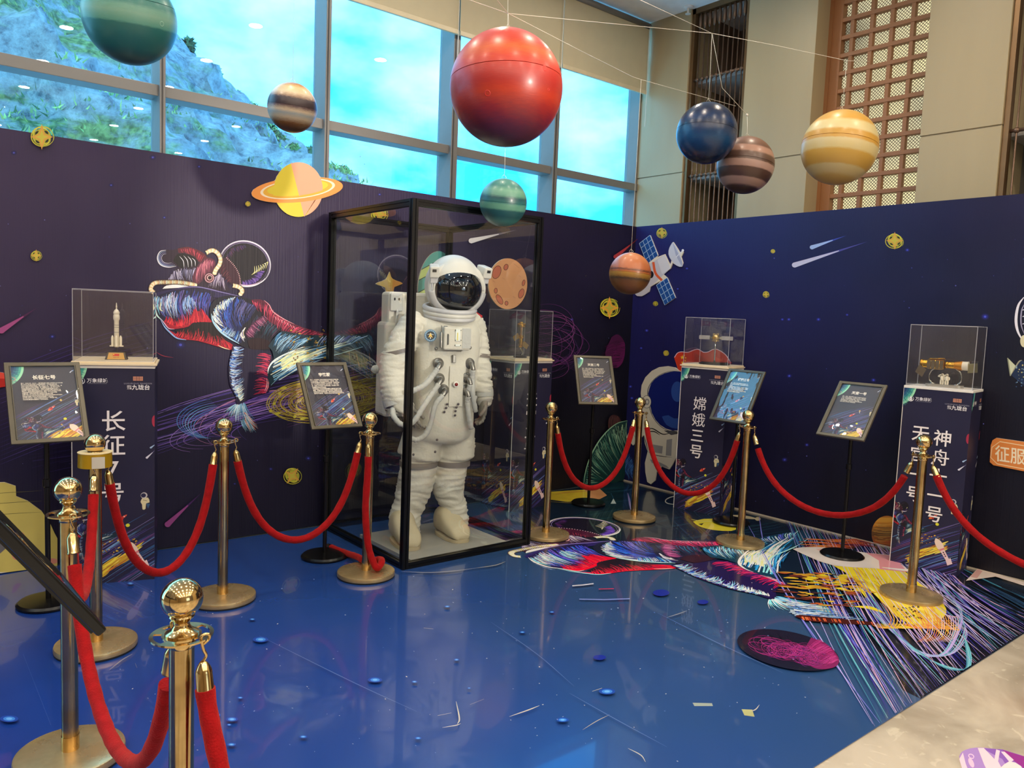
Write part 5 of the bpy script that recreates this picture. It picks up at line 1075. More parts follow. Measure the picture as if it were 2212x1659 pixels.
# ------------------------------------------------------------------ plinths, clear covers
ink_mat('plinth_print', noise_bg([(.2, '#1d1c36'), (.5, '#24233f'), (.8, '#2c2a44')], 2.2), .42, .4)
acry = glass('acrylic', (.985, .985, .985), 1.1, .01, .018); edge_m = mat('acrylic_edge', (205, 205, 212), .25, spec=.6)
edge_m.node_tree.nodes['Principled BSDF'].inputs['Alpha'].default_value = .5
boardm = mat('base_board', (222, 206, 176), .5, var=.06, vscale=6, stretch=(1, 6, 1)); whitem = mat('white_board', (232, 228, 222), .5)
PH = 1.2
def plinth(x, y, rz, label, lines, alab, seed, sides=(0, 1), board=True, cov=.385, top=PH, dp=.40):
    """printed plinth with front centre bottom at (x, y) facing local -y; clear cover separate"""
    w = .40; r = empty('plinth', (x, y, .004), rz, label, 'plinth', 'printed display plinths')
    bm = bmesh.new(); ink_layer(bm); bx((-w/2, 0, 0), (w/2, dp, top-.02), bm)
    A = plinth_art(lines, (top-.02)/w, seed); H = (top-.02)/w
    for s in sides:
        f = {0: lambda a, b, l: Vector(((a-.5)*w, -l, b*w)), 1: lambda a, b, l: Vector((w/2+l, a*dp, b*w)), 3: lambda a, b, l: Vector((-w/2-l, (1-a)*dp, b*w))}[s]
        lay(bm, A if s == 0 else plinth_art([], H, seed+20), f, step=2e-6, clip=(0, 0, 1, H))
    obj('body', bm, MATS['plinth_print'], r)
    bm = bmesh.new()
    for sx in (-1,):
        box(bm, (sx*w/2, 0, (top-.02)/2), (.004, .004, top-.02))
    obj('edge_strip', bm, whitem, r)
    obj('top_board', bx((-w/2-.002, -.002, top-.02), (w/2+.002, dp+.002, top-.004), bev=.001), whitem, r)
    a = empty('display_cover', (x, y, top), rz, alab, 'display cover', 'clear acrylic display covers'); q = cov/2; H2 = .40; c = dp/2; qd = dp/2-.008
    if board:
        obj('base_board', bx((-w/2-.012, -.012, 0), (w/2+.012, dp+.002, .010), bev=.001), boardm, a); obj('upper_board', bx((-w/2+.0, .0, .010), (w/2, dp, .020), bev=.001), boardm, a); z = .020
    else: z = 0.0
    a['z'] = z
    for nm, lo, hi in (('front_panel', (-q, c-qd, z), (q, c-qd, H2)), ('back_panel', (-q, c+qd, z), (q, c+qd, H2)), ('side_panel', (-q, c-qd, z), (-q, c+qd, H2)), ('side_panel', (q, c-qd, z), (q, c+qd, H2)), ('top_panel', (-q, c-qd, H2), (q, c+qd, H2))):
        bm = bmesh.new(); lo, hi = Vector(lo), Vector(hi)
        if nm == 'top_panel': P = [(lo.x, lo.y, H2), (hi.x, lo.y, H2), (hi.x, hi.y, H2), (lo.x, hi.y, H2)]
        else: P = [tuple(lo), (hi.x, hi.y, lo.z), tuple(hi), (lo.x, lo.y, hi.z)]
        bm.faces.new([bm.verts.new(p) for p in P]); obj(nm, bm, acry, a)
    bm = bmesh.new(); cs = [(-q, c-qd), (q, c-qd), (q, c+qd), (-q, c+qd)]; e_ = .0016
    for i in range(4):
        (x0, y0), (x1, y1) = cs[i], cs[(i+1) % 4]
        bx((x0-e_, y0-e_, z), (x0+e_, y0+e_, H2), bm); 
        for zz in (H2, z+.001): bx((min(x0, x1)-e_, min(y0, y1)-e_, zz-e_), (max(x0, x1)+e_, max(y0, y1)+e_, zz+e_), bm)
    obj('glued_edge', bm, edge_m, a)
    return r, a
def frontpose(pl, pr):
    a, b = G(*pl), G(*pr); u = b-a; ang = math.atan2(u.y, u.x); u.normalize(); c = a+u*.2; return c, ang
C1, R1 = frontpose((158, 1267), (334, 1252)); 
u = Vector((math.cos(R1), math.sin(R1), 0)); C1 = G(334, 1252)-u*.2
P1 = plinth(C1.x, C1.y, R1, 'printed plinth lettered 长征7号 carrying the white rocket model', [('长征7号', .50, 2.24, .33, .30)], 'clear acrylic cover over the white rocket model', 11, (0, 3))
C2, R2 = frontpose((1099, 1107), (1180, 1093)); u = Vector((math.cos(R2), math.sin(R2), 0)); C2 = G(1099, 1107)+u*.2
P2 = plinth(C2.x, C2.y, R2, 'printed plinth lettered 天宫二号, half hidden behind the glass case', [('天宫二号', .48, 2.22, .33, .30)], 'clear acrylic cover over the upright gold spacecraft behind the glass case', 12, (0, 3), dp=.355)
C3, R3 = frontpose((1455, 1097), (1549, 1116)); u = Vector((math.cos(R3), math.sin(R3), 0)); C3 = G(1455, 1097)+u*.2
P3 = plinth(C3.x, C3.y, R3, 'printed plinth lettered 嫦娥三号 carrying the winged satellite model', [('嫦娥三号', .45, 2.24, .33, .30)], 'clear acrylic cover over the satellite model with two panel wings', 13, (0, 1), dp=.32)
C4, R4 = frontpose((1921.6, 1215), (2073.5, 1250)); u = Vector((math.cos(R4), math.sin(R4), 0)); C4 = G(1921.6, 1215)+u*.2
P4 = plinth(C4.x, C4.y, R4, 'printed plinth with two lettered columns 天宫一号 and 神舟十一号, far right', [('天宫一号', .31, 2.22, .335, .275), ('神舟十一号', .63, 2.19, .312, .275)], 'clear acrylic cover over the gold space station model', 14, (0, 1), board=False, dp=.26)
# ------------------------------------------------------------------ models on the plinths
def onplinth(C, R_, name, label, cat, dz, lx=0, ly=.2, rot=0):
    u = Vector((math.cos(R_), math.sin(R_), 0)); v = Vector((-u.y, u.x, 0)); q = C+u*lx+v*ly; return empty(name, (q.x, q.y, PH+dz), R_+rot, label, cat)
ivory = mat('ivory_paint', (232, 224, 204), .4, var=.03); goldm = mat('gold_plate', (222, 168, 60), .2, .9); gdark = mat('panel_brown', (96, 84, 68), .45, .2, var=.15, vscale=60); chrome = mat('chrome', (200, 198, 192), .1, 1); ringm = mat('dark_ring', (46, 46, 50), .5)
# rocket
r = onplinth(C1, R1, 'rocket_model', 'small white four-booster rocket model on a dark trapezoid base', 'model', .020, .0, .19)
bm = bmesh.new(); b0, b1 = (.056, .045), (.043, .034); lo = [bm.verts.new((sx*b0[0], sy_*b0[1], 0)) for sx, sy_ in ((-1, -1), (1, -1), (1, 1), (-1, 1))]; hi = [bm.verts.new((sx*b1[0], sy_*b1[1], .042)) for sx, sy_ in ((-1, -1), (1, -1), (1, 1), (-1, 1))]
bm.faces.new(lo[::-1]); bm.faces.new(hi); bridge(bm, lo, hi); obj('base', bm, mat('dark_wood', (44, 34, 26), .3), r)
bm = bmesh.new(); ink_layer(bm); P = [(-.044, -.0456, .003), (.044, -.0456, .003), (.036, -.0372, .039), (-.036, -.0372, .039)]; bm.faces.new([bm.verts.new(p) for p in P])
Q = Art(); Q.poly([(-.016, .021), (.016, .021), (.016, .033), (-.016, .033)], '#c8281e'); Q.ellipse(-.011, .029, .003, .003, '#f0d040', n=8); Q.text('长征七号', 0, .014, .007, '#a8382c', .01)
lay(bm, Q, lambda a, b, l: Vector((a, -.0462+b*.233-l-.0003, b)), 4e-6); ink_mat('plaque_gold', flat_ink('#c89a4c'), .3); obj('plaque', bm, MATS['plaque_gold'], r)
obj('rod', tube([(0, 0, .04), (0, 0, .075)], .0025, 8), ringm, r)
obj('core_stage', lathe([(.010, .068), (.0125, .072), (.0125, .180), (.0125, .188), (.0125, .215), (.0165, .226), (.0165, .244), (.0145, .248), (.0145, .252), (.016, .256), (.016, .262), (.010, .274), (.004, .279), (.003, .288), (.0045, .292), (.003, .296), (.0025, .306), (.0012, .315)], 24), ivory, r, True, 35)
bm = bmesh.new()
for z, q in ((.150, .0127), (.178, .0127), (.190, .0127), (.254, .0150)): lathe([(q, z), (q+.0003, z), (q+.0003, z+.0018), (q, z+.0018)], 24, bm, None, False)
obj('stage_ring', bm, ringm, r)
for k in range(4):
    a = PI/4*0+k*PI/2; x, y = .0205*math.cos(a), .0205*math.sin(a); bm = lathe([(.0088, .072), (.0088, .076), (.0066, .082), (.0072, .118), (.0062, .124), (.003, .132), (.0006, .134)], 16, None, Matrix.Translation((x, y, 0))); bx((x-.012*abs(math.cos(a))-.002, y-.012*abs(math.sin(a))-.002, .071), (x+.012*abs(math.cos(a))+.002, y+.012*abs(math.sin(a))+.002, .078), bm); obj('booster', bm, ivory, r, True, 35)
# upright gold spacecraft behind the case
r = onplinth(C2, R2, 'spacecraft_model', 'upright gold cutaway spacecraft model with angled panels on a small stand', 'model', .020, -.035, .13); r.scale = (1.2, 1.2, 1.2)
obj('base', lathe([(.045, 0), (.045, .012), (.04, .016)], 24), ringm, r); obj('stem', tube(crv([(.012, 0, .014), (.022, 0, .035), (.004, 0, .06), (.0, 0, .075)]), .005, 10), chrome, r, True)
obj('lower_hull', lathe([(.010, .07), (.014, .078), (.016, .11), (.014, .13), (.021, .136), (.021, .15)], 20), goldm, r, True, 30)
obj('clear_hull', lathe([(.024, .15), (.024, .205)], 20, cap=False), glass('clear_hull', (.95, .9, .75), 1.5), r, True)
obj('inner_core', lathe([(.012, .15), (.009, .17), (.013, .19), (.012, .205)], 16), goldm, r, True)
bm = lathe([(.026, .205), (.028, .212), (.026, .222), (.016, .228), (.016, .234), (.010, .240)], 20)
for k in range(8): sphere(bm, (.024*math.cos(k*PI/4), .024*math.sin(k*PI/4), .226), .004, 8, 6)
obj('docking_head', bm, goldm, r, True, 30)
for s in (-1, 1):
    bm = bmesh.new(); box(bm, (s*.042, 0, .118-(.034 if s > 0 else -.02)), (.05, .004, .034), Matrix.Rotation(s*.55, 3, 'Y'), .001); obj('solar_panel', bm, mat('panel_gold', (178, 142, 74), .35, .6), r)
# satellite with two wings
r = onplinth(C3, R3, 'satellite_model', 'small gold satellite model with two grey panel wings on a chrome stalk', 'model', .020, .01, .16); r.scale = (1.25, 1.25, 1.25)
obj('base', lathe([(.10, 0), (.10, .010), (.085, .014), (.085, .018)], 40), mat('black_gloss', (24, 24, 28), .12), r, True, 30)
obj('stalk', lathe([(.008, .016), (.005, .03), (.0045, .11), (.0045, .15)], 16), chrome, r, True)
bm = lathe([(.010, .150), (.020, .155), (.024, .168), (.024, .182), (.020, .194), (.010, .198)], 16)
for k in range(8): a = k*PI/4; lathe([(.0035, .190), (.0035, .204), (.002, .206)], 8, bm, Matrix.Translation((.017*math.cos(a), .017*math.sin(a), 0))); sphere(bm, (.021*math.cos(a), .021*math.sin(a), .156), .004, 8, 6)
obj('body', bm, mat('satin_gold', (206, 178, 122), .25, .8), r, True, 30)
bm = bmesh.new(); box(bm, (0, -.0245, .176), (.018, .004, .018), None, .001); obj('hatch', bm, goldm, r)
for s in (-1, 1):
    bm = bmesh.new(); lo = [bm.verts.new(p) for p in ((s*.024, -.001, .174), (s*.024, -.001, .178), (s*.042, -.001, .188), (s*.042, -.001, .164))]; bm.faces.new(lo); obj('yoke', bm, chrome, r)
    bm = bmesh.new()
    for k in range(3): box(bm, (s*(.054+k*.0255), 0, .176), (.0235, .003, .026), None, .0006)
    box(bm, (s*.08, .001, .176), (.076, .0015, .02)); obj('wing', bm, mat('wing_grey', (176, 174, 172), .4), r)
# docked space station
r = onplinth(C4, R4, 'station_model', 'gold docked space station model with brown panels on two curved arms', 'model', 0.0, .005, .13); r.scale = (1.02, 1.12, 1.3)
bm = bmesh.new(); n = 40; lo = []; hi = []
for i in range(n):
    a = 2*PI*i/n; x = (.075 if math.cos(a) > 0 else -.075)+.035*math.cos(a); y = .045*math.sin(a); lo.append(bm.verts.new((x, y, 0))); hi.append(bm.verts.new((x, y, .014)))
bm.faces.new(lo[::-1]); bm.faces.new(hi); bridge(bm, lo, hi); obj('base', bm, mat('silver_base', (196, 192, 184), .2, .6), r)
for s in (-1, 1):
    obj('arm', tube(crv([(s*.062, 0, .012), (s*.088, 0, .03), (s*.094, 0, .055), (s*.082, 0, .08), (s*.06, 0, .094)]), [(.006, .004)]*33, 10), chrome, r, True); obj('arm_foot', lathe([(.018, .014), (.016, .018), (.010, .021)], 16, None, Matrix.Translation((s*.07, 0, 0))), chrome, r, True)
RX_ = Matrix.Rotation(PI/2, 4, 'Y')
def hz(prof, z=.112, n=20): return lathe(prof, n, None, Matrix.Translation((0, 0, z)) @ RX_)
obj('engine_section', hz([(.014, -.150), (.022, -.148), (.022, -.135), (.0195, -.132), (.0195, -.108)]), goldm, r, True, 30)
obj('laboratory', hz([(.024, -.108), (.026, -.104), (.026, -.02), (.022, -.012), (.014, -.008)]), goldm, r, True, 30)
obj('docking_ring', hz([(.016, -.002), (.018, .002), (.018, .010), (.012, .014)]), goldm, r, True, 30)
obj('orbital_module', hz([(.012, .008), (.0165, .014), (.0175, .045), (.017, .048)]), goldm, r, True, 30)
obj('return_module', hz([(.0172, .048), (.021, .075), (.0235, .088), (.0235, .092)]), mat('amber_cone', (216, 140, 40), .3, .6), r, True, 30)
obj('service_module', hz([(.022, .092), (.022, .122), (.024, .126)]), ivory, r, True, 30)
for k in range(4):
    bm = bmesh.new(); box(bm, (-.094+k*.0245, -.0285, .111), (.0215, .003, .044), None, .0006); obj('solar_cell', bm, gdark, r)
bm = bmesh.new(); box(bm, (-.052, -.01, .1415), (.09, .012, .004), Matrix.Rotation(-.05, 3, 'Y'), .001); obj('boom', bm, goldm, r)
bm = bmesh.new(); box(bm, (-.138, -.03, .076), (.05, .002, .045), Matrix.Rotation(.5, 3, 'Y'), .0006); obj('solar_panel', bm, gdark, r)
bm = bmesh.new(); box(bm, (.152, -.01, .104), (.055, .002, .046), Matrix.Rotation(-.1, 3, 'Y'), .0006); obj('solar_panel', bm, mat('olive_reflection', (128, 122, 92), .4, .3), r)  # plate standing in for the olive reflection in the cover's side panel
def salute(dx, lab):
    o = onplinth(C4, R4, 'astronaut_figurine', lab, 'figurine', .0182, .005+dx*1.15, .115); o.scale = (1.15, 1.15, 1.15)
    bm = bmesh.new(); tube(crv([(-.005, 0, .0), (-.006, 0, .012), (-.005, 0, .026)], 4), [.0052]*9, 8, bm); tube(crv([(.005, 0, .0), (.006, 0, .012), (.005, 0, .026)], 4), [.0052]*9, 8, bm)
    tube(crv([(0, 0, .022), (0, 0, .032), (0, 0, .042), (0, 0, .047)], 4), [(.009, .0065)]*4+[(.0105, .007)]*5+[(.009, .006)]*4, 10, bm)
    tube(crv([(-.010, 0, .043), (-.019, -.002, .044), (-.014, -.004, .050), (-.006, -.006, .054)], 5), .0034, 8, bm); tube(crv([(.010, 0, .043), (.013, 0, .034), (.011, -.002, .026)], 5), .0036, 8, bm); sphere(bm, (0, 0, .054), .0075, 12, 8)
    obj('suit', bm, ivory, o, True); bm = bmesh.new(); sphere(bm, (0, -.0025, .054), .0062, 12, 8); obj('visor', bm, mat('figurine_visor', (168, 158, 140), .2), o, True)
salute(-.012, 'left saluting astronaut figurine under the station model'); salute(.012, 'right saluting astronaut figurine under the station model')
# ------------------------------------------------------------------ tall glass case
X0, X1, Y0, Y1, CH = -3.172, -2.166, -1.143, -.062, 2.2
cx_, cy_ = (X0+X1)/2, (Y0+Y1)/2
case = empty('glass_case', (cx_, cy_, .004), 0, 'tall black framed glass case holding the white space suit', 'display case'); hx, hy = (X1-X0)/2, (Y1-Y0)/2
alub = mat('black_aluminium', (16, 18, 22), .28, .4, var=.1)
def profile(a, b, w=.04):
    """slotted square aluminium section from a to b (axis aligned)"""
    a, b = Vector(a), Vector(b); ax = (b-a).normalized(); u = Vector((1, 0, 0)) if abs(ax.x) < .5 else Vector((0, 1, 0)); v = ax.cross(u); h = w/2; s = .004; d = .005
    q = []
    for k in range(4):
        c, n = math.cos(k*PI/2), math.sin(k*PI/2)
        for x, y in ((h, -h), (h, -s), (h-d, -s), (h-d, s), (h, s)): q.append((x*c-y*n, x*n+y*c))
    bm = bmesh.new(); lo = [bm.verts.new(a+u*x+v*y) for x, y in q]; hi = [bm.verts.new(b+u*x+v*y) for x, y in q]
    bm.faces.new(lo[::-1]); bm.faces.new(hi); bridge(bm, lo, hi); bmesh.ops.recalc_face_normals(bm, faces=bm.faces); return bm
for sx in (-1, 1):
    for sy_ in (-1, 1): obj('corner_post', profile((sx*(hx-.02), sy_*(hy-.02), 0), (sx*(hx-.02), sy_*(hy-.02), CH)), alub, case)
for z in (.02, CH-.02):
    for s in (-1, 1):
        obj('rail', profile((-hx+.04, s*(hy-.02), z), (hx-.04, s*(hy-.02), z)), alub, case); obj('rail', profile((s*(hx-.02), -hy+.04, z), (s*(hx-.02), hy-.04, z)), alub, case)
cg = glass('case_glass', (.93, .965, .96), 1.0, 0, .003, (.75, .8, .85))
for nm, a, b in (('pane', (-hx+.035, -hy+.02), (hx-.035, -hy+.02)), ('pane', (-hx+.035, hy-.02), (hx-.035, hy-.02)), ('pane', (-hx+.02, -hy+.035), (-hx+.02, hy-.035)), ('pane', (hx-.02, -hy+.035), (hx-.02, hy-.035))):
    bm = bmesh.new(); bm.faces.new([bm.verts.new(p) for p in ((*a, .035), (*b, .035), (*b, CH-.035), (*a, CH-.035))]); obj(nm, bm, cg, case)
# grey board the suit stands on
bA, bB, bC, bD = G(803, 1155, .03), G(880, 1199, .03), G(1040, 1170, .03), G(960, 1132, .03)
bm = bmesh.new(); P = [Vector((-3.06, -1.06, 0)), Vector((-2.30, -1.06, 0)), Vector((-2.30, -.40, 0)), Vector((-3.06, -.40, 0))]
lo = [bm.verts.new((p.x, p.y, .004)) for p in P]; hi = [bm.verts.new((p.x, p.y, .026)) for p in P]; bm.faces.new(lo[::-1]); bm.faces.new(hi); bridge(bm, lo, hi)
tag(obj('standing_board', bm, mat('grey_board', (150, 148, 140), .6)), 'low grey board under the boots inside the glass case', 'board')
# ------------------------------------------------------------------ the white space suit
TH = math.radians(-13.7); O = Vector((-2.665, -.665, .026))
suit = empty('space_suit', O, TH, 'white quilted space suit with dark visor standing in the glass case', 'space suit')
RI = Matrix.Rotation(-TH, 3, 'Z')
def SL(px, py, Y):
    d = RI @ ray(px, py); c = RI @ (CAM-O); t = (Y-c.y)/d.y; return c+d*t
cloth = mat('suit_cloth', (210, 207, 196), .75, spec=.25, bump=.25, bscale=60, var=.05, vscale=5)
cloth2 = mat('suit_cloth_grey', (186, 187, 184), .7, spec=.25, bump=.2, bscale=60); grey = mat('suit_band', (126, 118, 112), .6); gun = mat('gun_metal', (142, 140, 136), .35, .75); darkp = mat('dark_part', (30, 30, 34), .4)
bm = bmesh.new()
def loft(cs, bm, n=32, e=2.5):
    prev = None; first = None
    for c, rx, ry in cs:
        R_ = []
        for i in range(n):
            a = 2*PI*i/n; ca, sa = math.cos(a), math.sin(a)
            R_.append(bm.verts.new(Vector(c)+Vector((math.copysign(abs(ca)**(2/e), ca)*rx, math.copysign(abs(sa)**(2/e), sa)*ry, 0))))
        if prev: bridge(bm, prev, R_)
        else: first = R_
        prev = R_
    bm.faces.new(first[::-1]); bm.faces.new(prev)
def smoothloft(cs, bm, n=32, e=2.5, k=5):
    q = cr([(*c, rx, ry) for c, rx, ry in cs], k); loft([(p[:3], p[3], p[4]) for p in q], bm, n, e)
def SC(px, py, yf=-.17):
    a = SL(px, py, 0); a.z = SL(px, py, yf).z; return a
smoothloft([(SC(945, 962), .15, .14), (SC(946, 950), .215, .175), (SC(949, 925), .226, .182), (SC(955, 880), .214, .17), (SC(960, 820), .212, .168), (SC(964, 760), .222, .17), (SC(967, 715, -.12), .222, .155), (SC(969, 692, -.08), .18, .13), (SC(972, 672, 0), .11, .10)], bm)
for c0_, c1_, r0_, r1_ in ((SC(916, 925, -.1), SC(903, 994, -.12), .118, .132), (SC(986, 925, -.1), SC(981, 992, -.12), .116, .124)):
    q = [c0_+(c1_-c0_)*i/10 for i in range(11)]; tube(q, [(r0_+(r1_-r0_)*i/10, (r0_+(r1_-r0_)*i/10)*1.12) for i in range(11)], 26, bm)
leg_l = [(SC(912, 960, -.08), .115), (SC(906, 1000, -.08), .115), (SC(897, 1050, -.08), .118), (SC(886, 1088, -.06), .106), (SC(879, 1102, -.06), .094), (SC(874, 1130, -.06), .104), (SC(875, 1156, -.05), .094)]
leg_r = [(SC(984, 960, -.08), .112), (SC(977, 1000, -.08), .109), (SC(968, 1050, -.08), .106), (SC(972, 1078, -.06), .092), (SC(978, 1092, -.06), .088), (SC(981, 1118, -.06), .095), (SC(983, 1144, -.05), .088)]
arm_l = [(SL(893, 702, .0), .088), (SL(872, 735, -.01), .092), (SL(853, 779, -.02), .089), (SL(851, 830, -.04), .088), (SL(857, 858, -.07), .08), (SL(874, 878, -.11), .062)]
arm_r = [(SL(1020, 702, .02), .085), (SL(1030, 745, .02), .080), (SL(1035, 790, .02), .078), (SL(1040, 830, .0), .070), (SL(1045, 850, -.01), .062), (SL(1046, 862, -.01), .056)]
for L_ in (leg_l, leg_r, arm_l, arm_r):
    q = cr([(*p, r) for p, r in L_], 6); tube([p[:3] for p in q], [float(p[3]) for p in q], 22, bm)
    for p, r in (L_[0], L_[-1]): sphere(bm, p, r*.98, 16, 10)
o = obj('suit_raw', bm, cloth); md = o.modifiers.new('r', 'REMESH'); md.mode = 'VOXEL'; md.voxel_size = .0095
me = bpy.data.meshes.new_from_object(o.evaluated_get(bpy.context.evaluated_depsgraph_get())); bpy.data.objects.remove(o)
bm = bmesh.new(); bm.from_mesh(me); bpy.data.meshes.remove(me)
for _ in range(4): bmesh.ops.smooth_vert(bm, verts=bm.verts, factor=.5, use_axis_x=True, use_axis_y=True, use_axis_z=True)
bm.normal_update()
def near_chain(co, ch):
    best = 9
    for (a, ra), (b, rb) in zip(ch, ch[1:]):
        ab = b-a; t = max(0, min(1, (co-a).dot(ab)/ab.length_squared)); best = min(best, (co-(a+ab*t)).length-(ra+(rb-ra)*t))
    return best
zh = SC(942, 992, -.12).z; disp = []
for v in bm.verts:
    co = v.co; limb = min(near_chain(co, c) for c in (leg_l, leg_r, arm_l, arm_r)) < .02
    torso = not limb or (co.z > zh and abs(co.x) < .2 and min(near_chain(co, arm_l), near_chain(co, arm_r)) > .01)
    w1 = noise.noise(Vector((co.x*5, co.y*5, co.z*34+2*noise.noise(co*6)))); w2 = noise.noise(co*14); w3 = noise.noise(Vector((co.x*9, co.y*9, co.z*60)))
    if torso: a = .006*noise.noise(co*7)+.004*(1-2.5*abs(noise.noise(co*5+Vector((3, 1, 2)))))+.002*w2
    else: a = .0095*(1-abs(w1)*2.4)+.004*w3+.003*w2
    if co.z < zh+.012 and co.z > zh-.012 and abs(co.x) < .3: a += .004
    disp.append(v.normal*a)
for v, d in zip(bm.verts, disp): v.co += d
body = obj('body', bm, cloth, suit, True)
# bands round limbs
def band(px, py, Y, r, w, tilt=(0, 0, 1), m=grey, name='band'):
    c = SC(px, py, Y) if name == 'leg_band' else SL(px, py, Y); M = Matrix.Translation(c) @ Vector(tilt).to_track_quat('Z', 'Y').to_matrix().to_4x4()
    return obj(name, lathe([(r-.01, -w/2), (r+.001, -w/2), (r+.002, 0), (r+.001, w/2), (r-.01, w/2)], 36, None, M, False), m, suit, True, 40)
band(904, 1007, -.10, .127, .036, name='leg_band'); band(977, 1005, -.10, .121, .036, name='leg_band')
band(858, 757, -.018, .0965, .026, (-.28, 0, 1), name='arm_band'); band(1033, 766, .02, .084, .026, (.1, 0, 1), name='arm_band')
band(856, 868, -.063, .086, .05, (-.2, .3, 1), cloth2, 'cuff'); band(1045, 848, -.01, .066, .05, (-.05, .1, 1), cloth2, 'cuff')
# seams and pockets on the coat
def patchbox(name, px, py, Y, s, m, bev=.004, rot=None, parent=suit):
    bm = bmesh.new(); box(bm, SL(px, py, Y), s, rot, bev); return obj(name, bm, m, parent)
patchbox('front_placket', 985, 835, -.172, (.10, .012, .27), cloth, .004)
bm = bmesh.new()
for px, py in ((952, 950), (957, 975), (950, 945)): pass
for px, py, Y in ((944, 950, -.205), (940, 976, -.205), (893, 982, -.195), (964, 881, -.187), (986, 880, -.19), (984, 888, -.19), (966, 873, -.187), (990, 873, -.19), (960, 890, -.187), (983, 897, -.19)):
    sphere(bm, SL(px, py, Y), (.0085, .004, .0085), 12, 8)
obj('snap_button', bm, mat('snap', (84, 76, 82), .35, .4), suit, True)
# mission patch
c = SL(930, 725, -.176); q = empty('tmp'); bpy.data.objects.remove(q)
nrm = Vector((-.30, -.94, .12)).normalized(); Mx = Matrix.Translation(c) @ nrm.to_track_quat('Z', 'Y').to_matrix().to_4x4()
bm = bmesh.new(); ink_layer(bm); lathe([(.040, -.004), (.040, .002), (.038, .004)], 32, bm, Mx)
Q = Art(); Q.ellipse(0, 0, .038, .038, '#5a86a8'); Q.ellipse(0, 0, .027, .027, '#20303c'); Q.poly([(-.014, -.014), (0, -.006), (.014, -.014), (.002, .018), (-.002, .018)], '#e8c060'); Q.poly([(-.004, -.02), (.004, -.02), (.002, -.01), (-.002, -.01)], '#e8e4d8'); Q.line([(-.02, .006), (0, .012), (.02, .006)], .003, '#cfd8dc', (1, 1), 0)
for k in range(18): a = k*20; Q.ellipse(.0325*math.cos(math.radians(a)), .0325*math.sin(math.radians(a)), .0022, .0022, '#d4e0e6', n=6)
up = (Mx.to_3x3() @ Vector((0, 1, 0))); sgn = 1 if up.z > 0 else -1
lay(bm, Q, lambda a, b, l: Mx @ Vector((a*sgn, b*sgn, .0042+l)), 2e-5); ink_mat('patch_cloth', flat_ink('#5a86a8'), .7)
obj('mission_patch', bm, MATS['patch_cloth'], suit)
# chest control box
cb = patchbox('control_box', 984, 731, -.215, (.185, .075, .15), cloth, .012)
def onbox(name, px, py, s, m, dy=-.256, bev=.001): bm = bmesh.new(); box(bm, SL(px, py, dy), s, None, bev); return obj(name, bm, m, cb_p)
cb_p = cb
onbox('gauge_plate', 989, 724, (.034, .006, .078), mat('gauge_white', (214, 220, 214), .35)); onbox('gauge_tube', 988, 727, (.007, .010, .05), mat('gauge_yellow', (216, 200, 90), .3)); onbox('slot', 968, 733, (.009, .006, .062), darkp); onbox('name_tag', 989, 746, (.038, .006, .014), mat('gauge_white', ()), -.256); onbox('side_plate', 1008, 731, (.06, .004, .13), cloth2, -.254)
bm = bmesh.new()
for px, py in ((984, 714), (996, 714), (984, 735), (996, 735), (968, 722), (968, 744), (983, 746), (995, 746)): sphere(bm, SL(px, py, -.261), .003, 8, 6)
obj('screw', bm, darkp, cb)
o = SL(953, 735, -.235); obj('cylinder_valve', lathe([(.004, -.05), (.010, -.046), (.010, .048), (.005, .055), (.003, .055), (.003, .095)], 16, None, Matrix.Translation(o)), gun, suit, True, 40)
patchbox('velcro', 963, 706, -.205, (.024, .006, .012), darkp, .001); patchbox('buckle', 981, 775, -.185, (.022, .014, .052), gun, .003)
for px, py in ((942, 753), (1015, 751)): bm = bmesh.new(); sphere(bm, SL(px, py, -.19), (.012, .012, .012), 14, 10); obj('stud', bm, gun, suit, True)
c = SL(984, 830, -.19); bm = lathe([(.019, 0), (.019, .010), (.015, .013)], 24, None, Matrix.Translation(c) @ Matrix.Rotation(PI/2, 4, 'X')); b_ = obj('button_seat', bm, whitem, suit, True, 40)
bm = bmesh.new(); sphere(bm, c+Vector((0, -.016, 0)), (.0115, .008, .0115), 18, 12); obj('red_button', bm, mat('button_red', (120, 16, 20), .2), b_, True)
# hose ports and hoses
def port(px, py, Y, dirv, r=.036):
    c = SL(px, py, Y); d = Vector(dirv).normalized(); M = Matrix.Translation(c) @ Vector((0, -1, 0)).to_track_quat('Z', 'Y').to_matrix().to_4x4()
    p_ = obj('hose_port', lathe([(r, -.012), (r*1.04, .0), (r*.96, .008), (r*.62, .016), (r*.5, .024)], 28, None, M), gun, suit, True, 35)
    el = crv([c+Vector((0, -.014, 0)), c+Vector((0, -.035, -.002)), c+Vector((0, -.045, 0))+d*.016, c+Vector((0, -.045, 0))+d*.045], 5); obj('elbow', tube(el, .0165, 14), gun, p_, True); return c+Vector((0, -.045, 0))+d*.04
def hose(pts, r=.0175):
    q = crv(pts, 8); rad = [r*(1+.09*math.sin(i*2.1)+.05*math.sin(i*3.7)) for i in range(len(q))]; return obj('hose', tube(q, rad, 14), cloth2, suit, True)
dl = (-.6, -.2, -.8); dr = (.15, -.2, -1)
s1 = port(947, 785, -.165, dl); hose([s1, SL(934, 812, -.215), SL(917, 832, -.22), SL(897, 842, -.215), SL(884, 848, -.20)])
s2 = port(949, 818, -.165, dl); hose([s2, SL(930, 855, -.23), SL(913, 881, -.24), SL(893, 911, -.235), SL(868, 917, -.21), SL(851, 900, -.18), SL(848, 884, -.13)])
s3 = port(958, 842, -.165, dl); hose([s3, SL(940, 875, -.22), SL(930, 915, -.215), SL(918, 940, -.21), SL(900, 950, -.2), SL(886, 946, -.19)])
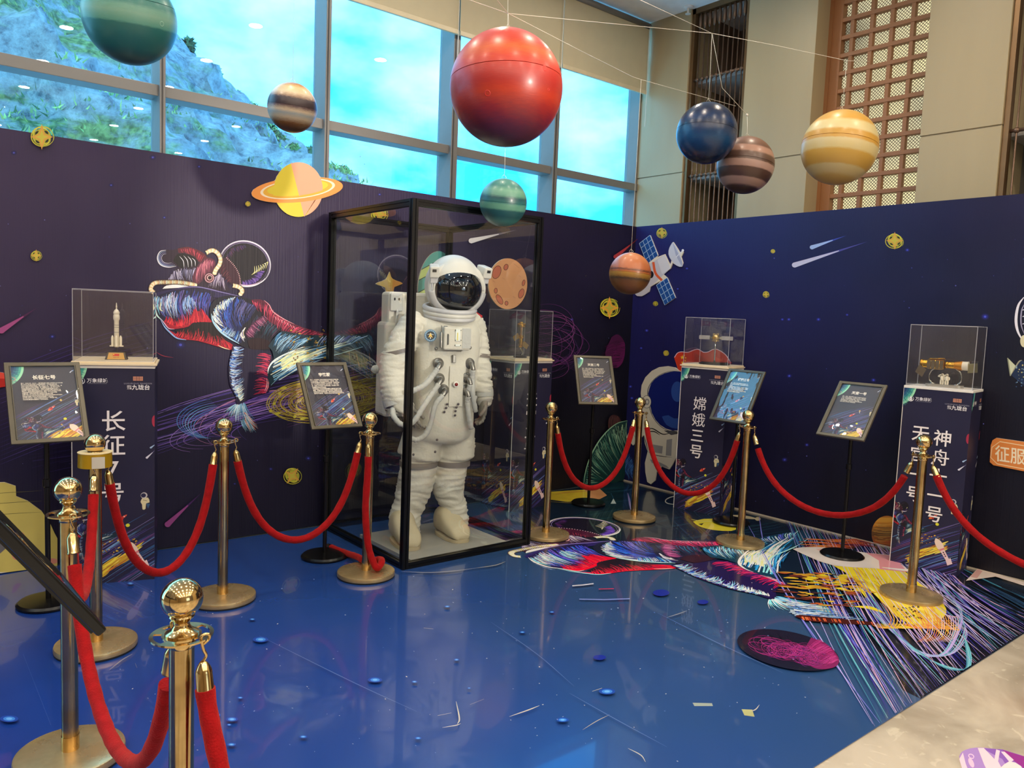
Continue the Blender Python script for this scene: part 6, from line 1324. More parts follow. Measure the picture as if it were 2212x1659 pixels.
s4 = port(1014, 785, -.16, dr); hose([s4, SL(1020, 818, -.20), SL(1021, 850, -.21), SL(1027, 889, -.19)])
s5 = port(1008, 816, -.16, dr); hose([s5, SL(1013, 850, -.19), SL(1026, 860, -.15)])
s6 = port(1004, 842, -.16, dr); hose([s6, SL(1010, 868, -.20), SL(1013, 898, -.2), SL(1018, 926, -.19)])
# gloves
def glove(wrist, dirv, pn, thumb, sgn, curl=.5):
    """wrist point, direction to the knuckles, palm normal, thumb side vector"""
    d = Vector(dirv).normalized(); t = Vector(thumb); t = (t-d*t.dot(d)).normalized(); n = d.cross(t)*sgn
    if n.dot(Vector(pn)) < 0: n = -n
    bm = bmesh.new(); wv = Vector(wrist)
    q = cr([(*(wv-d*.03), .046, .036), (*wv, .045, .032), (*(wv+d*.05), .052, .028), (*(wv+d*.095), .05, .026), (*(wv+d*.11), .044, .022)], 4); prev = None
    for p in q:
        R_ = ring(bm, Vector(p[:3]), t*p[3], n*p[4], 20)
        if prev: bridge(bm, prev, R_)
        else: bm.faces.new(R_[::-1])
        prev = R_
    bm.faces.new(prev)
    for k, (off, l) in enumerate(((.034, .075), (.0115, .086), (-.0115, .08), (-.033, .062))):
        b0 = wv+d*.10+t*off; a = curl+.12*k; p = b0; pts = [b0-d*.02]; rad = [.0125]
        for j in range(4):
            pts.append(p); rad.append(.0125-.0008*j); dd = d*math.cos(a*j*.75)+n*math.sin(a*j*.75); p = p+dd*l/3
        obj_pts = crv(pts, 4); tube(obj_pts, [.0125-.0025*i/len(obj_pts) for i in range(len(obj_pts))], 10, bm); sphere(bm, obj_pts[-1], .010, 10, 8)
        for j in (1, 2, 3): sphere(bm, pts[j+0]-n*.002, .0132, 8, 6)
    b0 = wv+d*.035+t*.042; pts = crv([b0-t*.02, b0+t*.012+d*.018, b0+t*.02+d*.045+n*.014, b0+t*.012+d*.072+n*.03], 5); tube(pts, [.0155-.004*i/len(pts) for i in range(len(pts))], 10, bm); sphere(bm, pts[-1], .0115, 10, 8)
    return obj('glove', bm, mat('glove_grey', (134, 130, 122), .6, bump=.3, bscale=90, var=.12), suit, True)
glove(SL(882, 878, -.13), (.42, -.30, -1), (.7, .3, -.2), (.5, -1, -.1), 1, .5)
glove(SL(1045, 864, -.02), (-.12, -.12, -1), (-.8, -.4, 0), (-.1, -1, 0), 1, .5)
# boots
bootm = mat('boot_rubber', (194, 182, 152), .6, var=.06)
def boot(tip, ang):
    """boot with its toe at tip pointing along ang (local)"""
    f = Vector((math.sin(ang), -math.cos(ang), 0)); s = Vector((f.y*-1, f.x, 0)); z0 = .002; prof = [(-.0, .035, .030), (-.012, .058, .055), (-.04, .074, .088), (-.08, .080, .108), (-.12, .080, .122), (-.16, .078, .15), (-.20, .078, .19), (-.26, .080, .19), (-.30, .074, .17), (-.32, .05, .12)]
    bm = bmesh.new(); prev = None
    for i, (y, w, h) in enumerate([p for p in cr(prof, 3)]):
        c = Vector(tip)+f*y; R_ = []
        for k in range(24):
            a = 2*PI*k/24; x = math.cos(a); zz = math.sin(a); e = 2/2.6
            X = math.copysign(abs(x)**e, x)*w; Z = h*.5+math.copysign(abs(zz)**e, zz)*h*.5; Z += .0016*math.sin(i*2.4) if zz > .2 else 0
            R_.append(bm.verts.new(c+s*X+Vector((0, 0, z0+.014+Z))))
        if prev: bridge(bm, prev, R_)
        else: bm.faces.new(R_[::-1])
        prev = R_
    bm.faces.new(prev); b = obj('boot', bm, bootm, suit, True)
    bm = bmesh.new(); lo = []; hi = []; n = 36
    for k in range(n):
        a = 2*PI*k/n; X = .084*math.copysign(abs(math.cos(a))**.7, math.cos(a)); Y = -.16+.168*math.copysign(abs(math.sin(a))**.8, math.sin(a)); p = Vector(tip)+f*Y+s*X; lo.append(bm.verts.new((p.x, p.y, .001))); hi.append(bm.verts.new((p.x, p.y, .022)))
    bm.faces.new(lo[::-1]); bm.faces.new(hi); bridge(bm, lo, hi); bmesh.ops.recalc_face_normals(bm, faces=bm.faces); obj('sole', bm, mat('sole_rubber', (184, 170, 138), .7), b)
def ground_local(px, py):
    g = RI @ (G(px, py, .030)-O); return Vector((g.x, g.y, 0))
boot(ground_local(890, 1189), -.02); boot(ground_local(1000, 1172), .12)
# helmet
HC = SL(979, 617, -.02); HY = math.radians(-3); RH = Matrix.Rotation(HY, 3, 'Z') @ Matrix.Rotation(math.radians(6), 3, 'X')
fw = RH @ Vector((0, -1, 0)); rt = RH @ Vector((1, 0, 0)); upv = RH @ Vector((0, 0, 1))
hm = mat('helmet_shell', (212, 210, 204), .4, bump=.1, bscale=30, var=.03)
def ellip(name, c, r, m, parent, keep=None, u=48, v=32):
    bm = bmesh.new(); sphere(bm, (0, 0, 0), r, u, v)
    if keep: bmesh.ops.delete(bm, geom=[w for w in bm.verts if not keep(w.co)], context='VERTS')
    for w in bm.verts: w.co = RH @ w.co + c
    return obj(name, bm, m, parent, True)
helm = ellip('helmet', HC, (.192, .20, .205), hm, suit, lambda p: p.z > -.165)
vc = HC+fw*.058+upv*-.018
ellip('visor', vc, (.178, .172, .160), mat('visor_dark', (8, 9, 14), .04, .2, spec=.9, Coat_Weight=1), helm, lambda p: p.y < .02)
def oval(c, rx, rz, yoff, sc=1, n=56, z0=0, a0=0, a1=360): return [c+fw*yoff+rt*rx*math.cos(math.radians(a0+(a1-a0)*i/n))+upv*(rz*math.sin(math.radians(a0+(a1-a0)*i/n))+z0) for i in range(n+1)]
obj('visor_rim', tube(oval(vc, .168, .152, .058, n=60), .010, 10), mat('rim_grey', (200, 198, 192), .4), helm, True)
obj('brow_rim', tube(oval(vc, .186, .176, .035, a0=-10, a1=190, n=40), [(.022, .012)]*41, 10), hm, helm, True)
jaw = oval(vc, .182, .160, .05, a0=185, a1=355, n=36); obj('jaw_guard', tube(jaw, [(.012, .026)]*37, 10), mat('jaw_grey', (186, 186, 188), .4), helm, True)
nk = SL(971, 684, -.015)
def torus(name, c, R1_, R2_, r, m, tilt=.16, par=helm):
    Rm = Matrix.Rotation(HY, 3, 'Z') @ Matrix.Rotation(tilt, 3, 'X'); pts = [c+Rm @ Vector((R1_*math.cos(2*PI*i/48), R2_*math.sin(2*PI*i/48), 0)) for i in range(49)]; return obj(name, tube(pts, r, 10), m, par, True)
lc = mat('collar_grey', (200, 200, 204), .4)
torus('neck_ring', nk+Vector((0, 0, .055)), .168, .172, .017, lc); torus('neck_ring', nk+Vector((0, 0, .028)), .166, .170, .016, hm); torus('neck_ring', nk+Vector((0, 0, .004)), .160, .165, .016, lc)
Rm = Matrix.Translation(nk) @ (Matrix.Rotation(HY, 3, 'Z') @ Matrix.Rotation(.16, 3, 'X')).to_4x4()
obj('neck_seal', lathe([(.10, -.075), (.125, -.06), (.148, -.03), (.158, 0), (.163, .03), (.165, .07)], 44, None, Rm, False), hm, helm, True)
def lampbox(px, py, Y, yaw, nm, s=(.062, .115, .075)):
    c = SL(px, py, Y); Rl = Matrix.Rotation(HY+yaw, 3, 'Z') @ Matrix.Rotation(.25, 3, 'X'); bm = bmesh.new(); box(bm, c, s, Rl, .01); b = obj('helmet_lamp', bm, hm, helm)
    bm = bmesh.new(); box(bm, c+Rl @ Vector((0, -s[1]/2-.001, .012)), (.026, .004, .018), Rl, .001); obj('lens', bm, darkp, b); bm = bmesh.new(); box(bm, c+Rl @ Vector((0, -.01, -.05)), (.05, .06, .05), Rl, .006); obj('lamp_mount', bm, lc, b)
lampbox(938, 585, -.12, -.25, 'l'); lampbox(1046, 587, -.08, .2, 'r')
patchbox('hinge', 934, 619, -.10, (.03, .05, .05), lc, .006, None, helm)
bm = bmesh.new(); box(bm, SL(1022, 676, .03), (.11, .10, .02), Matrix.Rotation(.5, 3, 'Y'), .004); obj('shoulder_flag', bm, mat('flag_red', (176, 22, 34), .7), suit)
# backpack
pk = SL(829, 640, .24).x; ptop = SL(840, 630, .24).z; pbot = SL(835, 897, .24).z; pmid = SL(835, 695, .24).z
bm = bmesh.new(); bx((pk+.01, .15, pmid-.12), (.24, .34, ptop), bm, .02); bp = obj('backpack', bm, cloth, suit)
bm = bmesh.new(); bx((pk-.012, .14, pbot), (.26, .36, pmid), bm, .022); obj('lower_pack', bm, cloth, bp)
bm = bmesh.new(); c = Vector((pk+.06, .14, ptop-.07)); box(bm, c, (.085, .02, .12), None, .006); obj('pack_flap', bm, cloth2, bp)
bm = bmesh.new()
for s in (-1, 1): sphere(bm, c+Vector((s*.015, -.012, .02)), (.006, .005, .010), 10, 8)
obj('eyelet', bm, darkp, bp)
obj('strap', tube(crv([c+Vector((.01, -.005, -.05)), c+Vector((.0, -.008, -.14)), c+Vector((-.01, -.01, -.24))], 6), [(.016, .004)]*13, 8), cloth2, bp, True)
bm = bmesh.new(); sphere(bm, SL(811, 798, .2), .03, 16, 10); obj('pack_knob', bm, cloth2, bp, True)
bm = bmesh.new()
for py in (870, 878, 886): sphere(bm, SL(834, py, .13), .008, 10, 8)
obj('pack_snap', bm, grey, bp, True)
# ------------------------------------------------------------------ mounted cutouts
def cutout(name, outline, art, wall, label, cat, th=.012, parent=None, off=.0, sm=0, mname='cutout_print'):
    """flat printed board on a display wall: outline and inks traced at the board's own face"""
    ax = 1 if wall == 'L' else 0; z = -(off+th)
    n = Vector((0, -1, 0)) if wall == 'L' else Vector((-1, 0, 0))
    if sm: outline = [tuple(p) for p in cr(list(outline)+[outline[0]], sm)][:-1]
    bm = bmesh.new(); ink_layer(bm)
    hi = [bm.verts.new(hit(x, y, ax, z)) for x, y in outline]; lo = [bm.verts.new(v.co-n*(th-.0004)) for v in hi]
    bm.faces.new(hi); bm.faces.new(lo[::-1]); bridge(bm, lo, hi); bmesh.ops.recalc_face_normals(bm, faces=bm.faces)
    lay(bm, art, lambda x, y, l: hit(x, y, ax, z)+n*l, 1e-5)
    o = obj(name, bm, MATS[mname], parent)
    if label: tag(o, label, cat)
    return o
ink_mat('cutout_print', flat_ink('#e6e0d4'), .45)
# ringed planet above the left mural
A = Art(2); B_ = ell(644.5, 409.5, 53, 59, 0, 60)
ringo = ell(642, 410, 99, 27, -5, 60)
low = [p for p in B_ if p[1] > 405]; dv = lambda y: 628+(y-351)*.248
A.poly(clip_poly(B_, (560, 400, 760, 480)), '#e0cc3c'); A.poly([(dv(400), 400)]+[p for p in ell(644.5, 409.5, 53, 59, 0, 60) if p[0] > dv(p[1]) and p[1] > 400][::1]+[(dv(468.4), 468.4)], '#eda988')
A.poly(ringo, '#ef9a4c'); A.poly(ell(643, 408, 81, 21, -6, 50), '#f2e2c8'); A.poly(ell(643, 408, 75, 19, -6, 50), '#e8b03c'); A.poly(ell(643, 406, 66, 15, -6, 50), '#e0cc3c')
upper = [p for p in ell(644.5, 409.5, 53, 59, 0, 72)]
fr_ = [(x, 408+14.5*math.sqrt(max(0, 1-((x-643)/66)**2))-(x-643)*.105) for x in np.linspace(590, 697, 30)]
top = [(x, 409.5-59*math.sqrt(max(0, 1-((x-644.5)/53)**2))) for x in np.linspace(697, 592, 34)]
A.poly(fr_+top, '#e0cc3c')
fr2 = [(dv(425), 424)]+[p for p in fr_ if p[0] > dv(424)]; tp2 = [p for p in top if p[0] > dv(p[1])]
A.poly(fr2+tp2+[(dv(351), 351)], '#eda988')
out = []
for i in range(90):
    a = 2*PI*i/90; best = 0
    for r in range(20, 110):
        x, y = 643+r*math.cos(a), 409.5+r*math.sin(a); c, s_ = math.cos(math.radians(5)), math.sin(math.radians(5)); u_, v_ = (x-642)*c-(y-410)*s_, (x-642)*s_+(y-410)*c
        if ((x-644.5)/53)**2+((y-409.5)/59)**2 <= 1 or (u_/99)**2+(v_/27)**2 <= 1: best = r
    out.append((643+best*math.cos(a), 409.5+best*math.sin(a)))
cutout('planet_cutout', out, A, 'L', 'yellow and pink ringed planet board fixed on the top edge of the left mural', 'cutout')
# gold star, striped planet and cratered moon behind the case
A = Art(); P = [(842, 587), (848, 602), (870, 612), (852, 620), (849, 640), (834, 640), (832, 621), (812, 613), (834, 603)]; A.poly(P, '#e0b45c', 3); A.poly([(812, 613), (834, 603), (842, 587), (842, 628), (832, 621)], '#e6c472', 2); A.poly([(848, 604), (870, 612), (852, 620), (848, 632)], '#e09a4c', 2)
cutout('star_cutout', P, A, 'L', 'golden four-pointed star board behind the suit backpack', 'cutout', sm=3)
A = Art(); P = ell(941, 612, 37, 70, 8, 44); A.poly(P, '#4f9c98')
for y0 in (566, 612, 660): A.poly(clip_poly([(880, y0+34), (1000, y0-34), (1000, y0-14), (880, y0+54)], (900, 540, 985, 685)), '#b9c77a'); 
for y0 in (566, 586, 612, 632, 660): A.line([(900, y0+22), (984, y0-24)], 1.6, '#20302c', (1, 1), 0)
A2 = Art()
for it in A.it:
    pass
def inside_clip(art, poly):
    """keep only the inks inside a convex outline"""
    o = Art()
    for it in art.it:
        pts = it[0]
        qs = [pts] if len(it) == 2 else [(pts[i], pts[i+1], pts[-2-i], pts[-1-i]) for i in range(len(pts)//2-1)]
        for q in qs:
            q = list(q)
            for i in range(len(poly)):
                a, b = poly[i], poly[(i+1) % len(poly)]; nx, ny = -(b[1]-a[1]), b[0]-a[0]; r_ = []
                for k in range(len(q)):
                    u_, v_ = q[k-1], q[k]; du = (u_[0]-a[0])*nx+(u_[1]-a[1])*ny; dv_ = (v_[0]-a[0])*nx+(v_[1]-a[1])*ny
                    if (du >= 0) != (dv_ >= 0): t = du/(du-dv_); r_.append((u_[0]+(v_[0]-u_[0])*t, u_[1]+(v_[1]-u_[1])*t))
                    if dv_ >= 0: r_.append(v_)
                q = r_
                if len(q) < 3: break
            if len(q) >= 3: o.it.append((q, it[1]))
    return o
cutout('planet_cutout', P, inside_clip(A, P), 'L', 'teal and lime striped planet board behind the suit helmet', 'cutout')
A = Art(3); P = ell(1097, 613, 42, 55, 0, 44); A.poly(P, '#e8a878')
for x, y, a, b, r_ in ((1073, 588, 9, 15, 20), (1093, 577, 5, 7, 20), (1071, 628, 4, 6, 0), (1079, 647, 6, 12, -30), (1126, 634, 6, 11, 20), (1131, 611, 3.5, 7, 15), (1094, 655, 4, 5, 0)): A.ellipse(x, y, a, b, '#4a2a22', r_); A.ellipse(x, y, a-1, b-1, '#d0765a', r_)
for x, y in ((1110, 570), (1116, 575), (1066, 648), (1120, 595), (1085, 600), (1108, 640), (1064, 606), (1118, 655)): A.line([(x, y), (x+6, y+4)], 1.2, '#5a342a', 'both', 0)
cutout('moon_cutout', P, A, 'L', 'peach cratered moon board seen through the right of the glass case', 'cutout')
# yellow blob planet on the floor by the left wall and the red rocket above it
A = Art(3); P = [(-60, 1052), (-20, 1043), (10, 1042), (34, 1050), (35, 1072), (60, 1082), (90, 1104), (108, 1130), (118, 1152), (124, 1163), (124, 1222), (10, 1237), (-60, 1247)]; A.poly(P, '#d3c46a')
for y in (1060, 1082, 1106): A.line([(-60, y+10), (20, y+4), (90, y)], 1, '#6a6438', 'both')
A.poly([(24, 1194), (30, 1192), (44, 1204), (46, 1206), (38, 1210), (28, 1206)], '#d8907e', 2); A.ellipse(113, 1212, 12, 6, '#d8907e'); A.ellipse(48, 1156, 5, 6, '#d8a46a'); A.poly([(0, 1160), (12, 1166), (20, 1178), (0, 1196), (-20, 1190)], '#6a6a70')
A2 = Art(); A2.it = [(clip_poly(list(p[0]), (-60, 1000, 124, 1236)),)+p[1:2] if len(p) == 2 else p for p in A.it]
cutout('planet_cutout', P, A2, 'L', 'flat yellow planet board with pink spots standing at the foot of the left wall', 'cutout')
A = Art(3); P = [(-60, 800), (0, 804), (11, 806), (12, 835), (0, 837), (-60, 842)]; A.poly(P, '#b4241e'); A.poly([(-60, 800), (11, 806), (11, 818), (-60, 815)], '#dc4a3c')
cutout('rocket_cutout', P, A, 'L', 'red rocket board cut by the left edge beside the 长征七号 notice', 'cutout')
# satellite board in the corner of the right wall
A = Art(4); H_ = [(1381, 526), (1404, 508), (1421, 551), (1418, 556), (1436, 549), (1444, 566), (1448, 572), (1451, 560), (1444, 549), (1446, 535), (1454, 523), (1462, 535), (1470, 548), (1473, 541), (1476, 545), (1471, 555), (1475, 568), (1472, 576), (1462, 574), (1453, 568), (1448, 580), (1432, 592), (1441, 600), (1459, 643), (1436, 659), (1418, 616), (1428, 606), (1404, 620), (1402, 630), (1386, 640), (1372, 636), (1378, 618), (1396, 596), (1403, 570), (1400, 565)]
A.poly([(1404, 570), (1436, 550), (1448, 580), (1405, 620), (1390, 606)], '#c9c8d6'); A.poly([(1420, 562), (1436, 550), (1448, 580), (1430, 592)], '#dad9e4'); A.poly([(1390, 606), (1405, 620), (1400, 632), (1384, 640), (1372, 636), (1378, 620)], '#c4c3d2', 2)
A.line([(1411, 566), (1416, 590), (1430, 606)], 5, '#e2623a', (1, 1)); A.ellipse(1406, 593, 6, 8, '#1c1a24')
for Q in ([(1381, 526), (1404, 508), (1421, 552), (1398, 570)], [(1418, 616), (1441, 600), (1459, 643), (1436, 659)]):
    A.poly(Q, '#1c4f9c'); q = [np.array(p, float) for p in Q]; 
    for t in (.0, .33, .66, 1): A.line([q[0]+(q[1]-q[0])*t, q[3]+(q[2]-q[3])*t], 1.1, '#9fbfe6', (1, 1), 0)
    for t in (0, .22, .5, .78): A.line([q[0]+(q[3]-q[0])*t, q[1]+(q[2]-q[1])*t], 1.1, '#9fbfe6', (1, 1), 0)
A.poly([(1453, 523), (1462, 535), (1474, 566), (1473, 576), (1462, 574), (1450, 562), (1444, 549), (1446, 535)], '#ccd0e2', 2); A.poly([(1453, 523), (1474, 566), (1473, 576), (1460, 552)], '#a8aecb'); A.line([(1460, 556), (1474, 542)], 1.8, '#e0e2ee', (1, 1), 0); A.ellipse(1475, 541, 2.6, 2.8, '#eceef6')
cutout('satellite_cutout', H_, A, 'R', 'grey satellite board with blue solar panels and dish in the corner', 'cutout')
# cartoon astronaut with the red flag
r = empty('astronaut_cutout', (0, 0, 0), 0, 'white cartoon astronaut board with navy visor beside the satellite plinth', 'cutout')
A = Art(5); H_ = [(1384, 850), (1386, 832), (1394, 815), (1408, 801), (1424, 793), (1442, 791), (1458, 794), (1470, 802), (1500, 830), (1500, 930), (1492, 965), (1462, 985), (1452, 1005), (1446, 1014), (1430, 1008), (1418, 1020), (1415, 1038), (1406, 1046), (1398, 1041), (1394, 1020), (1393, 1000), (1396, 988), (1399, 975), (1393, 958), (1391, 940), (1367, 962), (1353, 945), (1366, 918), (1386, 905), (1388, 880)]
A.poly(H_, '#cfcabc'); A.poly([(1400, 850), (1407, 828), (1424, 812), (1448, 803), (1474, 804), (1500, 830), (1500, 900), (1475, 925), (1452, 930), (1426, 918), (1408, 892)], '#0e1c6a', 2); A.line([(1474, 803), (1448, 802), (1424, 811), (1406, 828), (1399, 850), (1407, 893), (1426, 920), (1452, 932), (1475, 928)], 2, '#6a6a70')
A.ellipse(1463, 846, 13, 22, '#2b4c9a'); A.poly([(1430, 900), (1444, 897), (1456, 904), (1480, 904), (1478, 922), (1460, 926), (1440, 918)], '#2b4c9a', 2)
A.ellipse(1397, 868, 10, 14, '#3c3c44'); A.ellipse(1397, 868, 9, 13, '#d4d0c4'); A.ellipse(1398, 868, 5, 7, '#8a8a90'); A.ellipse(1398, 868, 2.4, 3.6, '#d4d0c4')
for pts in ([(1394, 928), (1410, 926), (1432, 938), (1452, 934)], [(1394, 934), (1412, 932), (1426, 940)], [(1406, 925), (1398, 945)]): A.line(pts, 2.4, '#26262c')
A.poly([(1410, 960), (1432, 964), (1430, 980), (1406, 976)], '#8d8c90'); A.poly([(1440, 950), (1452, 948), (1450, 985), (1438, 984)], '#8d8c90'); A.poly([(1434, 930), (1456, 930), (1470, 936), (1450, 940)], '#4a4a52'); A.poly([(1404, 992), (1424, 998), (1440, 1006), (1446, 1012), (1430, 1008), (1408, 1000)], '#8d8c90')
A.line([(1398, 975), (1420, 984), (1452, 988)], 1.6, '#3c3c44'); A.line([(1366, 935), (1376, 950)], 2, '#4a4a52'); A.poly([(1366, 918), (1374, 912), (1372, 935)], '#b4342c'); A.line([(1391, 940), (1396, 958), (1400, 975)], 1.6, '#3c3c44')
cutout('figure', H_, A, 'R', None, None, parent=r)
A = Art(6); H_ = [(1456, 772), (1462, 763), (1472, 760), (1486, 761), (1499, 756), (1509, 755), (1520, 761), (1530, 760), (1540, 755), (1550, 755), (1566, 765), (1576, 779), (1577, 788), (1520, 800), (1520, 830), (1480, 850), (1470, 815)]
A.poly(H_, '#b8281e', 2); A.poly([(1462, 764), (1474, 762), (1480, 800), (1474, 830), (1466, 800), (1457, 774)], '#cf3a22', 2); A.poly([(1500, 762), (1516, 770), (1536, 784), (1500, 786)], '#9c2420'); A.poly([(1544, 770), (1560, 778), (1552, 788), (1544, 784)], '#cf3a22')
for x, y, s_ in ((1474, 772, 5), (1478, 768, 2.4), (1481, 773, 2.4), (1480, 779, 2.4), (1474, 783, 3)): A.poly([(x+s_*(1 if k % 2 == 0 else .42)*math.sin(k*PI/5), y-s_*(1 if k % 2 == 0 else .42)*math.cos(k*PI/5)) for k in range(10)], '#eebe3c')
A.line([(1457, 772), (1463, 763), (1472, 760), (1486, 761), (1499, 756), (1509, 755), (1520, 761), (1530, 760), (1540, 755), (1550, 755), (1566, 765), (1576, 779), (1577, 788)], 1.4, '#e4c8dc', (1, 1))
cutout('flag', H_, A, 'R', None, None, parent=r, th=.008)
# orange sign on the right wall
A = Art(7); H_ = [(2140, 962), (2144, 951), (2152, 946), (2290, 966), (2290, 1038), (2212, 1018), (2146, 1005), (2138, 998)]
A.poly(H_, '#dd8846'); A.line([(2290, 976), (2160, 954), (2143, 966), (2140, 988), (2154, 1002), (2290, 1028)], 1.6, '#f3dcb4', (1, 1), 0)
cut = Art(); cut.text('征服', 0, 0, 1, '#f3e6cc', .012)
for p, c in cut.it:
    q = []
    for a, b in p: x = 2182+a*33; q.append((x, 983-b*37+(x-2182)*.14))
    A.it.append((q, c))
cutout('wall_sign', H_, A, 'R', 'orange sign board lettered 征服 at the right edge', 'sign')
# ------------------------------------------------------------------ hanging globes
def globe_mat(name, stops, rough=.32, streak=.05, coat=.18, bump=.12):
    m = bpy.data.materials.new(name); m.use_nodes = True; t = m.node_tree; p = t.nodes['Principled BSDF']; MATS[name] = m
    p.inputs['Roughness'].default_value = rough; p.inputs['Coat Weight'].default_value = coat; p.inputs['Coat Roughness'].default_value = .2
    tcn = t.nodes.new('ShaderNodeTexCoord'); sx = t.nodes.new('ShaderNodeSeparateXYZ'); mp = t.nodes.new('ShaderNodeMapping'); mp.inputs['Scale'].default_value = (5, 5, 34)
    n = t.nodes.new('ShaderNodeTexNoise'); n.inputs['Scale'].default_value = 1.4; n.inputs['Detail'].default_value = 5
    sb = t.nodes.new('ShaderNodeMath'); sb.operation = 'SUBTRACT'; sb.inputs[1].default_value = .5; ma = t.nodes.new('ShaderNodeMath'); ma.operation = 'MULTIPLY_ADD'; ma.inputs[1].default_value = streak
    mr = t.nodes.new('ShaderNodeMapRange'); mr.inputs[1].default_value = -1; mr.inputs[2].default_value = 1
    r_ = t.nodes.new('ShaderNodeValToRGB'); e = r_.color_ramp.elements
    while len(e) < len(stops): e.new(.5)
    for el, (q, c) in zip(e, stops): el.position = q; el.color = (*[v*.8 for v in lin(c)], 1)
    m2 = t.nodes.new('ShaderNodeMapping'); m2.inputs['Scale'].default_value = (4, 4, 60); n2 = t.nodes.new('ShaderNodeTexNoise'); n2.inputs['Scale'].default_value = 2; b = t.nodes.new('ShaderNodeBump'); b.inputs['Strength'].default_value = bump; b.inputs['Distance'].default_value = .003
    for a, c in ((tcn.outputs['Object'], sx.inputs[0]), (tcn.outputs['Object'], mp.inputs[0]), (mp.outputs[0], n.inputs['Vector']), (n.outputs['Fac'], sb.inputs[0]), (sx.outputs[2], mr.inputs[0]), (sb.outputs[0], ma.inputs[0]), (mr.outputs[0], ma.inputs[2]), (ma.outputs[0], r_.inputs[0]), (r_.outputs[0], p.inputs['Base Color']), (tcn.outputs['Object'], m2.inputs[0]), (m2.outputs[0], n2.inputs['Vector']), (n2.outputs['Fac'], b.inputs['Height']), (b.outputs[0], p.inputs['Normal'])): t.links.new(a, c)
    return m
stringm = mat('clear_line', (226, 222, 208), .3)
def seg(bm, pts, r=.0011): tube(pts, r, 6, bm)
def globe(px, py, dpx, D, stops, label, tilt=(0, 0), hang=None, dents=(), seam=.0, streak=.06, rough=.38):
    depth = F*D/dpx; p = at_depth(px, py, depth); R_ = D/2
    r = empty('hanging_globe', p, 0, label, 'globe', 'painted planet globes on strings')
    prof = []
    for k in range(0, 61):
        a = -PI/2+PI*k/60; rr_, z = math.cos(a), math.sin(a)
        prof.append((rr_, z))
    prof = [q for q in prof if abs(q[1]-seam) > .02]; w = .006; pr = lambda z: math.sqrt(1-z*z)
    prof += [(pr(seam-w), seam-w), (pr(seam)*.982, seam-w*.6), (pr(seam)*.982, seam+w*.6), (pr(seam+w), seam+w)]; prof.sort(key=lambda q: q[1])
    o = obj('ball', lathe(prof, 72), globe_mat('paint_'+label.split()[0]+'_%d' % int(px), stops, rough, streak), r, True, 60); o.scale = (R_, R_, R_)
    vd = (p-CAM).normalized(); o.rotation_euler = (math.radians(tilt[0]), math.radians(tilt[1]), 0.6)
    top = Vector((0, 0, R_)); bm = bmesh.new()
    hp = at_depth(*hang)-p if hang else Vector((0, 0, CEIL-p.z))
    seg(bm, [top-Vector((0, 0, .004)), top+(hp-top)*.5+Vector((.002, 0, 0)), hp]); lp = [top+Vector((.014*math.cos(a), .006*math.sin(a*2), .012+.012*math.sin(a))) for a in [2*PI*i/18 for i in range(19)]]; seg(bm, lp, .0009)
    obj('string', bm, stringm, r, True)
    for dx, dy, s_ in dents:
        q = at_depth(px+dx, py+dy, depth)-p; n_ = q-vd*math.sqrt(max(0, R_*R_-q.length_squared)); n_.normalize(); M = Matrix.Translation(n_*R_*.998) @ n_.to_track_quat('Z', 'Y').to_matrix().to_4x4()
        obj('moulding_mark', lathe([(s_*.55, -.001), (s_*.75, .0012), (s_, .0006), (s_*1.05, -.001)], 18, None, M, False), o.data.materials[0] if False else mat('mark_%d' % int(px), tuple(int(stops[len(stops)//2][1][i:i+2], 16) for i in (1, 3, 5)), .4), r, True)
    return p
C_ = lambda *a: [(a[i], a[i+1]) for i in range(0, len(a), 2)]
HUB = (1098, 29, 3.40); HUBB = (1538, 72, 4.62); HUBO = (1385, 172, 5.0); HUBY = (1829, 131, 4.60)
globe(1093.5, 191, 243, .50, C_(0, '#3a1a34', .10, '#5c1e34', .22, '#8e2228', .34, '#b8351f', .42, '#a82420', .52, '#b82a22', .60, '#cf3a22', .70, '#d8602a', .78, '#c83c22', .9, '#d8452a', 1, '#b83020'), 'biggest red-orange globe hanging in front of the windows', (-3, 2), HUB, ((35-74, -12+22, .013), (72, -38, .012), (88, 2, .006)), .12, .12)
globe(281, 40, 189, .42, C_(0, '#2a5252', .08, '#3c6c68', .13, '#2e7072', .17, '#2a7674', .40, '#2c7876', .42, '#62a898', .52, '#86b8a4', .58, '#70ac9a', .62, '#3a8a82', .72, '#368680', .9, '#3a7c72', 1, '#2a6a66'), 'large teal globe cut by the top edge before the hillside window', (8, -9), None, ((80, 14, .012),), .35, .03)
globe(631.5, 233, 104, .27, C_(0, '#241c22', .08, '#5a3c22', .18, '#8a5c28', .28, '#d8c8a8', .36, '#a8b4b8', .42, '#e0ccb0', .50, '#6a5458', .54, '#3a2a32', .66, '#40303a', .70, '#b09078', .78, '#efd9b4', .88, '#e8c890', .95, '#c88a38', 1, '#a86a28'), 'cream globe with dark brown stripes beside the window mullion', (8, -6), None, (), .05, .08)
globe(1087, 438, 102, .285, C_(0, '#2a6664', .12, '#3c7c74', .22, '#1f5458', .34, '#1f585c', .38, '#5f9a84', .47, '#5a9480', .50, '#2f706e', .56, '#285f62', .60, '#1d5058', .66, '#5a9480', .76, '#6fa48c', .84, '#3f7f74', 1, '#4a8c80'), 'small teal striped globe hanging by the top right of the glass case', (6, -7), (1091, 330, 4.62), (), .02, .04)
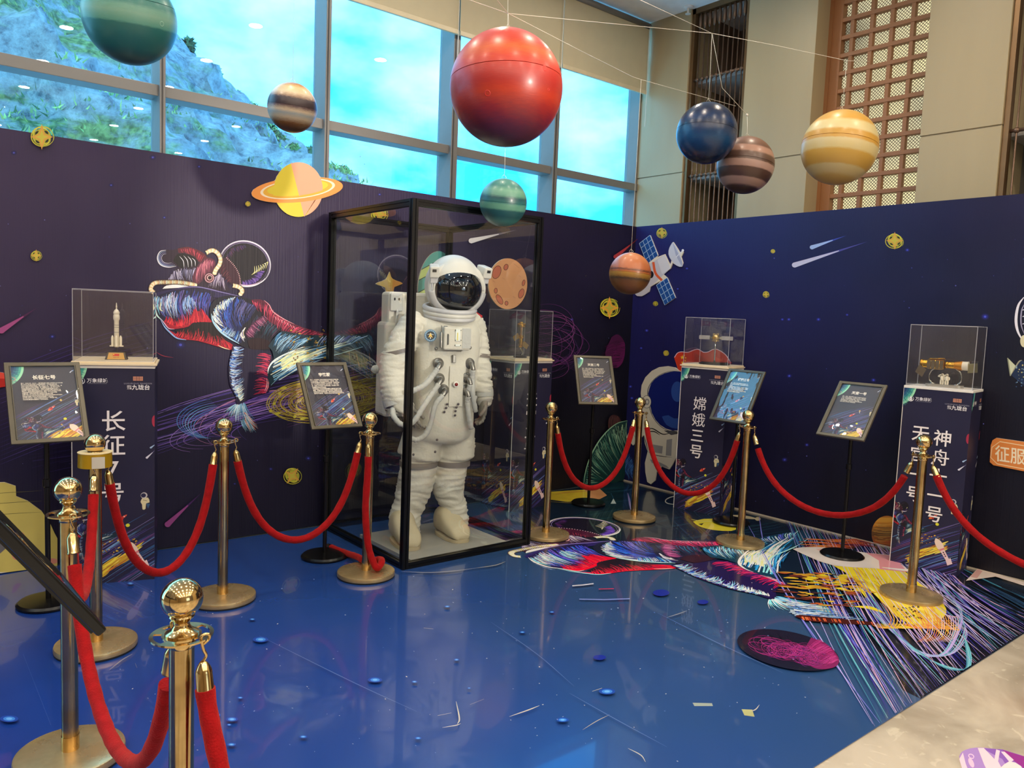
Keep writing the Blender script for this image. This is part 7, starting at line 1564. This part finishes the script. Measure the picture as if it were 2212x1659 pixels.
globe(1526.5, 288, 129, .36, C_(0, '#0f1c36', .2, '#133a66', .32, '#1a4c7c', .45, '#173a66', .55, '#152a4c', .62, '#1d3a66', .8, '#1c2440', 1, '#1a2440'), 'dark blue glossy globe in front of the rod screen', (3, 4), HUBB, ((4, -28, .010),), .06, .16, .26)
globe(1610, 357, 121, .35, C_(0, '#2e1e1e', .08, '#3c2828', .11, '#a08074', .20, '#a8887c', .22, '#503830', .36, '#583e36', .38, '#b89488', .48, '#b8968a', .50, '#5c4238', .62, '#6a4e42', .65, '#b48a78', .74, '#b48a78', .77, '#70503f', .90, '#8a6450', 1, '#9a745e'), 'brown and mauve striped globe partly hidden by the dark blue globe', (6, 4), (1614, 248, 4.85), (), .06, .02)
globe(1813, 319, 157, .44, C_(0, '#c8a45c', .06, '#d0ac60', .09, '#d8c084', .17, '#d8c48c', .19, '#d0a44c', .34, '#d8ac50', .37, '#e4cf92', .48, '#e4d098', .50, '#dca848', .60, '#dca848', .63, '#ecd9a0', .74, '#e8d498', .78, '#e0aa48', .92, '#e4b254', 1, '#ecd094'), 'pale yellow striped globe in front of the timber lattice', (6, 5), HUBY, (), .07, .025)
globe(1361, 591, 90, .265, C_(0, '#5a3418', .2, '#7a4c20', .3, '#6a4420', .36, '#3c2c22', .40, '#8a6428', .48, '#a87c30', .52, '#b0602c', .56, '#5c3022', .60, '#b8663a', .75, '#c07044', 1, '#d88a54'), 'small orange and brown globe hanging low in the booth corner', (4, 2), HUBO, (), .0, .09)
# white tag on the brown globe's line
p = at_depth(1614, 248, 4.85); bm = bmesh.new(); sphere(bm, (0, 0, 0), (.010, .006, .007), 14, 10); o = obj('line_tag', bm, whitem, None, True); o.location = p; tag(o, 'tiny white tag knotted on the string above the brown globe', 'tag')
# lines strung across the hall
def strung(pts, label, sag=.0):
    P = [at_depth(*q) for q in pts]; o = obj('strung_line', tube(P, .0013, 6), stringm, None, True); tag(o, label, 'line', 'clear lines strung across the hall')
strung([(1098, 29, 3.40), (1209, 40, 3.72), HUBB, (1680, 99, 4.65), HUBY, (1877, 133, 5.6)], 'clear line strung from the red globe past the blue globe to the lattice')
strung([(1383, 0, 3.4), (1330, -25, 3.2)][::-1]+[HUBB], 'clear line rising from the blue globe to the ceiling'); strung([(900, -34, 3.0), (1000, -5, 3.2), HUB], 'clear line running left from the red globe string'); strung([(1060, -30, 3.2), (1075, 2, 3.3), HUB], 'clear line running steeply up from the red globe string')
strung([HUB, (1255, 110, 4.3), (1367, 166, 5.0), HUBO, (1589, 229, 5.4)], 'clear line strung from the red globe past the blind to the dark blue globe'); strung([(1614, 248, 4.85), (1560, 190, 4.8), (1538, 72, 4.62)], 'clear line holding the brown globe below the blue globe line'); strung([(1091, 330, 4.62), (1095, 180, 4.6), (1098, -60, 4.6)], 'clear vertical line holding the small teal globe')
# tape scraps on the floor sheet
for pts, col, lab in (([(1602, 1532), (1625, 1533), (1630, 1548), (1608, 1545)], (176, 176, 120), 'square yellowish tape scrap on the blue floor near the bottom right'), ([(1496, 1518), (1538, 1519), (1540, 1525), (1500, 1525)], (150, 160, 150), 'narrow clear tape scrap on the blue floor beside the yellowish one')):
    bm = bmesh.new(); P = [G(x, y, .0046) for x, y in pts]; lo = [bm.verts.new((p.x, p.y, .0042)) for p in P]; hi = [bm.verts.new(p) for p in P]; bm.faces.new(hi); bm.faces.new(lo[::-1]); bridge(bm, lo, hi); bmesh.ops.recalc_face_normals(bm, faces=bm.faces)
    tag(obj('tape_scrap', bm, mat('tape_%d' % col[2], col, .4)), lab, 'tape')
